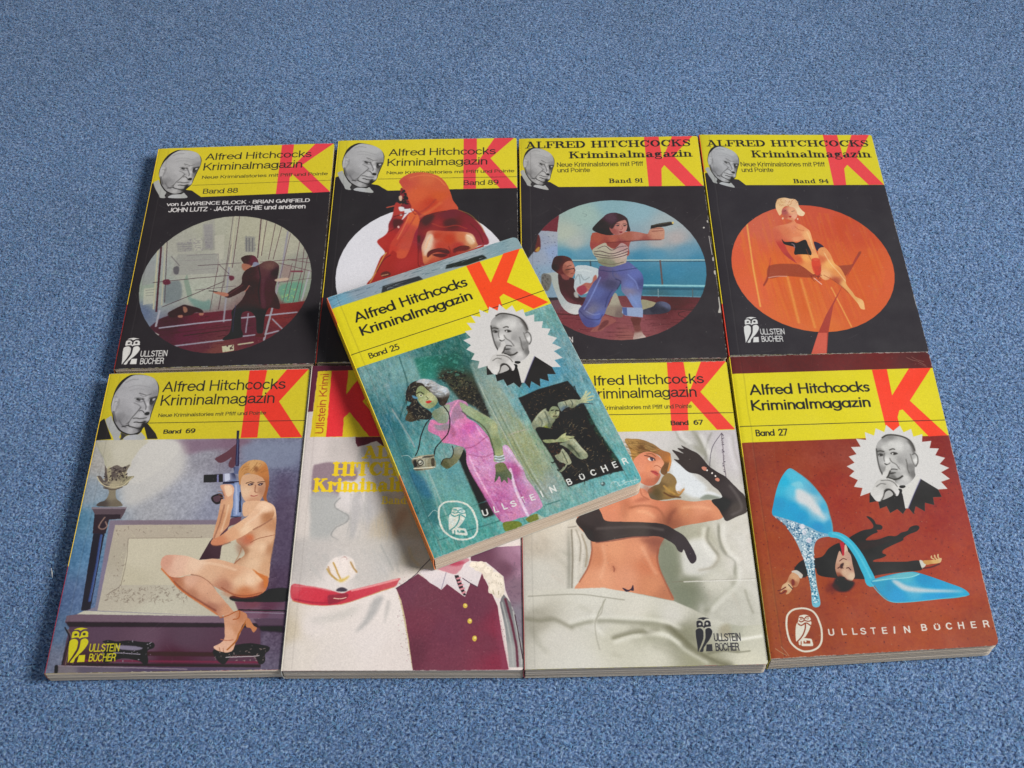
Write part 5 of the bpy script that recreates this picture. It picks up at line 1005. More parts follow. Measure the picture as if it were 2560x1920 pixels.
g | 42.4,65.1 43.3,60.7 45.3,57.7 49.3,56.8 52.4,57.7 55.6,58.2 57.1,60.8 57.3,64.3 58.7,67.7 60.2,69.9 58.6,72.5 56.1,72 55.1,70.3 53.8,66 49.6,64.2 46.8,65.9 45.5,70.2 44,72 43.1,69.4 | 46.3,59.9#d8b080 51.5,59.9#e0b890 55.1,61.6#dcb088 57.2,68.6#e8c8a0 44,67.7#e4b888
spray #b87c50 n=26 w=.4 len=3 a=.8 | 43.7,58.1 56.9,58.2 57.1,65.1 45.7,64.2
g | 45.5,70.2 46.7,66.4 50.8,64.7 54.4,66 55.3,71.2 53.8,74.6 51.7,76.3 49.2,75.4 46.8,74.5 | 47.5,69.4#a85450 51.5,68.6#e0a078 52.8,72.9#e0a080 47.7,72.8#b85c48 50,74.6#d08460
l #4c2428 w=.35 | 46.9,68.4 48.5,67.9
l #4c2428 w=.35 | 52,68.6 53.9,68.1
c #a05838 w=.4 b=.15 a=.8 | 56.4,99.8 57.7,107.2 58.6,109.6
c #8c4028 w=.4 b=.15 a=.8 | 63.9,120.9 67.9,124.2 72.6,129 76.4,135.3
c #f0c890 w=.5 b=.2 a=.8 | 67,103.2 69.4,111.4 73.1,118.7 76.2,125.9
c #f0c890 w=.5 b=.2 a=.8 | 59.1,85.7 60.1,91.5 60.7,99.8
c #b05838 w=.4 b=.2 a=.7 | 52.2,81.4 54.3,83.9 57.4,84.8
c #a04c34 w=.4 b=.2 a=.7 | 63.6,112.9 61,117.7
s #a83030 b=.1 | 49.6,72.7 51.3,72.4 50.8,73.7 50,73.7
o #e0b898 b=.1 | 45.6,74.5 46.2,74.5 45.4,75.4
o #e0b898 b=.1 | 54.9,75 55.4,75 54.8,75.9
s #b05a40 b=.5 a=.5 | 52.3,76.3 50.1,78.4 47.5,78.8 49.6,77.1
book 67 #bdbab0
f #d9ca2e | -0,-3.8 121.7,-0.5 114.3,46.2 54.2,45.9 -0.7,45.4
f #e8453a | 82,-1.6 91.1,-1.3 92.1,21.9 101.2,-1 115.3,-0.7 98.5,20.7 114.5,45.7 105,45.8 93,26.7 90.7,29.7 89.8,45.8 80.9,46.1
l #23210f w=.38 | -0.5,34.4 118.1,35
t h #2c2b14 wt=.001 "Alfred Hitchcocks" | 35,14.7 101.2,14.7 35.3,8.4
t h #2c2b14 wt=.001 "Kriminalmagazin" | 37.3,23.6 96.3,23.7 37.6,17.2
t h #3a3815 "Neue Kriminalstories mit Pfiff und Pointe" | 36.9,31.6 92.9,31 37,29
t h #2c2b14 wt=.02 "Band" | 80.7,42.3 90.2,42.2 80.9,39.6
t h #2c2b14 wt=.02 "67" | 92.9,42.3 98,42.2 93.1,39.4
clip | -0.7,45.4 54.2,45.9 114.3,46.2 116.8,46 123.7,186.3 -2.7,189.1
G | -0.7,43 116.8,46 123.7,186.3 -2.7,189.1 | 70.9,49.8#b9b5b2 111,57#b3adb0 90.1,62.5#a8a6a0 105.2,109.3#bdb9b0 108.1,125.8#c0bcb3 90.1,114.5#a9a692 79,130.5#85866f 80.9,141.1#767a66 92.7,136.1#bbb8ac 8.1,112.4#b5ab9c 17.9,107.1#bcb5a8 7.7,128.7#bab6ac 27.2,118.4#b8b2a6 2.5,149.6#beb9ae 44.5,150.6#c2bfb4 100.4,151.9#b3b1a6 107.3,172.3#b8b6a8 6.8,169.9#c0bcb0 52.5,171#bfbcae 25.5,160.3#c0bdb4 80.7,163.7#a09e8c 75.2,119.6#989884
noise a=.025 s=3
spray #8c8a76 n=40 w=1.2 len=16 ang=75 dev=30 a=.3 b=1.4 | 2.4,104.5 112.6,86.8 111,172.4 7.2,149.7
spray #cfccc8 n=60 w=1.6 len=14 ang=75 dev=30 a=.4 b=1.6 | 2.4,104.5 116.8,51 111,172.4 7.2,149.7
spray #b09a8c n=40 w=.6 len=14 ang=80 dev=20 a=.25 b=.9 | 2.4,104.5 116.8,51 111,172.4 7.2,149.7
s #7b806c b=2.5 a=.8 | 68.5,111.5 75.4,113 77.9,124.3 76.2,130.7 77.9,137.1 81.8,143.5 83.4,150.4 75.8,147.7 70.5,136.9 67,124
s #74785e b=2 a=.7 | 83.6,118.5 87.1,117.3 89,121.9 85.3,125.1 81.4,123
s #c3c1bb b=2 a=.9 | 81,114.5 91.7,112.1 97.1,121.5 91,131 81.1,132.7 78.7,127.5
c #8e8c78 w=2.0 b=1.3 a=.6 | 92.1,45.9 94.6,52.7 96.7,61.5 92.4,56.3
c #8c8a80 w=1 b=.5 a=.6 | 101.8,47.7 98.7,54.3 97.3,62.3 99,68.8
c #8e8c80 w=1 b=.5 a=.6 | 99.4,105 99.1,113.6 100.7,120.3 105.4,124.9 104.6,132
c #9a9280 w=1.1 b=0.9 a=.7 | 93.5,106.2 92.3,112.1 94.8,116.2 97.6,122.1 94.2,127.9 87.1,129.7
c #8c8c78 w=1.7 b=1.1 a=.6 | 105.6,128.2 103.9,137.7 95.1,145.7 88.9,151.7
l #77705f w=.3 b=.1 | 73.4,135.8 86,135.3 114.5,135.1
l #cfcdc6 w=.5 b=.15 | 79.1,135.8 90.5,135.5 114.4,135.4
c #c5c7c8 w=2 b=.6 | 91.8,87 96.8,85 102.4,88
s #7c8478 b=.5 a=.8 | 91.7,88 95.5,86 103,88.3 94,89.1
s #c6cacd b=1.2 a=.9 | 78.8,64.7 85.7,69.2 91.7,76.5 95.9,82.2 91.2,87.7 84.8,85.4 78.6,74.7
l #8c8478 w=.4 b=.2 | 23.5,103.7 27.6,103.2
s #8f8c80 b=.8 a=.8 | 23.5,104.4 24.1,119.7 23,138.9 22.2,138.9
c #a09078 w=.7 b=.3 a=.7 | 30.3,107.9 32.3,116.6 31.3,126.3
c #9a9080 w=.7 b=.3 a=.7 | 27.5,105.2 29.5,113.2 28.5,123
c #8f8d80 w=0.9 b=0.5 a=0.52 | 82.8,46.4 84.3,50.9 87.1,54
c #e0deda w=1.6 b=1.2 a=0.44 | 84.7,45.7 86.7,51 90.1,54
c #8a8878 w=1.0 b=0.5 a=0.52 | 93.7,49 95.6,54.9 97.3,61.6 96.3,65.9
c #dedcd8 w=1.8 b=1.2 a=0.44 | 96.1,49 98,55 99.2,60.9
c #9a9890 w=0.9 b=0.5 a=0.45 | 112.7,49.5 112.7,59.8 114.1,69.2 114.1,79.9
c #dcdad6 w=1.6 b=1.2 a=0.39 | 110.7,50.9 110.8,61.2 112.1,70.6
c #dedcd4 w=2.1 b=1.2 a=0.44 | 92.3,106.1 91,113.4 92.8,118.8 95.8,123.4
c #8c8a78 w=1.0 b=0.5 a=0.52 | 94.4,105.5 93.2,111.5 95,116.8 97.2,120.8
c #dedcd4 w=2.1 b=1.2 a=0.44 | 101.8,104.4 101.4,113.7 103.6,120.3 107.7,125
c #807e6a w=0.9 b=0.5 a=0.52 | 99.6,103.6 99.2,112.3 100.6,118.3 101.8,120.6
c #dedcd6 w=2.1 b=1.4 a=0.44 | 107.3,128.2 105.7,137.1 98.8,143.3 91.8,150.6
c #8c8a78 w=0.8 b=0.5 a=0.52 | 108.6,141 109.6,147.3 111.1,153.5
c #c8c0b4 w=1 b=.3 a=.7 | 29.2,106.6 30.5,116.6 28.8,129.5
c #807868 w=.7 b=.2 a=.8 | 25.2,105.1 25.2,119.7 24.2,137.7
c #e0dcd4 w=1.3 b=1.0 a=0.44 | 26.9,106.5 27.3,118.4 25.7,137.1
c #a89c88 w=.7 b=.25 a=.7 | 31.8,113.3 32.6,121.2 31.3,126.3
g | 55.5,50.9 59.8,50.5 64.6,51.2 70.5,54.3 74.5,58 78.6,60 78.7,63.2 77.4,67.5 76.4,71.8 75.1,73.9 72.8,71.7 74.5,66 73,61.7 68.9,59.4 64.7,59.3 61.4,62.1 58.8,64.9 58,58.4 | 59.6,53.3#a5804c 68,54.9#8c6c42 64.2,57#745030 74.8,61.7#a0683c 77.1,63.2#b0703c 76.1,68.2#6c4c30 59.1,60.6#b08040
spray #5c4426 n=60 w=.35 len=8 ang=25 dev=16 a=.6 | 55.5,50.9 74,57.3 73.7,60.9 58.9,63.5
spray #c8a05c n=40 w=.35 len=7 ang=25 dev=16 a=.6 | 56.1,51 72.8,57.3 72.5,60.9 59,62.7
c #c8803c w=.9 b=.3 | 78.4,62.5 78.4,66.1 76.8,71.1
g | 60.8,62.1 64,59.6 68.4,59 72.4,61.6 75.1,66 73.7,68.9 72.2,71.7 72.7,73.9 70.5,78.1 67.4,80.1 62.7,78.6 58.3,72.8 58.8,65.6 | 63.7,64.3#dc8c6c 68.7,63#c87c5c 71.9,68.1#e09a78 67,69.4#dc8c68 69.1,73.1#d4886a 63,74.3#d08060 71.3,76#a86048 66.3,77.9#b86a50 62.2,69.3#dc9070
s #cfc0b4 b=.1 | 66.8,63.1 68.7,62.6 70.1,64.1 68.5,64.8 67.3,64.4
s #4c4450 b=.1 | 68,62.6 69.6,62.9 69.4,64.8 68.3,64.4
c #4c2c24 w=.5 b=.1 | 65.3,61.3 67.5,61.9 69.9,63.2 70.5,64.5
c #8c5838 w=.5 b=.1 | 66.4,60.4 68.9,60.2 70.9,62
c #a05840 w=.4 b=.1 | 69.8,68.1 71.3,67.7 73.3,69.2
s #b84c48 b=.15 | 67.8,70.9 70.5,71 71.5,72.8 71.1,74.2 69.1,72.7
c #6c2c2c w=.25 | 67.8,71 70.1,72 71.8,73
g | 65.4,82.8 68.6,80.1 71.7,78.8 73.8,74.6 77,72.5 79.8,74.8 80.7,78.3 79.7,82.5 81.3,85.3 84,81.9 84.5,79.1 83.8,83.3 81.2,86.7 77.5,88 73.3,88.6 69.1,88.9 65.7,87 | 69.4,84.3#5c4c30 75.4,76.8#8c7048 76.1,83.1#a08048 66.9,86.4#605440 73.4,80.2#705838 81.2,86.7#a07840 77.7,85.9#846438
c #b08848 w=1.2 b=.4 | 73.9,80.3 76.1,83.1 78.9,85.3
c #5c3c24 w=.8 b=.2 | 73.6,84.4 77,86.6 81.7,87.4
c #c08850 w=.9 b=.3 | 80.3,83.2 81.9,84.7 83.9,82.6
s #c8c8cc b=.2 | 79.9,80.4 81.3,78.3 82.7,79.8 82.1,82.6 80.2,83.6
g | 62.5,81.4 65.3,84.2 66.8,87.8 72.6,89.3 80.4,88.8 85.1,89.6 89.2,90.1 97.5,89.6 100.5,94.8 102,100 93.9,102.1 82,104.2 77.1,105.8 74.2,106.4 71.4,111.6 69.4,114.9 67.8,120.8 67.9,127.2 69.6,133.7 71.9,140.1 73.4,145.8 67.1,144.4 56,141.6 44.8,139.4 33.6,138.2 25.6,138.6 28.1,134 31.8,127.6 33.8,121.2 34.8,111.4 29.3,103.9 29,96.4 39.3,91.9 57.6,84 | 59.6,88.3#dc9070 50.5,92.2#d88a68 71.2,92.7#cc7c5c 62,97.3#e09874 56.6,97.8#dc9470 82.8,94.4#cc8660 91.7,94.6#d89270 99.6,97.5#d48c68 94,100.8#c07858 76.7,96.9#a86448 75.1,102.3#90543c 46.1,116.9#e09a74 57.7,117.2#dc9470 39.5,133#e29e7a 62.7,127.1#cc7c58 70,142.6#b87454 37.3,120#cc8460 67.7,114.2#9c5c48 50.9,133.2#dc9674 63.1,136.7#d08862 53.5,90.9#b87052 46.1,97.5#d48868
s #a06448 b=2 a=.6 | 50.7,89.4 52.8,92.9 53.1,97.7 51.8,100.4 51.4,96.3
c #94583e w=1 b=.6 a=.7 | 55.2,93 61.8,91.8 68.8,93.3 72,97.5 73.3,103
s #7c4434 b=1 a=.8 | 74.3,98.2 76.8,95.6 80,92.9 76.6,98.3 75,103 73.5,103.6
s #a45c44 b=1.2 a=.7 | 57.2,89.6 62.1,86.9 65.6,88.4 60.7,89.7
s #a86048 b=1.5 a=.7 | 63.9,79.3 67.3,81.5 69.8,80.1 65.9,84.3 63.5,84.2
s #8c5040 b=1.5 a=.7 | 59.2,111.3 70.3,111.6 68.8,114.9 63.7,114.1
c #8c4c38 w=.9 b=.4 a=.6 | 68.1,117.5 67.1,122.7 67.8,128.5 70,135.6 73,144.5
c #8c4c38 w=.6 b=.25 a=.7 | 34.8,112 34.8,118.6 32.7,126.4 28,134.6
c #f0b490 w=1.6 b=.8 a=.5 | 40.5,114.8 41.2,123.3 38.4,132.9
c #f0b490 w=1.6 b=.8 a=.5 | 60.1,116 62.5,122.6 65.9,131.1
c #f0b48c w=1.6 b=.8 a=.5 | 59.2,95.1 63.8,95.9 67.2,98.7
c #f0b48c w=1.4 b=.7 a=.5 | 82.9,93.7 90,93.2 97,94.7
c #a05c44 w=.6 b=.3 a=.7 | 61.3,81.3 62.2,85.6 65.6,88.4
c #8c4c3c w=.5 b=.15 | 45,126.4 45.5,127.7 45.3,129.3
s #b06c50 b=1 a=.4 | 43.9,125.4 46.2,126.1 46.6,129.3 44.3,129.2
s #3c2838 b=.08 | 48.8,138.4 50.2,138.8 51.6,139.6 53.1,138.7 54.2,137 54.3,140 52.7,139.9 51.8,140.4 50.4,140.5 49.6,139.6
g | 27.6,100.1 31.4,95.8 35.1,93.8 39,92.6 40.8,96 42.7,100.2 50,101 61.1,101.6 69.8,102.5 73.8,104 77.1,106.4 81.5,109.9 84.4,115.3 86.3,120.6 86.5,123.8 84.9,125.7 83.5,125.4 82.1,122.4 80.7,117.8 79.7,119.4 77.8,118.4 76.4,115.1 73.1,112.3 69.2,110.2 64,109.8 55.8,109.9 46.4,111.3 38.8,112.5 34.2,111.4 31,105.9 | 35.4,100#3a3232 46.8,105.7#443c3a 58.5,104.6#48403c 70.1,106.2#342c2c 81,114.5#3c3436 85,121.8#383036 32.1,106.6#2e2625
c #5c5250 w=1.4 b=.6 a=.7 | 38.1,104.8 49.8,104.4 61.5,104.4 71.3,106.3
c #5c3434 w=.5 b=.2 a=.8 | 37.1,112.8 46.4,111.8 55.8,110.2 64,110.1
g | 80,58.2 82.4,59 85.9,60.5 83.6,58.3 83.2,57 86.1,57.6 85.1,55.4 89.7,58.4 93.2,60.7 95.8,64.4 98.4,68.8 102.3,72.5 106.2,75.4 109.3,79.7 112.4,84 114.9,87.6 115.1,93.8 114.4,97.2 108.8,99.8 103.9,102 102.4,99.6 100.5,94.8 97.5,89.6 103,88 101.7,83.8 99,80.9 96.4,77.3 92.5,73.7 87.3,72.1 82.9,67 80.4,64 83.1,64.4 82.1,61.9 | 88.5,64.9#3c3432 96.7,73.8#342c2c 107.5,85.3#3e3636 109.3,95#48403c 103.8,91.5#221e20
c #605856 w=1.4 b=.6 a=.7 | 107.9,81.1 111.3,88.2 112.3,95.1 107.2,98.4
s #c8826c b=.1 | 94.4,69.4 95.7,68.9 97,69.8 96.4,71.5 94.9,71
s #c8826c b=.1 | 100.6,76.7 101.9,76 103,77.1 102.3,78.3 101.1,77.8
o #e0d8d0 | 97.1,71.3 97.5,71.3 97,71.8
o #e0d8d0 | 99.5,73.1 99.9,73.1 99.4,73.7
o #e0d8d0 | 101.1,74.9 101.5,75 101.1,75.5
spray #4c4450 n=70 w=.45 len=.5 | 107,48.2 108.1,49.3 107.3,59.6 107.1,75.5 105.3,74.7 106.1,59.6
c #5c5460 w=.3 | 107,48.2 102.3,55.1 100.1,60.9 98.7,68.8
c #6c6068 w=.35 | 107,48.2 106.8,58.2 106.3,66.1 106.5,75.4
G b=.15 | -2,139.1 14.1,138.4 26.4,138.2 39.6,138 50.7,140.9 63.7,143.8 73.4,146.1 81.9,150.5 90.6,156.3 104.1,160.2 116.3,159.5 123.7,186.3 -2.7,189.1 | 2.7,142.3#c0bcb0 35.6,142.1#c4c1b6 54,148.8#c2beb2 62.4,161.2#a8a692 76.1,163.6#8b8a72 7.1,153.8#a8a394 34.9,155.5#bfbcb2 16.1,165.1#c2beb4 43.6,165.8#b8b5a5 99.3,162.1#a6a694 109.7,167.4#b6b4a4 106.6,178.2#bdbaa8 24.8,176.2#c3c0b6 61.3,175.1#bcb9aa 83.9,177.6#9c9a80 95.2,156.9#b8b6aa 72.2,154.3#bebbb2
spray #8f8c78 n=24 w=1.4 len=18 ang=20 dev=25 a=.25 b=1.3 | 7.3,144.5 99.3,162.1 97.6,177 15.9,170.1
c #85816c w=1.4 b=1.1 a=.7 | 1.5,153.6 8,154.8 14.5,154.2 23.7,159.3
c #807c66 w=1.7 b=1.1 a=.8 | 42.8,164.8 53.1,162 64.2,161.8 57.6,163.1
c #8b8974 w=2.0 b=1.5 a=.8 | 23.7,157.7 34.9,155.5 48.8,156.3 64.5,158.2 73.5,161.5 81.3,166.7
c #6f6c54 w=2.2 b=1.3 a=.8 | 69,159.3 75,165.5 79.9,171.6 88.5,177.2 97.3,179.9
c #7c7a62 w=1.1 b=0.7 | 87,173.8 96.3,172 101.7,173.1
c #e2e0d8 w=1.8 b=1.2 a=0.44 | 22.8,156.4 35,153.9 49.9,154.8 65.5,156.4 75.4,160.5
c #e2e0d8 w=1.6 b=1.2 a=0.44 | 43.6,167 53,164.2 65.9,163.8 74.7,168.5
c #6c6a52 w=0.9 b=0.5 a=0.60 | 70.4,159.6 75.9,165.6 81.7,171.7 91.1,178.3 99,180.9
c #e4e2da w=1.8 b=1.2 a=0.44 | 58.7,161.1 69.5,164.4 76.3,171.5 86.5,178.6
c #8c8a74 w=.6 b=.2 a=.8 | 42.8,165 51.2,162.7 58.6,161.9
c #9a9886 w=.6 b=.2 a=.8 | 34.9,155.5 37.1,150.4 40.2,144.3
c #e2e0d6 w=1.3 b=1.0 a=0.39 | 38.2,163.6 34.8,158.5 34.3,150.3
c #8a8874 w=0.8 b=0.5 a=0.52 | 1.5,154.2 7.1,155 13.6,155
c #7c7a64 w=0.7 b=0.4 a=0.60 | 87,174 94.4,172.8 100.7,173.6 107.2,173.1
c #d8d6cc w=1.4 b=.5 a=.8 | 93.3,166 101.5,167.2 113.6,165.5
c #9c988a w=.5 b=.2 | 2.7,141.8 26.2,141.3 39.3,143.2 49.5,145
c #a8a496 w=.5 b=.2 | 39.2,145.3 37.9,151.5 34.9,155.5 34.6,162.5 36,170.6
c #8c8a78 w=1.2 b=1.6 a=0.52 | 4.2,157.8 5.9,164.9 11.3,171.9
s #a69d84 b=1.2 a=.7 | 93.9,161 98.7,159.1 98.9,165.1 95.1,167
lift lo=.55 g=.10
warp a=.1 s=1.2
use owl #262330 #b8b6aa | 86.8,155.1 82.4,172.8 89.7,172.8
end
book 27 #9c4326
G | -13.2,-11.9 131.6,-7.9 127.7,194.7 -14.6,185.4 | 29.6,2.9#5c2222 85,3.2#6a2626 106.8,5.3#5a2220 10.8,63.7#8f3f2c 53.3,63#8c3a2c 111.7,63#84302c 19,80.8#953f26 66.9,106.2#9c3c28 107.6,108.3#943424 102.9,130.5#a03e22 12.8,125.7#a04a26 48.4,154.2#a04624 16.8,167.7#98481f 85.4,166.8#a0481f 108.5,173.3#964420 0.1,146.3#984c26 48.3,93.8#9a3a26 88.6,151.3#a4421f
noise a=.05 s=1.2
noise a=.06 s=14
spray #4c1c18 n=420 w=.5 len=.5 a=.6 b=.1 | -0.1,57.2 116.7,59.4 112.9,183.7 -0.2,177.6
spray #6c2820 n=60 w=1.4 len=2.5 a=.35 b=.5 | -0.1,57.2 116.7,59.4 112.9,183.7 -0.2,177.6
o #743020 a=.25 b=.6 | 43,82.4 45.9,82.6 42.3,87.1
o #953a26 a=.6 b=.5 | 43,82.4 45.1,82.5 42.6,85.4
o #743020 a=.2 b=.6 | 8.3,70.8 11.4,70.9 7.7,75.5
f #d9cc24 | -15.6,11.5 -0.9,11.9 114.4,11.5 138.6,11.7 128.9,57.4 114.5,57.3 -1,57.4 -20.3,57.3
f #ee4530 | 80.2,11.8 88.8,11.6 88.5,29.8 101.4,11.5 114,11.5 97.8,33.7 114.2,57.2 103.8,57.6 92.7,39.4 90.7,39.9 88.9,44.4 89,50.7 84.6,54.3 81.2,49.2
l #23210f w=.4 | -19.3,46.9 -0.2,47 114.7,47.2 131.1,47.3
t f #24230f "Alfred Hitchcocks" | 8.8,26 76.8,26.6 9.6,19.6
t f #24230f "Kriminalmagazin" | 8.6,36.5 75.4,36.8 9.3,30.2
t f #24230f wt=.16 "Band" | 8.9,53.3 19.3,53.5 9.4,49.6
t f #24230f wt=.16 "27" | 21.4,53.7 26.6,53.5 22,49.6
macro badge | 55.6,74.6 110.9,78 80.7,104.8
f #cfcdca | 55.6,74.6 60.2,72.5 57.7,68.5 62.2,67.2 59.9,62.6 65.2,62.6 63.5,57.4 68.9,58.4 69.1,53.3 73.8,55.8 75.5,51.1 79.8,53.8 81.7,49.1 84.9,53.2 89.2,49.8 90.4,54.4 95,52.3 95.3,57.4 100.6,55.9 99.4,60.9 104.6,60.5 102.8,65.1 107.8,65.5 105,69.7 110,71.6 106.3,75.3 110.9,78 106,80.5 109.9,84.8 104.8,86.4 107.4,90.8 102.3,91 103.3,95.6 98.6,95.6 98.3,100.3 93.6,98.6 92.6,103.8 88.3,100.5 86.3,105.1 83.9,100.6 80.7,104.8 78.2,101.7 74,103.9 72.9,99.7 69,101.1 68.9,96.4 64.1,97.2 65.5,91.2 59.8,93.1 61.9,88.2 57.4,87.3 60.2,83.3 56,80.6 59.3,77.7
f #2c2a29 | 65.1,91.7 67.3,89.7 73.5,89.6 81.3,90 82.7,92.5 82.5,101.6 83.7,101.6 87.4,95.5 94.3,84.2 98.3,87.6 102.3,91 103.3,95.6 98.6,95.6 98.3,100.3 93.6,98.6 92.6,103.8 88.3,100.5 86.3,105.1 83.9,100.6 80.7,104.8 78.2,101.7 74,103.9 72.9,99.7 69,101.1 68.9,96.4 64.1,97.2
f #d0cec8 | 90.6,83.6 92.5,82.3 94,83.8 90.3,90.4 86.9,96.6 84.1,101.7 82.7,101.4 82.9,96 82.5,91.8 82.6,89.3 86.4,87.7 90,85.4
l #3a3668 w=.5 b=.15 a=.7 | 94.1,84.3 90.1,91.1 84.1,101.7
g k=.02 m=1.2 | 77.3,58.2 79.5,56.2 82.2,55.6 86,56.1 89.6,57.2 92.4,59.5 93.7,62.6 94.2,65.9 94.1,68.1 95.2,69.7 94.8,73.3 93.6,76.2 92.4,76.9 91.8,79.7 91.7,81.9 89.5,84.7 86.5,87 83.2,87.9 80.4,86 79.6,83.8 77.2,83 74.8,82.6 73.6,80.4 73.5,76 73.3,71.7 73.1,67.3 73.7,62.9 75.3,60 | 79.2,57.9#777674 75.4,61.4#8c8b89 82.4,61.7#a8a7a4 86.3,63#acaba8 91,63.2#9b9a98 93.8,62.2#4c4a48 78.2,63.8#a3a29f 75.3,65.9#6c6b69 74.4,71#8d8c8a 78,71.9#b5b4b1 81.8,72#9c9b98 84.9,72.2#7f7e7c 82.4,75.7#a09f9d 85.2,77.6#9c9b98 89.3,72.3#8a8987 90.2,76#6b6a68 90.9,80.8#5c5b59 85.7,83#a8a7a4 81.9,81.4#8c8b89 79.9,82.4#5a5957 93.7,72.5#b8b7b4 92.2,70.3#8c8b89 83.6,86.2#9d9c9a 73.3,77.1#777674 82,56.5#6c6b69
c #35322f w=.8 b=.25 | 78,57.4 80.9,55.8 84.7,55.8 89,57 92.1,59 93.8,62.2 94.3,66.3
c #55524f w=1.6 b=.6 a=.7 | 92.5,60.3 93.8,63.7 93.7,67.4
c #33302d w=.6 b=.15 | 73.8,66 75.6,65.7 77.4,66.3
c #33302d w=.6 b=.15 | 80.6,65.4 82.5,64.7 83.5,65.1
s #2c2a28 b=.2 a=.9 | 73.8,68 75.3,67.3 76.8,68.1 76,69 74.4,69
s #b8b6b2 b=.1 | 74.2,68.4 74.7,68.1 74.5,68.9
s #2c2a28 b=.2 a=.9 | 80.7,67.4 82.7,66.7 84.8,67.7 83,68.6 81.5,68.3
s #cccac6 b=.1 | 81.5,67.6 82.3,67.3 82.1,68.3 81.5,68.2
c #4c4a48 w=.5 b=.25 a=.7 | 77.5,67.4 76.7,70 76.6,72.5
s #2a2826 b=.2 | 76.4,73.4 77.9,74.2 79.6,73.2 79.2,73.9 77.5,74.7 76.6,74.3
c #555350 w=.5 b=.3 a=.8 | 79.8,70.5 80.4,72.7 82.6,74.6 83.9,77.6
c #555350 w=.5 b=.3 a=.8 | 88.5,71.6 88.6,74.5 88.3,77.8 88.7,80.3
c #2e2c2a w=.5 b=.15 | 78.9,77.5 80.8,77.4 82.6,77.8
s #3c3a38 b=.2 | 78.2,79.7 79.8,79.4 81.8,79.6 79.9,80.3 78.3,80.4
c #34322f w=.9 b=.25 | 77.3,82.7 79.6,83.8 82.5,83.3 84.7,81.9
c #6e6c69 w=.5 b=.2 | 91.6,68.4 91.8,72.5 92.4,75.8
c #4c4a48 w=.5 b=.15 | 92.5,68.8 94.2,68.2 95.1,70.4 94.5,74 93,76.2
c #3a3836 w=.6 b=.2 | 73.6,64.3 73.1,70.9 73.3,77.1 74.2,80.7
g k=.02 m=1.06 | 77,75.5 78.7,74.8 79.4,76.3 78.8,78.1 77.4,80.5 76.4,82.6 79,83.8 80.4,86 81.9,88.2 83,89 83.1,90.1 81.6,90 81,89.6 81.3,91.4 79.9,93.8 78.5,93.4 77.9,91.2 76.6,89.8 74.8,89.7 73.2,91.4 72,94.5 70.4,96.5 68,96.4 66.5,93.9 65.7,91.4 68,87.6 70.1,84.5 72.9,82.8 74.3,80 75.7,77.6 | 77.6,77.3#bcbab6 74.9,81.8#c4c2be 71.2,85.2#b8b6b2 68.9,91.2#c0beba 70.2,94#c8c6c2 77.4,85.5#b4b2ae 80.1,88.1#c4c2be 74.6,87.2#a8a6a2 79.6,92.4#ccc9c6
s #8c8a87 b=.2 a=.7 | 75.6,76.5 76.7,75.4 76.1,77.9 75.1,79
s #b4b2ae b=.1 | 71.2,95.8 73,92.4 74.6,90.7 76.5,90.5 77.6,93 74.4,94.9
c #34322f w=.6 b=.15 | 73.3,90.7 74.8,89.5 76.6,89.8 77.9,91.2 78.8,93.4
c #54524f w=.4 b=.15 | 72.6,84.2 76.4,84.1 79.3,85.6 80.7,88.2
c #54524f w=.4 b=.15 | 69.5,87.7 72.3,86 74.7,86.5
c #34322f w=.7 b=.15 | 76.1,82.6 77.2,81.2 78.7,78.4
s #282624 b=.1 | 82.3,87.7 84.8,87.7 85,88.7 83.3,89.4 81.8,88.8
s #282624 b=.1 | 81,89.6 82.8,90 82.4,92.1 80.6,93.8 81.4,91
c #45423f w=.5 b=.15 | 70.4,96.5 72.1,94.1 73.3,91
endmacro
use badge | 55.6,74.6 110.9,78 80.7,104.8
macro seal | 10.5,160.8 27.7,168.7 18.5,177.4
c #PAP w=.95 | 18,154.7 20,154.7 22.5,155.3 24.8,156.7 26.4,159.3 27.1,162.2 27.6,165.4 27.4,169.1 26.6,172.6 24.9,175.1 22.5,176.5 19.7,177.1 17.1,177 14.5,175.8 12.5,173.9 11.2,171.9 10.6,169.6 10.3,167 10.3,163.6 10.8,160.4 11.6,158 13.5,156 15.6,155 18,154.7 18.8,154.7
s #PAP | 17.5,158.7 18.5,158.3 20.3,158.1 22,158.6 22.6,159.4 23.1,160.3 23,161.5 23.1,162.7 22.5,164.1 21.4,166.3 20.1,168.2 18.9,169.7 17.4,170.4 16.3,172 16,173.6 15.2,173.6 15.1,171.9 14.3,171.8 14,171.4 14.2,168.2 14.8,164.7 15.5,162.7 16.3,161.9 16.8,160.3
c #INK w=.5 | 17.5,159.4 18.9,159.5 19.7,160.5 20.9,159.3 22.3,159.1
c #INK w=.55 | 17.1,161.2 17.9,161.8 19,161.5 19.8,161.1 20.7,161.5 21.9,161.7 22.9,161.4
c #INK w=.6 | 16.3,162.7 17.5,163.6 18.7,163.3 19.8,162.6 20.8,162.6 21.7,163.3 22.4,164
c #INK w=.6 | 20,163 19.5,165.4 18.2,168.1 16.7,170 14.7,171.8
o #INK | 18.2,160.3 18.8,160.3 18.1,160.8
o #PAP | 18.2,160.3 18.5,160.3 18.1,160.6
o #INK | 21.6,160.2 22.2,160.2 21.5,160.7
o #PAP | 21.6,160.2 22,160.2 21.6,160.5
f #INK | 19,169.7 19.9,168.6 22.1,166.7 23.5,170.6 19.6,170.7
l #PAP w=1.1 | 17.1,171.4 18.7,170.9 21.4,171.3 21.6,172.1
l #PAP w=1.3 | 17,173.7 21.6,174 21.6,172.9
l #PAP w=.9 | 17.2,171.8 17,173.7
l #PAP w=.9 | 18.8,170.9 18.7,172.1
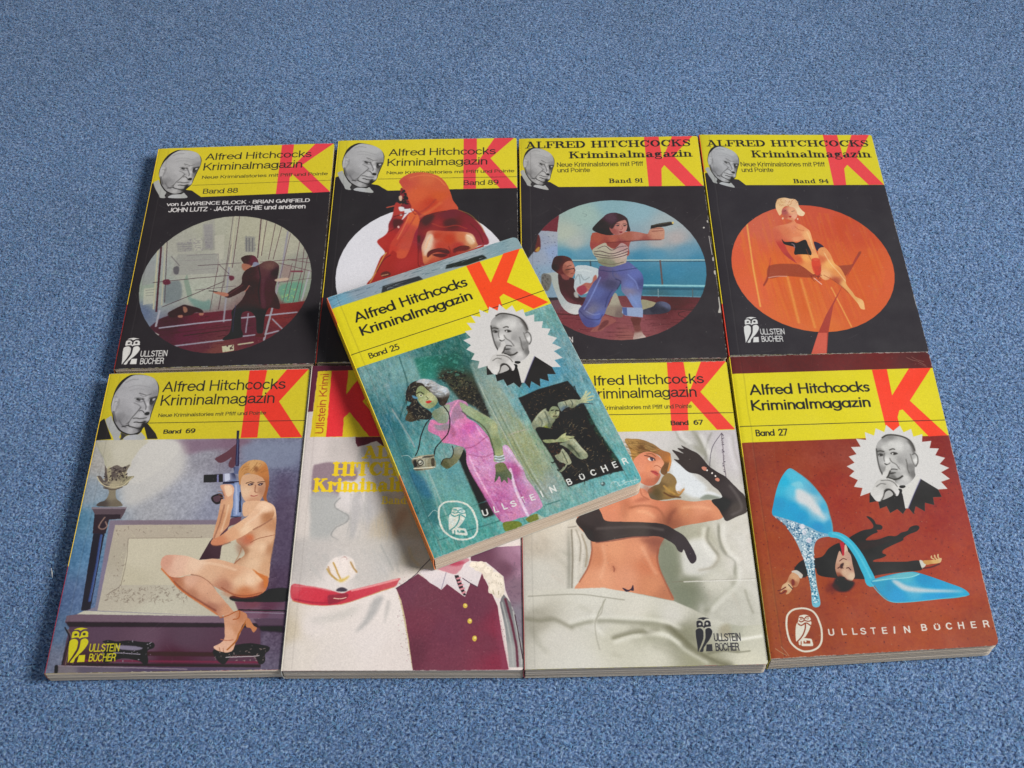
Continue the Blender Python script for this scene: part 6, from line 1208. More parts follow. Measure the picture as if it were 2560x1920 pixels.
l #PAP w=.8 | 17.6,170.5 19.3,170.8
endmacro
use seal #8c3f28 #d8d3c4 | 10.5,160.8 27.7,168.7 18.5,177.4
c #b08c78 w=.3 a=.8 | 6.1,174 7.9,176.4 9.4,178.9
c #a08478 w=.25 a=.8 | 101.5,3.7 105,5.9 107.6,6.7 111.4,9.8
c #a08478 w=.25 a=.7 | 104.4,3.3 106.8,5.3 110.9,7
c #a08478 w=.2 a=.7 | 107.4,8 112.3,11.2
c #b49c84 w=.3 a=.7 | 3.1,174.8 5.7,176.9 8.4,178.7
t h #d9d4cc wt=.025 "U" | 30.8,169.7 33.8,169.7 31.2,166.5
t h #d9d4cc wt=.025 "L" | 37.5,169.7 40,169.8 37.8,166.5
t h #d9d4cc wt=.025 "L" | 42.9,169.9 45.5,169.9 43.3,166.7
t h #d9d4cc wt=.025 "S" | 47,170 49.9,170.1 47.4,166.8
t h #d9d4cc wt=.025 "T" | 52.1,170.1 55,170.2 52.4,166.9
t h #d9d4cc wt=.025 "E" | 57.9,170.3 60.6,170.4 58.3,167.1
t h #d9d4cc wt=.025 "I" | 63.6,170.4 64.4,170.5 64.1,167.1
t h #d9d4cc wt=.025 "N" | 69,170.5 72.1,170.6 69.4,167.2
t h #d9d4cc wt=.025 "B" | 77.9,170 80.8,170 78.4,166.7
t h #d9d4cc wt=.025 "Ü" | 84.3,170 87.5,170.1 84.8,166.8
t h #d9d4cc wt=.025 "C" | 90.4,170.1 93.5,170.1 90.9,166.7
t h #d9d4cc wt=.025 "H" | 96.6,170.1 99.6,170.1 97.2,166.8
t h #d9d4cc wt=.025 "E" | 103.1,170.1 105.9,170.1 103.7,166.8
t h #d9d4cc wt=.025 "R" | 109.4,170 112.4,170 110,166.6
s #241519 b=.1 | 61.1,105.3 62.9,105.6 64.8,107.8 65.4,109.9 67.6,110.5 68.5,111.8 67.5,113.3 65.2,113.4 65.4,114.7 62.5,115.8 59.4,117.7 58.7,119.1 64.7,118.9 70.5,117.2 74.6,117.4 77.7,115.6 81.1,114.7 82.8,112.8 85.3,111.8 87.3,112 87.8,113.3 86,115.2 81.6,116.8 78.5,118.6 77.7,120.1 73.3,121.9 67.3,124.6 65.6,126.5 67.6,128 65.1,129.4 60.8,130.4 60.6,131.4 67.8,131.8 76.8,132.2 84.1,132.1 84.5,137.1 75.7,137.8 66.6,138.3 59.2,139.3 57.1,140.9 50.9,140.5 37.6,139.1 30.7,137.2 29.5,133.3 24.8,137.4 22,138.2 22.5,136.3 18.6,133.9 20.9,130.4 24.9,128.2 32.2,127.6 35.1,126.3 37.9,123 41.5,120.7 45.4,119.4 48.3,118.1 51.4,116.2 54.9,114.4 58.4,113.1 62.6,112.5 63.8,110.8 62.9,108.2
s #45353c b=.3 a=.6 | 81.8,115.8 84.9,113.7 86.9,113 84.7,114.9
s #3c2230 b=1 a=.6 | 51.7,119.8 61,119.2 74.8,118.5 64.9,122.9 55.4,124.9
f #b8283a b=.1 | 44.4,119.6 46.8,119.3 46.8,122 46.6,125.9 45.2,128.6 44.6,126.8 44.7,123.4
s #d0b8a0 b=.1 | 46.8,121.5 47.8,121.5 48,125.5 47.1,128.4 45.6,128.8
g | 43.7,124.3 45,127.3 47.3,124.5 49.1,127.1 49.2,132 49.4,136.3 49.1,139.2 47.2,141.3 45.4,140.9 43.5,138.9 40.8,139.2 39.9,136.3 40,132.9 41.7,128.1 | 43,128.2#c8a088 46.1,131.8#ccaa8c 48.3,134.4#b88c78 44.4,136.6#d0ac90 47.6,138.7#d4b89c 41.2,134#b88870 40.9,138.3#8c4c38 48.4,128.5#c09888
s #3a1c20 b=.15 | 42.8,132.1 44.8,131.2 43.4,134.1 42.5,134
c #4c2c24 w=.5 b=.1 | 41.2,134 42.6,133.3 43.9,134.1
c #4c2c24 w=.5 b=.1 | 45.7,134.2 46.8,134 47.7,135.3
c #5c2c28 w=.4 b=.1 | 42.7,130.1 44.7,128.8 46.5,129.4
g b=.5 | 37.6,141.9 39.4,139.2 42.3,138.4 44.6,140.4 47.6,141.5 48.5,142.6 47,144.9 44.4,146.8 40.8,147.1 37.9,145.8 36.7,143.3 | 41.1,142.6#1d1414 45.8,143.8#2c1818 38.6,144.4#3a1c18
s #4c1c18 b=1.6 a=.5 | 33.3,144.1 37.3,141.4 38.3,146.3 36.2,148
s #c8c0b4 b=.1 | 17.2,134.3 19.9,134 22.3,136.3 22.3,137.7 21.1,138.6 19.6,136.6 17.5,135.6
g | 15.5,136.9 17.5,135.1 20,136.7 20.6,139.1 19.2,142.3 17.3,143.2 16.2,141.2 16.3,143.6 14.1,146.3 12.3,146.7 13.4,144.9 11.7,144.3 9.8,145.6 11.2,141.9 13.7,140.1 | 18,138#cc9c74 14.7,142.1#d8b890 12.4,145.7#c8a078 16.7,140.8#a05838
s #7c3020 b=.2 | 16.5,138.9 17.8,139.4 17.5,141.8 16.1,142.2
c #6c2c1c w=.6 | 12.8,142.9 10.4,144.2 8.6,144.6
c #6c2c1c w=.6 | 12.6,144.8 10.6,146.1 9.3,146
c #3c1c18 w=.4 | 14.4,141.6 15.5,143.1 16.2,144.1
s #c8c8bc b=.1 | 84.1,132.1 85.5,132 87.3,134 85.5,136.2 84.6,136.3
g | 85.9,132.2 90.5,132 92.8,131.9 95.7,131.1 95.6,132.5 94.2,133.9 90,134.2 87.2,134.5 | 88,133.1#c09050 92.6,132.6#d0a868 95.1,131.8#d0b080
c #d0b080 w=.7 b=.1 | 90.9,129.8 90.7,130.8 91.9,131.6
c #d0b080 w=.7 b=.1 | 92.6,129.4 92.6,130.6 93.3,131.7
c #d0b080 w=.7 b=.1 | 94.5,129.1 94.2,130.2 94.5,131.2
c #3c1814 w=.6 b=.2 | 85.1,136.4 89.7,135.9 94.1,134.4
g | 25,74.5 21,77.5 16.7,84.7 13,95 11.6,102.1 17.2,104.9 22.9,107.2 30.2,110.6 35.8,113.4 41.3,114.7 42,109.2 41.6,102.5 40.8,96.3 38,89.9 34.2,83.9 30.2,79 | 20.4,82.3#2cb0d4 15.8,95.1#1a96c4 24.3,87.7#58bcd8 28.2,93.1#a8c8d4 25.4,79.8#50b8d4 32.8,93.3#a4c0c8 35.6,99.7#b0c8d0 38,104.9#88c0d4 26.7,103.4#1c98c8 34.9,109.9#1890c4 22.8,98#1e9ccc 39,98.8#48a8cc 35.9,88.2#50a8c8 40.6,109.1#3098c4 15.9,87.3#38b0d0
s #d4d4d4 b=1.2 a=.9 | 25.7,87.8 29,87.4 34.2,93.4 37.3,100.8 39.2,106 35.1,102.7 30.4,97.4 26.2,94.1
s #90ccd8 b=.6 a=.6 | 23.9,84 26.4,86.2 30.2,85.9 28.8,82.6
c #58a8c0 w=.6 b=.15 | 24.9,74.7 30.2,79 34.3,83.7 38,89.9 40.8,96.3 41.6,102.5 42.1,109.2 41.5,114.2
g | 12,102.4 17.3,104.2 23,106.5 30.3,110.1 34.5,112.9 38.8,114.3 41.8,115.8 36.3,116.2 32.8,117.8 30.9,121.2 29.9,126.5 29.3,133.3 29,142.9 29.1,153.2 25.1,153.7 25.5,145.1 25.1,135.5 24.1,127.2 21.5,117.2 18.7,111.1 16.9,107.4 | 21.2,109.2#8aa8bc 29.4,116.1#90b0c0 26,123.4#a0b8c4 26.1,138#90b8c4 26.2,152.1#70b8cc 36.5,114.5#78a8c0
spray #24587c n=340 w=.65 len=.7 a=.85 | 12.8,103.2 21.7,106.2 32.3,112.3 37.9,114.8 34,116.3 29.9,121.6 28.9,125.5 23.3,120.3 18.7,111.1
spray #e8f0f0 n=320 w=.6 len=.6 a=.95 | 12.8,103.2 21.7,106.2 32.3,112.3 37.9,114.8 34,116.3 29.9,121.6 28.9,125.5 23.3,120.3 18.7,111.1
spray #205878 n=260 w=.6 len=.7 a=.85 | 23.8,123.3 30.1,123.6 28.8,138.1 28.4,152.3 25.8,152.1 25.4,142.7 24.7,132.1
spray #e8f0f0 n=240 w=.55 len=.6 a=.95 | 23.8,123.3 30.1,123.6 28.8,138.1 28.4,152.3 25.8,152.1 25.4,142.7 24.7,132.1
o #f0e8ec b=.4 a=.8 | 26.3,109.4 27.6,109.5 26,110.9
o #f0e0e8 b=.4 a=.7 | 28.7,117.6 30.1,117.6 28.5,119.1
o #f0e8ec b=.4 a=.7 | 26.9,113 28,113 26.7,114.5
c #3cb0cc w=3.4 w2=5.4 | 40.8,114.8 44.6,115.6 47.9,118.1 50.8,122.2 53.5,128.3 55.1,134.2 56.5,139.2 56.8,142.5
c #60c8dc w=1 b=.3 a=.7 | 41.6,114.2 45.9,116.2 49.8,120.2 52.9,126.3 55.3,133.3 57.3,140.2
g | 56.8,142.8 58.4,141.2 62.7,140 71.1,138.5 78.9,138 82.7,138.9 88.6,141.4 96.8,145.3 103.3,148.6 106,151.8 104.1,152.9 97.2,153.7 86.1,153.7 77.1,154.2 68.1,154.3 64.8,153.2 61,149.4 58.3,144.5 | 65.4,144.9#2090bc 68.9,149.9#1c98cc 78.2,148.1#48a8cc 83.9,142.1#2090c0 96.3,147.7#2c9cc8 91.1,151.2#1898d0 75.4,139.7#50b0c4 103.6,151#2ca4cc 63.3,143.9#2898bc 86.3,152.8#189cd0
s #64b4c0 b=.15 a=.9 | 58.8,141.5 66.3,139.9 75.6,138.5 81.4,138.8 82.1,139.9 77.4,141 68.3,141.5 59.6,142.5
c #88ccd4 w=.5 b=.1 | 57.8,142.1 66,141.4 75.1,141.2 79.7,140.5 82.6,139.4
s #c0ccd0 b=.8 a=.95 | 67.7,142.2 70.4,142.3 75.2,145.5 82.9,147.4 96,149.1 103.8,150.3 95.7,150.3 82.4,149.7 73.7,148.3 69.8,145.2
c #50b4cc w=.5 b=.1 | 56.8,143 60.2,148.9 64.7,153.4 72.6,154.4 90.5,153.6 104.1,152.8
book 25 #5c8f8c
G | 10.9,-49.8 207,36.6 111.4,236 -54.5,167.2 | 2.3,3.4#6b9fb8 31,3.2#8a9aa4 55,3.9#8b9ba4 104.1,5.5#7a9aa4 11.5,63#6c9a98 20.8,69.9#5c8c94 27.3,84.4#3c7478 -4.7,84.8#3a7478 1.2,94.3#2e6a7a 9.8,118.6#5c9c9c 8.6,137.9#6a9c9c -4.9,145.1#2e6c70 -5.9,163.5#3c7c7c 4.3,180#4f9c94 31.9,134.7#6c9c9c 62.4,99.4#789a98 62.7,113.7#7aa09c 60.7,133.5#8a9c70 61,147#8c9c74 64.3,161.4#88988c 48.3,58#2f6a64 49.6,70.6#2a5c54 69,182.4#68a4a0 92.7,179.7#6aa4a4 107.2,172.8#5ca8ac 97.5,142.2#689c98 97.6,100#64949c 113.3,61.5#6a9c98 113,91.9#789ca0 50.8,172.4#58a09c 26.9,177.3#4c9c94 83.5,108.4#4c98a8 100.1,93.8#3c88a8
noise a=.16 s=2.5 sy=2.5
noise a=.16 s=.7 sy=2.2
noise #a8a49c a=.5 s=1.4 sy=3
spray #a8b8b4 n=500 w=.35 len=3 ang=90 dev=12 a=.35 | 2.3,56 97.6,54.7 116.9,176.9 4.3,180
spray #24504c n=380 w=.4 len=3.5 ang=90 dev=12 a=.4 | 2.3,56 97.6,54.7 116.9,176.9 4.3,180
spray #b0aca0 n=140 w=.5 len=5 ang=90 dev=6 a=.5 b=.15 | 60,84 80.2,83.8 80.6,168.2 58.7,169.3
spray #7a8440 n=90 w=.6 len=8 ang=90 dev=5 a=.5 b=.3 | 60.7,112.9 70.3,123.9 68.1,163 56.6,158.2
G b=.6 a=.6 | 57.9,75.9 66.3,76 74.3,165.2 69.1,178.2 62.8,170.3 56.4,113 | 58.7,85.1#8a9a90 59.1,102.4#909c88 59.5,119.2#949c80 59.9,135.7#9ca07c 63.2,152.8#98a07c 64.9,165.1#949c98 69.3,170.7#8ca4a0
G b=.6 a=.6 | 20.2,56.1 32.9,59.8 35.6,77.7 30,76.2 22.5,73.8 12.7,90.9 11.1,83.4 | 21.5,64.6#78a4a0 25.6,70.8#80a8a0 14.6,79#5c9094
G b=.5 a=.7 | 13.2,131.7 31.3,133.1 31.2,168.4 9.5,163.7 | 17.6,141.4#68a09c 25.8,137.1#5c989c 25.3,156.1#62a098 14.5,159.1#58988e
c #4c6c60 w=.5 b=.15 a=.7 | 58.7,96.2 59.5,119.2 60.7,143.9 63,168.1
c #5c6c54 w=.5 b=.15 a=.6 | 61.5,103.4 62,126.9 62.6,149.4 65.3,170.6
c #b4bcb0 w=.7 b=.2 a=.6 | 58.2,90 58.8,112.3 60,137.3 62,160.8
c #b4bcb0 w=.5 b=.15 a=.6 | 62.8,110.7 63.3,133.9 64.5,158 67.3,172.2
c #2c5454 w=.7 b=.2 a=.7 | 24.4,56.1 21.9,77.8 11.2,95.3
c #a8bcb4 w=.8 b=.25 a=.6 | 14.7,129.2 14.6,146.2 14.4,162.8
c #c8a8a4 w=.5 b=.2 a=.6 | 9.9,87.1 10.5,93.3 12.3,105.7 13.1,114.9
c #c8b4b0 w=.4 b=.15 a=.6 | 60.6,127.1 66.1,127 71.9,127.8
G b=.8 a=.9 | 31.4,60 58.2,67.2 56.4,113 53.5,113.4 51.5,104.2 44.8,96.3 41.6,80.3 30.5,74.6 | 36.8,68.6#2c7464 49.9,70.8#245c50 43.6,78.6#3a342a 49.1,92.2#302a22 51.8,103.5#282420 48.9,85.2#3c3a2c 34.6,74.7#2f7c6c 59,72.9#35605c
spray #181614 n=160 w=1 len=1.6 a=.7 b=.1 | 38.2,74.5 53.2,81 56.4,109.6 51.3,104.9 42.7,86.8
spray #8c7c5c n=140 w=.4 len=1 a=.7 | 40,75.3 53.2,81 55.8,109.4 43.4,88.8
spray #58a090 n=90 w=.7 len=2 a=.6 b=.2 | 32.3,61.4 55.3,67.7 53.2,81 31.6,73.4
s #4c8ca4 b=1.5 a=.8 | 83.1,98.1 98.2,92.4 103.6,95.6 99.7,104.3 88.9,106.6 80.5,106.4
f #1c1b19 b=.5 | 32,123.8 36.4,126.5 37.3,141.9 37,168.6 31.2,168.4 31.7,155 31.6,139.5 31.8,131.7
s #356c70 b=1.8 a=.8 | 8.8,94.2 10.1,106.3 9.6,127 11.3,146.4 10.5,161.1 4.9,158.8 3.2,141.4 3,119.4 4.3,103.8
s #2e6488 b=1.5 a=.6 | 6.2,127.2 10.9,134.6 11.3,146.4 7.3,144.7 5,134.5
c #88a8a4 w=.8 b=.3 a=.6 | 14.4,132.2 13.6,143.5 11.7,154.2
c #88a8a4 w=.8 b=.3 a=.6 | 9.4,88.6 11.4,98.7 11.8,111.1
l #2c605c w=.4 b=.15 | 5.5,171.2 19.5,171.6 38.6,172.9
l #2c605c w=.4 b=.15 | 62.8,173.4 71,173.7
l #3a7470 w=.4 b=.15 | 1.4,159.5 37.2,159.6
g | 23,107.8 27,102.1 30.4,106 33.8,105.8 35.7,102.5 36.6,96.1 41,95.5 44.7,95.8 47.9,99.3 46.9,105.6 44.6,107.9 48,113.5 49.9,119.3 50.9,123.8 51.1,128.7 50.4,135.6 56.7,131.9 58.8,135.2 59.5,143.4 60.3,150 60.1,155.4 61.4,162.1 61.8,167.7 61.4,173.5 56.1,175.1 52,175.6 47.5,175.2 41.7,175 38.9,173.8 37.2,167.9 36.3,158.5 35.4,150.4 34.5,142.3 34.7,134.5 37,126.7 34.9,123.4 30.7,120 27.5,117.8 27,113.6 | 28.1,112.4#c878a0 40.8,114.6#d070ac 38.9,110.5#d488b4 45.1,121.3#d086b8 39.6,127#cc7cb0 45.7,137.6#cc8cb8 39.5,139.7#d094bc 43.6,160#c074a8 38.3,165.3#bc6ca0 58.6,139.1#c8a0c0 59,154.9#c8a4c0 54.6,149.2#a85088 56.5,169.2#c090b4 42.6,170.9#c884ac 53.5,160.3#c084ac 39.3,150.5#c87cac 39.1,100.6#b080a0
s #9c7c90 b=.6 a=.7 | 36.8,101.3 42.3,99.4 43.5,107.4 39.4,107.4 36,109.2
s #7c8c88 b=.7 a=.7 | 27.2,105.5 33.9,107.5 33.8,111.6 27.7,109.8
c #dc7ca8 w=.8 b=.15 | 26.2,102.5 29.5,106.5 33.6,106.5
c #e094b8 w=.8 b=.15 | 36.4,104.4 39.4,99.9 44.2,96
s #c8509a b=1.5 a=.4 | 41.9,111.7 46.5,112.1 46.7,117.1 42.1,118.4
s #8c4c6c b=.6 a=.5 | 34.8,108.7 36.1,110.9 35.7,115.7 33.4,116.3
c #f0c8e4 w=.8 b=.3 a=.7 | 37.4,130.9 37.3,141.9 38.4,156.3 39.8,168.2
c #f0c8e4 w=.7 b=.3 a=.6 | 47.5,114.9 48,120.9 49.9,126.6
c #7c3460 w=.5 b=.2 a=.7 | 34.4,139.1 35.4,150.4 36.9,160.2 38.6,172.9
c #7c3460 w=.5 b=.2 a=.7 | 54.3,149.9 53.7,158.1 53.7,166.5 51.9,174
c #b8c090 w=.6 b=.2 a=.7 | 48.9,103.9 53.8,111 56.6,118 55.9,125.1 54.1,133.2
c #8c3c68 w=.5 b=.25 a=.7 | 36.7,125.8 41.8,126.4 47.2,124.6 50.4,123.5
c #8c3c68 w=.5 b=.25 a=.6 | 37.7,130.2 44.1,134.6 51,134.3
s #b05c94 b=1.2 a=.5 | 54.9,141.5 57.9,147.5 57.7,158.2 56.5,169.2 52.7,163.8 53,154.8 52.8,146.9
s #b05c94 b=1.5 a=.45 | 36.2,155.4 44.9,156.7 48,165.7 39.6,170.4 36.6,166.1
c #e0c8dc w=1.4 b=.4 | 54.2,146.7 52.3,159.9 52.4,171.3 52.5,175.8
c #dcc0d8 w=1.4 b=.6 a=.8 | 56.4,132.6 58.3,139.8 60,149.1
spray #e0b8d4 n=60 w=.5 len=4 ang=65 dev=15 a=.5 b=.2 | 37.7,130.2 48.5,138.8 45.5,172.1 37.5,167.3
spray #98407c n=50 w=.5 len=3 ang=65 dev=20 a=.5 b=.2 | 37.7,130.2 48.5,138.8 45.5,172.1 37.5,167.3
g m=1.1 k=.015 | 44.3,97.7 46.4,99.5 49.8,105.1 53.4,110 56.5,114.7 57.5,119.2 56.2,124.4 55.8,130.7 54.2,137.2 53.2,140.8 48.3,139.5 50.1,133.9 50.5,128.5 51.2,123.1 50.2,118.6 48.6,112.1 45.2,106.5 43.9,102.6 | 47.7,103.4#8c9878 51.8,112.6#80906c 54.9,118.9#989e76 52.8,129.4#74805c 52.2,136.4#8c9468 53.1,118.2#7c886a
c #384030 w=.6 b=.2 a=.8 | 43.6,103.3 45.8,108.4 50.1,115.2 51.5,122.4 50.6,131.7 49.6,136.1
c #a0a47c w=.7 b=.3 a=.7 | 48.2,102 52.5,108.8 57.1,116.6 56.2,126
g | 48.3,141.1 52.6,142.1 53.1,146.2 53.7,149.6 52.4,153 51.2,150.9 49.9,154.2 49,151.5 47.3,152.4 47.5,148.5 45.5,150.1 43.9,150.9 46.5,145.8 | 49.9,144.1#70744c 51.7,148#60684c 46.6,149#4c5844 50.7,152.2#5c6850
c #c0ccd4 w=.7 b=.05 | 49.7,136.3 51.7,137.6 54.2,137.7
c #788490 w=.5 b=.05 | 49.4,137 51.5,138.5 54.1,138.5
c #b8c4cc w=.7 b=.05 | 49.3,137.8 51.3,139.2 53.9,139.3
c #788490 w=.5 b=.05 | 49.1,138.7 51.1,140 53.7,140.1
c #b0bcc4 w=.6 b=.05 | 49,139.5 50.9,140.7 53.4,140.9
g | 29.4,97.3 36.6,96.1 39,97.2 36.3,102.7 34.2,106.8 30.4,106 28.1,100.9 | 32.2,100.9#84927c 35.1,100.5#9aa490 29.8,99.9#748268
g | 32.3,123.1 36.3,124.8 34.5,128.1 31.2,131.5 27.9,133.2 24.3,134 22.5,131.7 22.3,129.3 25.4,127.4 28.3,128.6 30.4,126.3 | 34.1,125.5#8c9080 27.2,129.7#6c6c50 24.1,130.8#58583c 29.5,130.7#787858
c #2c2824 w=.4 b=.1 | 31.4,121.9 30.4,126.3 27.7,128.4 24.5,127.8 22.1,130
g | 39.6,174.5 46.9,176.8 46.9,180.1 39.1,179.8 | 43.2,177.8#707c34
g | 50.8,176.9 57,176.2 56.8,179.8 52.7,180.3 | 53.7,177.8#747c38
f #a8b8a4 b=.2 | 57.2,176.6 60.1,180 56.9,180.6
g m=1.12 k=.012 | 26.3,78.9 29.8,78.7 32.9,83.5 34.6,88.5 33.9,92.4 31.1,94.6 28.2,95 26.1,93.3 24.7,89.3 24.5,84.1 | 27.6,82.9#78825c 31.1,88.7#a0a27c 26.2,90.8#949a72 25.9,83.9#868e66 31,92.9#7c845c
s #c8ccb0 b=.05 | 26,84.6 27.1,84.4 27.8,85.6 26.8,86 26.1,85.5
o #28241c | 26.9,85.1 27.2,85.3 26.7,85.6
c #585c40 w=.35 b=.1 | 29.3,87 29.7,88.9 28.7,89.2
c #2c281c w=.5 b=.1 | 25.2,83.1 27.3,82.9 28.6,85
s #c03c38 b=.1 | 27.9,89.9 29.9,90 31,91 29.3,91.7 28.2,91.2
g | 20.7,79.1 24,75.7 27.6,75.1 31.2,76.7 32.5,80.7 32.4,85 31.5,83.7 29.5,79.4 26.6,79.9 24.7,83.4 24.1,88.2 25.1,92 27.7,96.5 28.1,99.2 25.3,101.3 21.2,99.5 16.6,99.2 14.1,96.5 16.8,92.7 17,90.2 20.6,87.5 18.7,85 | 23.9,77.9#2c2722 21.3,83.6#322c24 20.9,94.4#24201c 24.9,98.6#2c2620 16,94.8#4c4434 28.9,77.4#3a342c
g | 27.3,75.9 30.4,75 33.4,76.3 36,78.7 38.2,82.3 40.2,84.4 41.6,86.3 41.7,89.8 40,92.5 36.6,96.1 34.3,95.1 34.1,90 32.7,86 31.4,82 30.1,77.9 | 32.4,77.2#b8bcc0 35.5,82#a8acb0 38.9,86#c0c4c8 36.6,88.5#8c8c88 37.7,93.2#3c342c 34.1,91.7#28221e 32.3,81.5#5c544c
spray #14110f n=70 w=.7 len=3 a=.8 | 21.3,77.6 27.1,76.6 23.5,87.1 27.6,100.6 16.8,98.5 16.2,92.4
spray #9c9880 n=70 w=.35 len=2.5 a=.7 | 21.3,77.6 27.3,75.9 23.5,87.1 27.6,100.6 14.5,97.5
spray #d4d8dc n=50 w=.5 len=4 ang=25 dev=20 a=.7 | 29.6,75.1 38.8,82.5 41.1,89.6 34.3,87.5
s #5c90b0 b=.3 | 22.4,83.2 24.2,84.9 24.7,86.4 22.7,85.5
c #1c1a1a w=.55 | 35.8,96.6 36.6,102 34.8,108.7 31.6,113.9 26.3,117.3 22.7,119.9 19.9,125
c #1c1a1a w=.55 | 27.6,100.6 23.1,103.7 18.2,109.8 14.6,116.4 11.7,120
g | 9.8,120.7 19.8,122.6 20.4,124.5 18.5,130.8 9,128.7 8.7,125.8 | 13.7,124.8#b0ac94 17.4,127.2#8c8870 9.8,126.3#605c50
s #3c3830 b=.1 | 9.5,122.6 11.1,122.5 10.1,126.4 8.8,126.3
o #34302c | 12.7,125 14.2,125.6 12.1,126.9
o #a8a898 | 12.7,125 13.8,125.5 12.3,126.3
o #34302c | 12.7,125 13.2,125.2 12.5,125.7
l #2c2824 w=.5 | 9.8,121.6 20.3,123.8
l #d8d4bc w=.7 | 8.5,127.1 18.4,130.4
l #d8d4bc w=.5 | 9.6,121.3 13.2,122.2
f #c8c4ac | 12.6,121.3 14.7,121.7 14.4,122.7 12.4,122.2
f #4c4840 | 15.4,122 18.8,123.1 18.5,124 15.1,122.9
s #2c2824 | 9.6,123.2 11,123.3 10.4,126.2 9.1,126
l #8c8870 w=.4 | 15.6,124 14.4,128.3
o #e0dcc8 b=.05 | 12.6,124.5 13,124.7 12.4,125
s #4c4438 b=.1 | 18.5,125.2 20,125.5 18.8,129.4 17.4,129.2
c #9cb4b0 w=.4 b=.1 | 9.5,121.4 8,118.4 5,117.3
c #9cb4b0 w=.35 b=.1 | 5.7,156.5 8.2,154.9 9.7,154.4 11.1,155.8
use seal #4f9490 #d4d8cc | 11.5,155.6 27,171.1 16.2,175.3
f #272320 b=.4 | 74.4,107.3 86.7,106.2 103.1,107.3 104.5,112.5 105.3,120.1 105.7,128.7 105.6,137 106.2,147.2 107.4,155.8 108.4,162.5 108.3,170.3 101.9,169.3 90.5,168.5 77.9,168.2 77.5,157.5 77,147.1 75.6,136.1 75,122.9
s #2c5c4c b=1 a=.7 | 105.7,128.7 105.6,137 106.2,147.2 107.4,155.8 108,163.5 105.9,162.6 105.9,153.5 104.7,144.9 103.9,135.1
spray #0e0d0c n=200 w=1 len=2 a=.6 | 76,107.7 103,108.7 104.8,123.6 107.1,169.8 78.3,167.3 75.9,132.8
spray #8c7454 n=170 w=.3 len=1.6 a=.7 | 76.7,108.6 102.7,109.3 102.7,122.7 106.8,153.8 106.7,165.2 78.5,166.8 76.8,133.1
spray #a09878 n=70 w=.3 len=2.6 ang=-25 dev=30 a=.7 | 92,132.5 102.2,136.8 98.4,150.3 98.3,161.7 75.6,163.4 78.5,150.5
spray #4c3424 n=90 w=.6 len=1.6 a=.7 | 77.7,138.2 86.6,143 79.6,159.5 77.8,147.4
g k=.01 | 85.4,119.1 86.2,121.1 86,124 87.5,127.6 85.2,129.6 83.3,131.8 81.4,131.5 79.2,129.7 76.9,129.1 74.6,129.3 74.7,125.8 77.1,123.2 80.9,120.6 | 82.2,122.4#9ca084 78.2,124.9#90957a 75.7,127.4#7c8470 83.5,126.5#848c78 80.3,128.1#a0a488 82.9,130.4#5c6450 80.8,130.7#8c983c
c #50584c w=.6 b=.15 a=.9 | 84.3,120.9 84.1,125 83.5,128.9
c #50584c w=.5 b=.15 a=.8 | 80,122.7 80.5,126.4 78.8,129.3
c #b4b89c w=.7 b=.2 a=.8 | 84.7,119.9 81.1,121.3 77.5,124
s #14120f b=.15 | 76.1,128.7 79.7,129.6 83.1,132.3 86.1,134.7 88.6,138.1 85.3,139 81.7,138.1 76.8,136.6 75.9,132.8
g k=.01 | 86.2,120.5 88.7,119.2 91.3,119.8 91.8,122.3 90.7,125.4 88.7,127.2 87.1,127.4 86,125.8 85.6,123.2 | 87.5,122.2#8c9470 90.3,122.2#7c8464 87.9,124.8#a4aa84 88.6,126.3#747c5c 90.3,124.6#b0b490
s #14120f b=.1 | 85.5,120.2 87.7,115.7 91,114.4 93.1,117.1 93.2,120.5 92.2,122.4 91.4,120.6 89.4,119.5 87.6,120.2 86.2,121.7
l #1c1a16 w=.6 b=.05 | 87.7,121.6 89,121.9
l #1c1a16 w=.6 b=.05 | 90.1,122.5 91.2,123.1
c #3c4030 w=.4 b=.05 | 89.7,122.6 89.4,124.3 88.7,124.5
c #3c3028 w=.5 b=.05 | 87.2,125.4 88.3,125.7 88.8,126.3
g k=.01 | 92.9,118.6 96.7,118.8 99.6,119.1 102.7,120.2 104.4,121.1 107.1,120.6 108,121.6 108.1,123.1 106.7,124.1 103.9,123.5 101.6,124 98.8,124.7 96.9,123.2 94.2,123.6 92.4,124.3 92.2,121.2 | 94.1,120.2#8c9884 97.1,120.3#a0a488 101,120.7#a8ac90 102.9,122.2#8c9478 106.6,121.9#b0b48c 95,123#5c6c78 98.8,123.4#787c64
c #b4b890 w=1 | 105.9,121 108.4,119.3 109.9,117.7
c #b4b890 w=1 | 106.8,121.3 109.7,119.9 111.6,119.1
c #b4b890 w=.9 | 107.3,121.9 110,121.6 112.1,121.9
c #b4b890 w=.8 | 107.2,122.8 109.2,123.5 110.9,123.7
c #b4b890 w=.7 | 106.2,123.3 107,124.5 107.8,124.7
c #3c4c58 w=.5 b=.05 | 101.4,124.5 103.7,123.8 106.9,124.8 109.7,126.4
c #50584c w=.5 b=.1 a=.9 | 96.6,119.2 96.5,121.8 95,123
c #50584c w=.5 b=.1 a=.9 | 99.9,119.7 99.9,122.1 98.6,124
g k=.01 | 76.6,137 80.6,138.3 83.6,139.4 86.1,138.2 88.3,137.7 89.9,137.6 88.9,138.9 90.7,140.3 92.8,141.5 91.5,141.9 89.2,141.4 89.4,142.3 86.3,142.4 82.9,141.1 78.9,140 77,138.8 | 78.5,138.5#848c64 82.9,139.9#a0a67c 87.2,139.2#b4b888 89.9,141#a8ac80 85.5,140.9#8c9468
c #b4b888 w=.6 | 87.5,140.8 89.9,142.2 91.8,142.5
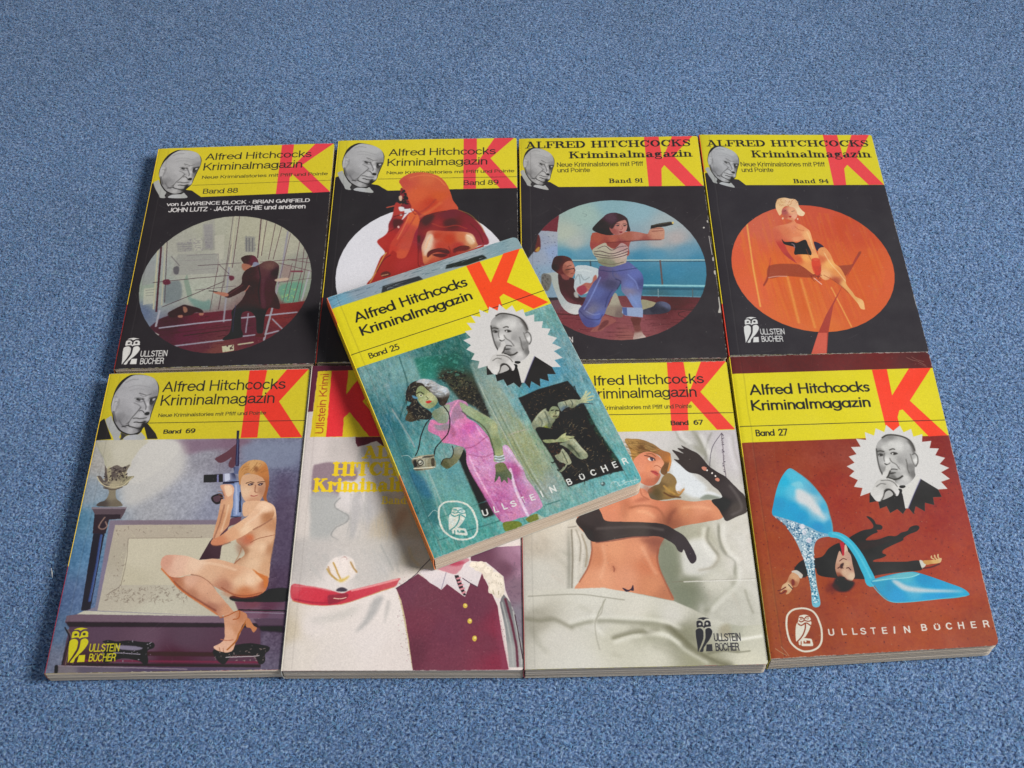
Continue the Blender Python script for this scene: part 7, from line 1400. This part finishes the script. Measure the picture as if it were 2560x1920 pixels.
g k=.01 | 83.8,142.6 86.8,142.6 91.8,142.5 92.9,145.7 93.7,149.5 94.9,153.2 94,155.9 91,155.8 89.2,154.2 88.1,151.2 86.8,147.2 85.3,144.8 | 90.8,144.8#9ca082 86.1,144#848a70 92.7,149.6#a8ac90 93.3,153.9#90967a 90,152.5#6c745c 88.1,146.6#5c6450
c #b8bca0 w=.8 b=.2 a=.8 | 91.4,143.3 92.9,148 94.2,153.1
c #3c4438 w=.7 b=.15 a=.9 | 87.8,144.7 89.7,149.6 90.4,153.8
g k=.01 | 78.8,148.1 81.5,148.1 83.9,145.9 84.7,147.4 85.4,151.2 85.1,155.6 83.1,156 81.3,154.3 79.6,152.5 78.8,150.4 | 81.2,150#90967c 83.3,153.1#a4a88c 83.3,148.6#9ca084 79.7,149.9#848a70
c #4c5444 w=.5 b=.1 a=.9 | 83.2,147.4 83.3,150.8 83.1,154.8
c #8c9278 w=.8 b=.1 | 82.6,155.1 80.9,157 78.2,158.3
c #788068 w=.7 b=.1 | 80.4,156.5 78.4,157.8 77.2,158.2
c #b0c8c4 w=.35 | 97.9,177.1 99.6,174.5 102.3,175.1 102.7,177.4 105.2,177.4 107.3,177.1 111,177.6 113.3,178
spray #b8d0cc n=34 w=.35 len=1.8 | 99.6,174.5 113.1,177.3 112.2,179.2 99,177
o #4c5c5c b=.2 | 95.1,173.5 96.2,173.9 94.6,174.6
o #9cb4b0 b=.1 | 94.9,173 95.4,173.2 94.6,173.5
warp a=.16 s=1.0
noise a=.15 s=.45
daub a=.04 s=.6
daub a=.03 s=2 sy=2
f #dbce24 | -16.7,8.5 0.5,8.4 113.6,10 121.9,9.9 116.4,54.8 69.1,55 0.9,54.2 -23.9,54.3
G b=.2 | -1.6,-3.9 114.1,-5.7 115.1,9.7 104.1,9.9 0.4,8.8 -5.2,8.4 | 2.1,1.2#6c9fb8 17.2,2.6#8898a4 28.5,4.1#8c9ca8 43.1,3.4#9aa0a4 62.9,4#8c9ca0 84,1.5#98a4a8 103.9,2.9#7c98a0 110.4,3.9#88a0a4 6.7,5#70a0b4
f #35383a b=.3 | 31.6,4.6 52.9,5.9 54.4,9.3 41.3,8.9 29.4,9.3
f #2c302c b=.3 | 70.1,4.5 92,5.5 93.4,9.1 81.1,9.4 68.5,7
spray #3c5460 n=60 w=.35 len=6 ang=-2 dev=8 a=.6 | 0.9,0.7 110.5,0.2 112.5,7.6 1.3,7.9
spray #b0bcc4 n=60 w=.35 len=5 ang=-2 dev=10 a=.6 | 0.9,0.7 110.5,0.2 112.5,7.6 1.3,7.9
f #ee4e28 | 80.3,9.8 88.6,9.7 88.9,27.1 103.2,9.5 113.3,9.8 97.5,30.4 113.9,53.3 104.4,54.3 92.6,37.5 89.7,38.9 88.8,46.7 85.3,50.3 80.9,46.3
l #23210f w=.42 | -2.2,44.3 0.3,44.3 81.5,44.8 114.5,44.4
t f #1e1d0e "Alfred Hitchcocks" | 9.7,23.5 76.5,23.6 10.3,16.9
t f #1e1d0e "Kriminalmagazin" | 10.2,34 75.6,33.8 10.7,27.7
t f #1e1d0e wt=.14 "Band" | 9.3,50.6 19.5,51 9.6,47.1
t f #1e1d0e wt=.14 "25" | 21.4,51 26.5,51.2 21.8,47
use badge | 60.5,59.5 108.6,85.5 77.5,101.3
t h #dadcd6 wt=.025 "U" | 31.4,167.2 34.4,167.5 31.6,163.8
t h #dadcd6 wt=.025 "L" | 37.5,167.5 40,167.8 37.7,164.1
t h #dadcd6 wt=.025 "L" | 42.4,167.7 44.9,167.7 42.6,164.2
t h #dadcd6 wt=.025 "S" | 46.8,167.9 49.7,168.1 47.1,164.6
t h #dadcd6 wt=.025 "T" | 53.1,168 54.6,168 52.9,164.6
t h #dadcd6 wt=.025 "E" | 57.4,168.3 59.9,168.4 57.5,165
t h #dadcd6 wt=.025 "I" | 63.4,168.4 64.1,168.4 63.7,165
t h #dadcd6 wt=.025 "N" | 68.5,168.1 71.6,168.1 68.8,164.6
t h #dadcd6 wt=.025 "B" | 78.3,167.3 80.9,167.2 78.4,163.9
t h #dadcd6 wt=.025 "Ü" | 85.4,167.1 88.2,167.1 85.6,163.7
t h #dadcd6 wt=.025 "C" | 91.7,167 94.6,167.1 91.8,163.6
t h #dadcd6 wt=.025 "H" | 98,167.2 101,167.2 98.2,163.6
t h #dadcd6 wt=.025 "E" | 104.3,167.1 106.8,167.1 104.5,163.6
t h #dadcd6 wt=.025 "R" | 109.9,167 112.6,167.1 110.1,163.6
'''

# ---------------------------------------------------------------- helpers
def tag(o, label=None, cat=None, group=None, kind=None):
    if label: o['label'] = label
    if cat: o['category'] = cat
    if group: o['group'] = group
    if kind: o['kind'] = kind
    return o
def link(name, me, mat, parent=None):
    o = bpy.data.objects.new(name, me); scene.collection.objects.link(o)
    if mat: me.materials.append(mat)
    if parent: o.parent = parent
    return o
def mat_new(name):
    m = bpy.data.materials.new(name); m.use_nodes = True
    return m, m.node_tree.nodes, m.node_tree.links, m.node_tree.nodes['Principled BSDF']
def lin(c): c = np.asarray(c, np.float64); return np.where(c <= .04045, c / 12.92, ((c + .055) / 1.055)**2.4)
def enc(c): c = np.clip(c, 0, 1); return np.where(c <= .0031308, c * 12.92, 1.055 * c**(1 / 2.4) - .055)

# ---------------------------------------------------------------- printing
def ink_balance(a, k):
    """reflectance of the printed colours on white board; k: gain per channel"""
    return np.clip((lin(a) - .006) * np.asarray(k), .014, .86)
def wear(cv, amount, rng, left=1.0):
    """worn, whitened board along the cover edges"""
    h, w = cv.h, cv.w
    y = np.arange(h)[:, None]; x = np.arange(w)[None, :]
    d = np.minimum(np.minimum(x + (0 if left else 99), w - 1 - x), np.minimum(y, h - 1 - y)) / PX
    n = vnoise(h, w, 8, rng, 4) + .5 * vnoise(h, w, 120, rng, 2)
    m = np.clip((n * 1.3 + .40 * amount - d * 1.6 - .16) * 5, 0, 1) * np.clip(1.1 - d, 0, 1)
    cv.a += (np.array([.74, .73, .70]) - cv.a) * (m * .85)[..., None]
def age(cv, amount, rng):
    """what handling leaves on a cover: print grain, hairline scratches, specks, a crease by the spine"""
    g = vnoise(cv.h, cv.w, 2.2, rng, 2) * .10 + vnoise(cv.h, cv.w, 260, rng, 2) * .05
    cv.a *= 1 + g[..., None] * np.array([1, .97, .9])
    for n, L, w, col, al in ((int(26 * amount), 9, .10, '#b4b0a8', .30), (int(40 * amount), .5, .28, '#c4c0b6', .45), (int(22 * amount), .5, .3, '#3c3430', .35)):
        polys = []
        for _ in range(n):
            q = np.array([rng.uniform(2, 113), rng.uniform(2, 178)]); an = rng.uniform(0, math.pi); l = L * rng.uniform(.3, 1.2)
            v = np.array([math.cos(an), math.sin(an)]) * l / 2; k = np.array([-v[1], v[0]]) * rng.uniform(-.2, .2)
            polys += cv.stroke_polys([q - v, q + k, q + v], w, w * .5)
        cv.put(cv.mask(orient(polys), .05), hexrgb(col), al)
    x = rng.uniform(4.5, 6.5); cr = [(x + rng.normal(0, .12), y) for y in np.linspace(1, 179, 24)]
    cv.put(cv.mask(orient(cv.stroke_polys(cr, .35)), .12), hexrgb('#d0ccc2'), .10 * amount)
    cv.put(cv.mask(orient(cv.stroke_polys(np.array(cr) + [.5, 0], .4)), .15), hexrgb('#241e1c'), .16 * amount)

def to_image(name, cv, k):
    img = bpy.data.images.new(name, cv.w, cv.h)
    buf = np.ones((cv.h, cv.w, 4), np.float32); buf[..., :3] = enc(ink_balance(cv.a, k))[::-1]
    img.pixels.foreach_set(buf.ravel()); img.update(); img.pack()
    return img
def print_material(name, img, rough=.42, relief=.12):
    m, N, L, B = mat_new(name)
    t = N.new('ShaderNodeTexImage'); t.image = img; t.interpolation = 'Cubic'
    uv = N.new('ShaderNodeUVMap'); uv.uv_map = 'UVMap'; L.new(uv.outputs[0], t.inputs[0])
    tc = N.new('ShaderNodeTexCoord')
    gr = N.new('ShaderNodeTexNoise'); gr.inputs['Scale'].default_value = 1600; gr.inputs['Detail'].default_value = 2
    L.new(tc.outputs['Object'], gr.inputs[0])
    mp = N.new('ShaderNodeMapRange'); mp.inputs['From Min'].default_value = .3; mp.inputs['From Max'].default_value = .7
    mp.inputs['To Min'].default_value = .95; mp.inputs['To Max'].default_value = 1.04; L.new(gr.outputs[0], mp.inputs[0])
    mx = N.new('ShaderNodeMix'); mx.data_type = 'RGBA'; mx.blend_type = 'MULTIPLY'; mx.inputs[0].default_value = 1
    L.new(t.outputs[0], mx.inputs[6]); L.new(mp.outputs[0], mx.inputs[7]); L.new(mx.outputs[2], B.inputs['Base Color'])
    sc = N.new('ShaderNodeTexNoise'); sc.inputs['Scale'].default_value = 60; sc.inputs['Detail'].default_value = 6
    L.new(tc.outputs['Object'], sc.inputs[0])
    rr = N.new('ShaderNodeMapRange'); rr.inputs['To Min'].default_value = rough - .12; rr.inputs['To Max'].default_value = rough + .2
    L.new(sc.outputs[0], rr.inputs[0]); L.new(rr.outputs[0], B.inputs['Roughness'])
    B.inputs['Specular IOR Level'].default_value = .5
    b = N.new('ShaderNodeBump'); b.inputs['Strength'].default_value = relief; b.inputs['Distance'].default_value = .0006
    L.new(sc.outputs[0], b.inputs['Height']); L.new(b.outputs[0], B.inputs['Normal'])
    return m

def split_prints(txt):
    books = {}; cur = None
    for ln in txt.strip().splitlines():
        if ln.startswith('book '): _, n, base = ln.split(); cur = []; books[n] = (base, cur); continue
        cur.append(ln)
    return books
SHEETS = split_prints(PRINTS); MACROS = {}

# book number: four cover corners on the carpet (mm), thickness, base height, look
BOOKS = {
 '88': ([[-228.38, 183.8], [-113.57, 186.21], [-112.26, 8.17], [-226.8, 6.27]], 8.5, 0.0),
 '89': ([[-111.11, 187.94], [5.59, 188.17], [4.73, 8.57], [-111.97, 8.33]], 9, 0.0),
 '91': ([[7.23, 187.28], [123.71, 186.95], [122.91, 6.99], [6.43, 7.31]], 9, 0.0),
 '94': ([[124.57, 187.29], [236.72, 184.31], [237.67, 8.15], [123.68, 7.88]], 10, 0.0),
 '69': ([[-228.64, 3.03], [-114.83, 4.45], [-114.18, -175.29], [-228.89, -175.35]], 8.5, 0.0),
 '63': ([[-113.66, 5.36], [3.66, 3.79], [3.46, -178.16], [-113.87, -176.59]], 10, 0.0),
 '67': ([[3.95, 2.62], [121.69, 3.41], [121.34, -177.49], [3.59, -178.28]], 11, 0.0),
 '27': ([[123.17, 5.4], [236.48, 6.54], [234.0, -170.32], [122.39, -175.69]], 12.5, 0.0),
 '25': ([[-106.26, 43.94], [4.04, 89.26], [67.19, -81.77], [-40.53, -124.71]], 12.2, 11.2),
}
STYLE = {  # ink gain, wear, roughness, spine bands [(from mm, to mm, colour)], label
 '69': ((0.88, 0.88, 0.91), .55, .45, [(0, 122, '#c8a82c'), (122, 180, '#7c2432')],
        'paperback with a blonde woman crouching with a gun beside an urn, bottom left'),
 '88': ((0.93, 0.93, 0.93), .6, .45, [(0, 132, '#c8a82c'), (132, 180, '#7c2620')],
        'black paperback with a round scaffolding scene, top left'),
 '89': ((0.87, 0.88, 0.89), .5, .45, [(0, 132, '#c8b02c'), (132, 180, '#8c2a22')],
        'black paperback with an orange hooded figure over a white circle, top row'),
 '91': ((0.82, 0.82, 0.81), .9, .45, [(0, 132, '#c0a82c'), (132, 180, '#8c2a22')],
        'black paperback with a woman in jeans aiming a pistol on a ship deck'),
 '94': ((0.76, 0.79, 0.82), .9, .42, [(0, 34, '#b03028'), (34, 142, '#c4b020'), (142, 180, '#c23a28')],
        'black paperback with a blonde woman on an orange disc, top right'),
 '63': ((0.99, 0.89, 0.87), .3, .45, [(0, 180, '#b8b4a8')],
        'white paperback with a crimson open book, partly under the turquoise one'),
 '67': ((0.78, 0.78, 0.79), .35, .42, [(0, 180, '#7c2c30')],
        'paperback with a blonde woman in long black gloves on white sheets'),
 '27': ((0.74, 0.74, 0.75), .95, .36, [(0, 66, '#b8a81c'), (66, 180, '#8a7a1c')],
        'rust red paperback with a blue high heel and a fallen man, bottom right'),
 '25': ((0.82, 0.81, 0.82), .95, .34, [(0, 20, '#c85c28'), (20, 128, '#cdb81c'), (128, 180, '#c8742c')],
        'turquoise paperback with a woman in a pink dress, lying tilted on top of the others')}
GROUP = 'crime story paperbacks laid out on the carpet'

def quad_point(Q, u, v):
    a, b, c, d = Q
    return (1 - u) * (1 - v) * a + u * (1 - v) * b + u * v * c + (1 - u) * v * d
def corner_round(u, v, r, W=115.0, H=180.0, left=False):
    """pull the cover grid's corners in onto an arc of radius r (mm)"""
    x, y = u * W, v * H
    for cx, sx in ((0, -1), (W, 1)):
        if cx == 0 and not left: continue
        for cy, sy in ((0, -1), (H, 1)):
            a = (x - (cx - sx * r)) * sx; b = (y - (cy - sy * r)) * sy
            if a > 0 and b > 0:
                k = max(a, b) / math.hypot(a, b)
                x = (cx - sx * r) + sx * a * k; y = (cy - sy * r) + sy * b * k
    return x / W, y / H
def grid_lines(total, r, n):
    e = [0, r * .33, r * .66, r]
    return [q / total for q in e] + [(r + (total - 2 * r) * i / n) / total for i in range(1, n)] + [(total - q) / total for q in reversed(e)]
def cover_mesh(name, Q, z, thick, sag, r, rng, spine_drop=0.0):
    """one board cover: a thin, slightly warped sheet with worn round corners"""
    us = grid_lines(115.0, r, 16); vs = grid_lines(180.0, r, 22)
    ph = rng.uniform(0, 6, 4); nu, nv = len(us), len(vs)
    top, uvs = [], []
    for v in vs:
        for u in us:
            uu, vv = corner_round(u, v, r)
            p = quad_point(Q, uu, vv)
            du = min(1 - uu, 1) * 115; dv = min(vv, 1 - vv) * 180
            w = sag * .35 * (math.sin(ph[0] + 3 * uu) * math.sin(ph[1] + 4 * vv))
            w += sag * math.exp(-math.hypot(du, dv) / 16) * math.sin(ph[2]) * .9          # corners curl
            w -= spine_drop * math.exp(-(uu * 115 / 1.3)**2)                               # rolls over at the spine
            top.append((p[0], p[1], z + w)); uvs.append((uu, 1 - vv))
    bot = [(x, y, q - thick) for x, y, q in top]
    n = nu * nv; faces = []
    for j in range(nv - 1):
        for i in range(nu - 1):
            a = j * nu + i; faces.append((a, a + nu, a + nu + 1, a + 1)); faces.append((n + a, n + a + 1, n + a + nu + 1, n + a + nu))
    ring = [i for i in range(nu)] + [j * nu + nu - 1 for j in range(1, nv)] + [(nv - 1) * nu + i for i in range(nu - 2, -1, -1)] + [j * nu for j in range(nv - 2, 0, -1)]
    for k in range(len(ring)):
        a, b = ring[k], ring[(k + 1) % len(ring)]; faces.append((a, b, n + b, n + a))
    me = bpy.data.meshes.new(name); me.from_pydata([tuple(c * MM for c in p) for p in top + bot], [], faces)
    uvl = me.uv_layers.new(name='UVMap'); allu = uvs + uvs
    for lp in me.loops: uvl.data[lp.index].uv = allu[lp.vertex_index]
    me.polygons.foreach_set('use_smooth', [True] * len(me.polygons)); me.update()
    if hasattr(me, 'set_sharp_from_angle'): me.set_sharp_from_angle(angle=math.radians(40))
    return me
def ring_pts(Q, inset, r, n=5, jit=(0, 0)):
    """outline of the page block: rounded free corners, square at the spine"""
    W, H = 115.0, 180.0; l, t, rr, b = .7, inset, W - inset + jit[0], H - inset + jit[1]
    pts = [(l, b), (l, t)]
    for a in np.linspace(-90, 0, n): pts.append((rr - r + r * math.cos(math.radians(a)), t + r + r * math.sin(math.radians(a))))
    for a in np.linspace(0, 90, n): pts.append((rr - r + r * math.cos(math.radians(a)), b - r + r * math.sin(math.radians(a))))
    return [quad_point(Q, x / W, y / H) for x, y in pts]
def page_mesh(Q, z0, z1, r, rng, inset):
    V, F = [], []; layers = max(10, int((z1 - z0) / .42)); dz = (z1 - z0) / layers
    for k in range(layers):
        jx, jy = rng.normal(0, .14), rng.normal(0, .13)
        P = ring_pts(Q, inset, r, 5, (jx, jy)); n = len(P); a = len(V)
        lo, hi = z0 + k * dz, z0 + (k + 1) * dz - .03
        V += [(p[0], p[1], lo) for p in P] + [(p[0], p[1], hi) for p in P]
        for i in range(n): j = (i + 1) % n; F.append((a + i, a + n + i, a + n + j, a + j))
        F.append(tuple(a + n + i for i in reversed(range(n)))); F.append(tuple(a + i for i in range(n)))
    me = bpy.data.meshes.new('page_block'); me.from_pydata([tuple(c * MM for c in p) for p in V], [], F); me.update()
    return me
def spine_mesh(Q, z0, z1, bulge):
    a, d = Q[0], Q[3]; out = (Q[0] - Q[1]); out = out / np.hypot(*out)
    V, F, U = [], [], []; nz, nl = 8, 24
    for j in range(nl + 1):
        for i in range(nz + 1):
            t = i / nz; v = j / nl; p = a + (d - a) * v
            o = out * (bulge * math.sin(math.pi * t)**.6 - .12)
            V.append((p[0] + o[0], p[1] + o[1], z0 + (z1 - z0) * t)); U.append((1 - t, 1 - v))
    n = len(V); inn = [(x - out[0] * .35, y - out[1] * .35, z) for x, y, z in V]
    V += inn; U += U
    for j in range(nl):
        for i in range(nz):
            q = j * (nz + 1) + i; w = nz + 1
            F.append((q, q + 1, q + w + 1, q + w)); F.append((n + q, n + q + w, n + q + w + 1, n + q + 1))
    w = nz + 1; ring = list(range(w)) + [j * w + nz for j in range(1, nl + 1)] + [nl * w + i for i in range(nz - 1, -1, -1)] + [j * w for j in range(nl - 1, 0, -1)]
    for k in range(len(ring)): p, q = ring[k], ring[(k + 1) % len(ring)]; F.append((q, p, n + p, n + q))
    me = bpy.data.meshes.new('spine'); me.from_pydata([tuple(c * MM for c in p) for p in V], [], F)
    uvl = me.uv_layers.new(name='UVMap')
    for lp in me.loops: uvl.data[lp.index].uv = U[lp.vertex_index]
    me.polygons.foreach_set('use_smooth', [True] * len(me.polygons)); me.update()
    if hasattr(me, 'set_sharp_from_angle'): me.set_sharp_from_angle(angle=math.radians(50))
    return me

# aged paper of the page edges: fine lines along the sheets, yellowed
def paper_material(name, tint):
    m, N, L, B = mat_new(name)
    tc = N.new('ShaderNodeTexCoord'); mp = N.new('ShaderNodeMapping'); mp.inputs['Scale'].default_value = (14, 14, 1500)
    L.new(tc.outputs['Object'], mp.inputs[0])
    n = N.new('ShaderNodeTexNoise'); n.inputs['Scale'].default_value = 1; n.inputs['Detail'].default_value = 3; L.new(mp.outputs[0], n.inputs[0])
    r = N.new('ShaderNodeValToRGB'); r.color_ramp.elements[0].position = .3; r.color_ramp.elements[1].position = .7
    r.color_ramp.elements[0].color = (tint[0] * .60, tint[1] * .56, tint[2] * .52, 1); r.color_ramp.elements[1].color = (*tint, 1)
    L.new(n.outputs[0], r.inputs[0]); L.new(r.outputs[0], B.inputs['Base Color']); B.inputs['Roughness'].default_value = .9
    B.inputs['Specular IOR Level'].default_value = .2
    b = N.new('ShaderNodeBump'); b.inputs['Strength'].default_value = .5; b.inputs['Distance'].default_value = .0003
    L.new(n.outputs[0], b.inputs['Height']); L.new(b.outputs[0], B.inputs['Normal'])
    return m

ORDER = ['69', '88', '89', '91', '94', '63', '67', '27', '25']
for k, num in enumerate(ORDER):
    base, lines = SHEETS[num]; gain, wr, rough, bands, label = STYLE[num]
    quad, thick, z0 = BOOKS[num]; rng = np.random.default_rng(100 + k)
    cv = Canvas(base, 7 + k)
    run_print(cv, lines, MACROS)
    age(cv, wr + .3, rng)
    wear(cv, wr, rng, num in ('27', '25')); np.clip(cv.a, 0, 1, out=cv.a)
    img = to_image('cover_print', cv, gain)
    Q = np.array(quad); ctr = Q.mean(0); Q = Q - ctr
    root = bpy.data.objects.new('paperback_book', None); scene.collection.objects.link(root)
    root.location = (ctr[0] * MM, ctr[1] * MM, z0 * MM); root.empty_display_size = .05
    tag(root, label, 'book', GROUP)
    r = 3.2 if num in ('27', '25') else 1.6
    link('front_cover', cover_mesh('front_cover', Q, thick, .3, .22 if num not in ('25', '27') else .4, r, rng, .4), print_material('cover_print', img, rough), root)
    link('page_block', page_mesh(Q, .40, thick - (.42 if num not in ('25', '27') else .55), r, rng, .2 if num != '69' else -.45), paper_material('page_paper', (.52, .435, .35) if num in ('88', '89', '91', '25') else (.47, .42, .36)), root)
    m, N, L, B = mat_new('back_board'); B.inputs['Base Color'].default_value = (.32, .30, .26, 1); B.inputs['Roughness'].default_value = .5
    link('back_cover', cover_mesh('back_cover', Q, .36, .32, 0.0, r, rng), m, root)
    sc = Canvas(bands[0][2], 50 + k, w=16)
    for a, b, c in bands: sc.put(sc.mask([np.array([(0, a), (16, a), (16, b), (0, b)], float)], .3), hexrgb(c))
    if num != '63':
        sc.put(sc.mask(orient([np.array([(10.5 - 0, 60)]) + np.c_[-g[:, 1] * 4.2, g[:, 0] * 4.2] for g in stroke_text('Kriminalmagazin', HEL, .13)[0]])), hexrgb('#2a2812'))
    sc.noise(.08, 1.2); np.clip(sc.a, 0, 1, out=sc.a)
    link('spine', spine_mesh(Q, .1, thick - .25, .55), print_material('spine_print', to_image('spine_print', sc, 1.3), rough), root)

# ---------------------------------------------------------------- carpet
def carpet_material(name, use_attr):
    m, N, L, B = mat_new(name)
    B.inputs['Roughness'].default_value = .95; B.inputs['Specular IOR Level'].default_value = .12
    B.inputs['Sheen Weight'].default_value = .32; B.inputs['Sheen Roughness'].default_value = .5
    B.inputs['Sheen Tint'].default_value = (.75, .85, 1, 1)
    if use_attr:
        a = N.new('ShaderNodeAttribute'); a.attribute_name = 'fibre'; src = a.outputs['Color']
    else:
        tc = N.new('ShaderNodeTexCoord')
        n = N.new('ShaderNodeTexNoise'); n.inputs['Scale'].default_value = 700; n.inputs['Detail'].default_value = 3; L.new(tc.outputs['Object'], n.inputs[0])
        r = N.new('ShaderNodeValToRGB'); e = r.color_ramp.elements
        e[0].position = .32; e[0].color = (.012, .032, .11, 1); e[1].position = .68; e[1].color = (.22, .31, .45, 1)
        x = e.new(.5); x.color = (.10, .17, .32, 1)
        L.new(n.outputs[0], r.inputs[0]); src = r.outputs[0]
        b = N.new('ShaderNodeBump'); b.inputs['Strength'].default_value = .8; b.inputs['Distance'].default_value = .002
        L.new(n.outputs[0], b.inputs['Height']); L.new(b.outputs[0], B.inputs['Normal'])
    tc2 = N.new('ShaderNodeTexCoord')
    n2 = N.new('ShaderNodeTexNoise'); n2.inputs['Scale'].default_value = 9; n2.inputs['Detail'].default_value = 3; L.new(tc2.outputs['Object'], n2.inputs[0])
    mp = N.new('ShaderNodeMapRange'); mp.inputs['From Min'].default_value = .3; mp.inputs['From Max'].default_value = .7
    mp.inputs['To Min'].default_value = .93; mp.inputs['To Max'].default_value = 1.07; L.new(n2.outputs[0], mp.inputs[0])
    mx = N.new('ShaderNodeMix'); mx.data_type = 'RGBA'; mx.blend_type = 'MULTIPLY'; mx.inputs[0].default_value = 1
    L.new(src, mx.inputs[6]); L.new(mp.outputs[0], mx.inputs[7]); L.new(mx.outputs[2], B.inputs['Base Color'])
    return m
nx = ny = 60
V = []; rg = np.random.default_rng(3)
for j in range(ny + 1):
    for i in range(nx + 1):
        V.append((-1.6 + 3.2 * i / nx, -1.2 + 3.2 * j / ny, -.0014 + rg.normal() * .00015))
F = [(j * (nx + 1) + i, j * (nx + 1) + i + 1, (j + 1) * (nx + 1) + i + 1, (j + 1) * (nx + 1) + i) for j in range(ny) for i in range(nx)]
me = bpy.data.meshes.new('carpet'); me.from_pydata(V, [], F); me.update()
tag(link('carpet', me, carpet_material('carpet_backing', False)), kind='structure', label='blue mottled short pile carpet under all the books')

def pile(n, x0, x1, y0, y1, seed):
    r = np.random.default_rng(seed)
    c = np.c_[r.uniform(x0, x1, n), r.uniform(y0, y1, n)]
    th = r.uniform(0, 2 * np.pi, n); L = r.uniform(.8, 2.3, n); w = r.uniform(.16, .42, n)
    d = np.c_[np.cos(th), np.sin(th)]; s = np.c_[-np.sin(th), np.cos(th)]
    bend = r.normal(0, .5, n)
    zb = r.uniform(-1.7, -.8, n); zm = zb + r.uniform(.2, .7, n); ze = zb + r.uniform(-.1, .6, n)
    P = np.zeros((n, 6, 3))
    mid = c + s * bend[:, None]
    for k, (q, z) in enumerate(((c - d * L[:, None] / 2, zb), (mid, zm), (c + d * L[:, None] / 2, ze))):
        P[:, 2 * k, :2] = q - s * w[:, None] / 2; P[:, 2 * k + 1, :2] = q + s * w[:, None] / 2
        P[:, 2 * k, 2] = z; P[:, 2 * k + 1, 2] = z + r.normal(0, .08, n)
    # the pile stands in loose clumps, a little proud of the book bottoms it gives way under
    H, W = int(y1 - y0) + 2, int(x1 - x0) + 2
    f1 = vnoise(H, W, 5.0, r, 3); f2 = vnoise(H, W, 60.0, r, 3)
    ix = (c[:, 0] - x0).astype(int); iy = (c[:, 1] - y0).astype(int)
    clump = f1[iy, ix]; patch = f2[iy, ix]
    P[..., 2] += (.62 + clump * .9)[:, None]
    me = bpy.data.meshes.new('carpet_pile')
    me.vertices.add(n * 6); me.vertices.foreach_set('co', (P * MM).astype(np.float32).ravel())
    b = (np.arange(n) * 6)[:, None]
    f = np.concatenate([b + np.array([0, 2, 3, 1]), b + np.array([2, 4, 5, 3])], 1).reshape(-1)
    me.loops.add(len(f)); me.loops.foreach_set('vertex_index', f.astype(np.int32))
    me.polygons.add(n * 2); me.polygons.foreach_set('loop_start', np.arange(0, len(f), 4, dtype=np.int32))
    pal = np.array([(.020, .040, .12), (.055, .105, .25), (.11, .19, .36), (.14, .25, .42), (.23, .33, .48), (.36, .43, .54), (.26, .23, .34), (.08, .22, .29), (.34, .38, .36)])
    pr = np.array([.12, .20, .24, .17, .12, .05, .05, .04, .01])
    # neighbouring fibres come from the same yarn: pick tones from a coarse clump field
    gx = ((c[:, 0] - x0) / 1.5).astype(int); gy = ((c[:, 1] - y0) / 1.5).astype(int)
    hsh = (gx * 73856093 ^ gy * 19349663) % 100003
    field = r.random(100003)[hsh]
    u = np.where(r.random(n) < .5, field, r.random(n))
    idx = np.searchsorted(np.cumsum(pr) / pr.sum(), u).clip(0, len(pal) - 1)
    mean = (pal * pr[:, None]).sum(0); pal = mean + (pal - mean) * .48
    col = pal[idx] * r.uniform(.8, 1.2, (n, 1)) * [.74, .93, .98]
    col = col * (1 + .3 * clump + .35 * patch)[:, None]
    at = me.color_attributes.new('fibre', 'FLOAT_COLOR', 'POINT')
    rgba = np.ones((n, 6, 4), np.float32); rgba[..., :3] = col[:, None]; at.data.foreach_set('color', rgba.ravel())
    me.update(); me.validate()
    return me
o = link('carpet_pile', pile(700000, -500, 500, -345, 680, 5), carpet_material('carpet_fibre', True))
tag(o, 'short blue and grey fibres of the carpet around the books', kind='stuff')

# the one bright thread end lying on the carpet by the lower left book
bm_pts = [Vector(p) * MM for p in [(-240.44, -114.42, 0.3), (-239.25, -117.28, 0.6), (-238.66, -120.15, 0.2)]]
cu_v, cu_f = [], []
for i, p in enumerate(bm_pts):
    for a in range(5): cu_v.append(p + Vector((math.cos(a * 1.2566), 0, math.sin(a * 1.2566))) * .00028 * (1 if 0 < i < len(bm_pts) - 1 else .4))
for i in range(len(bm_pts) - 1):
    for a in range(5): cu_f.append((i * 5 + a, i * 5 + (a + 1) % 5, i * 5 + 5 + (a + 1) % 5, i * 5 + 5 + a))
me = bpy.data.meshes.new('lint'); me.from_pydata(cu_v, [], cu_f); me.update()
m, N, L, B = mat_new('lint_fibre'); B.inputs['Base Color'].default_value = (.6, .6, .58, 1); B.inputs['Roughness'].default_value = .9
tag(link('lint', me, m), 'tiny white thread of lint on the carpet left of the gun woman paperback', 'lint')
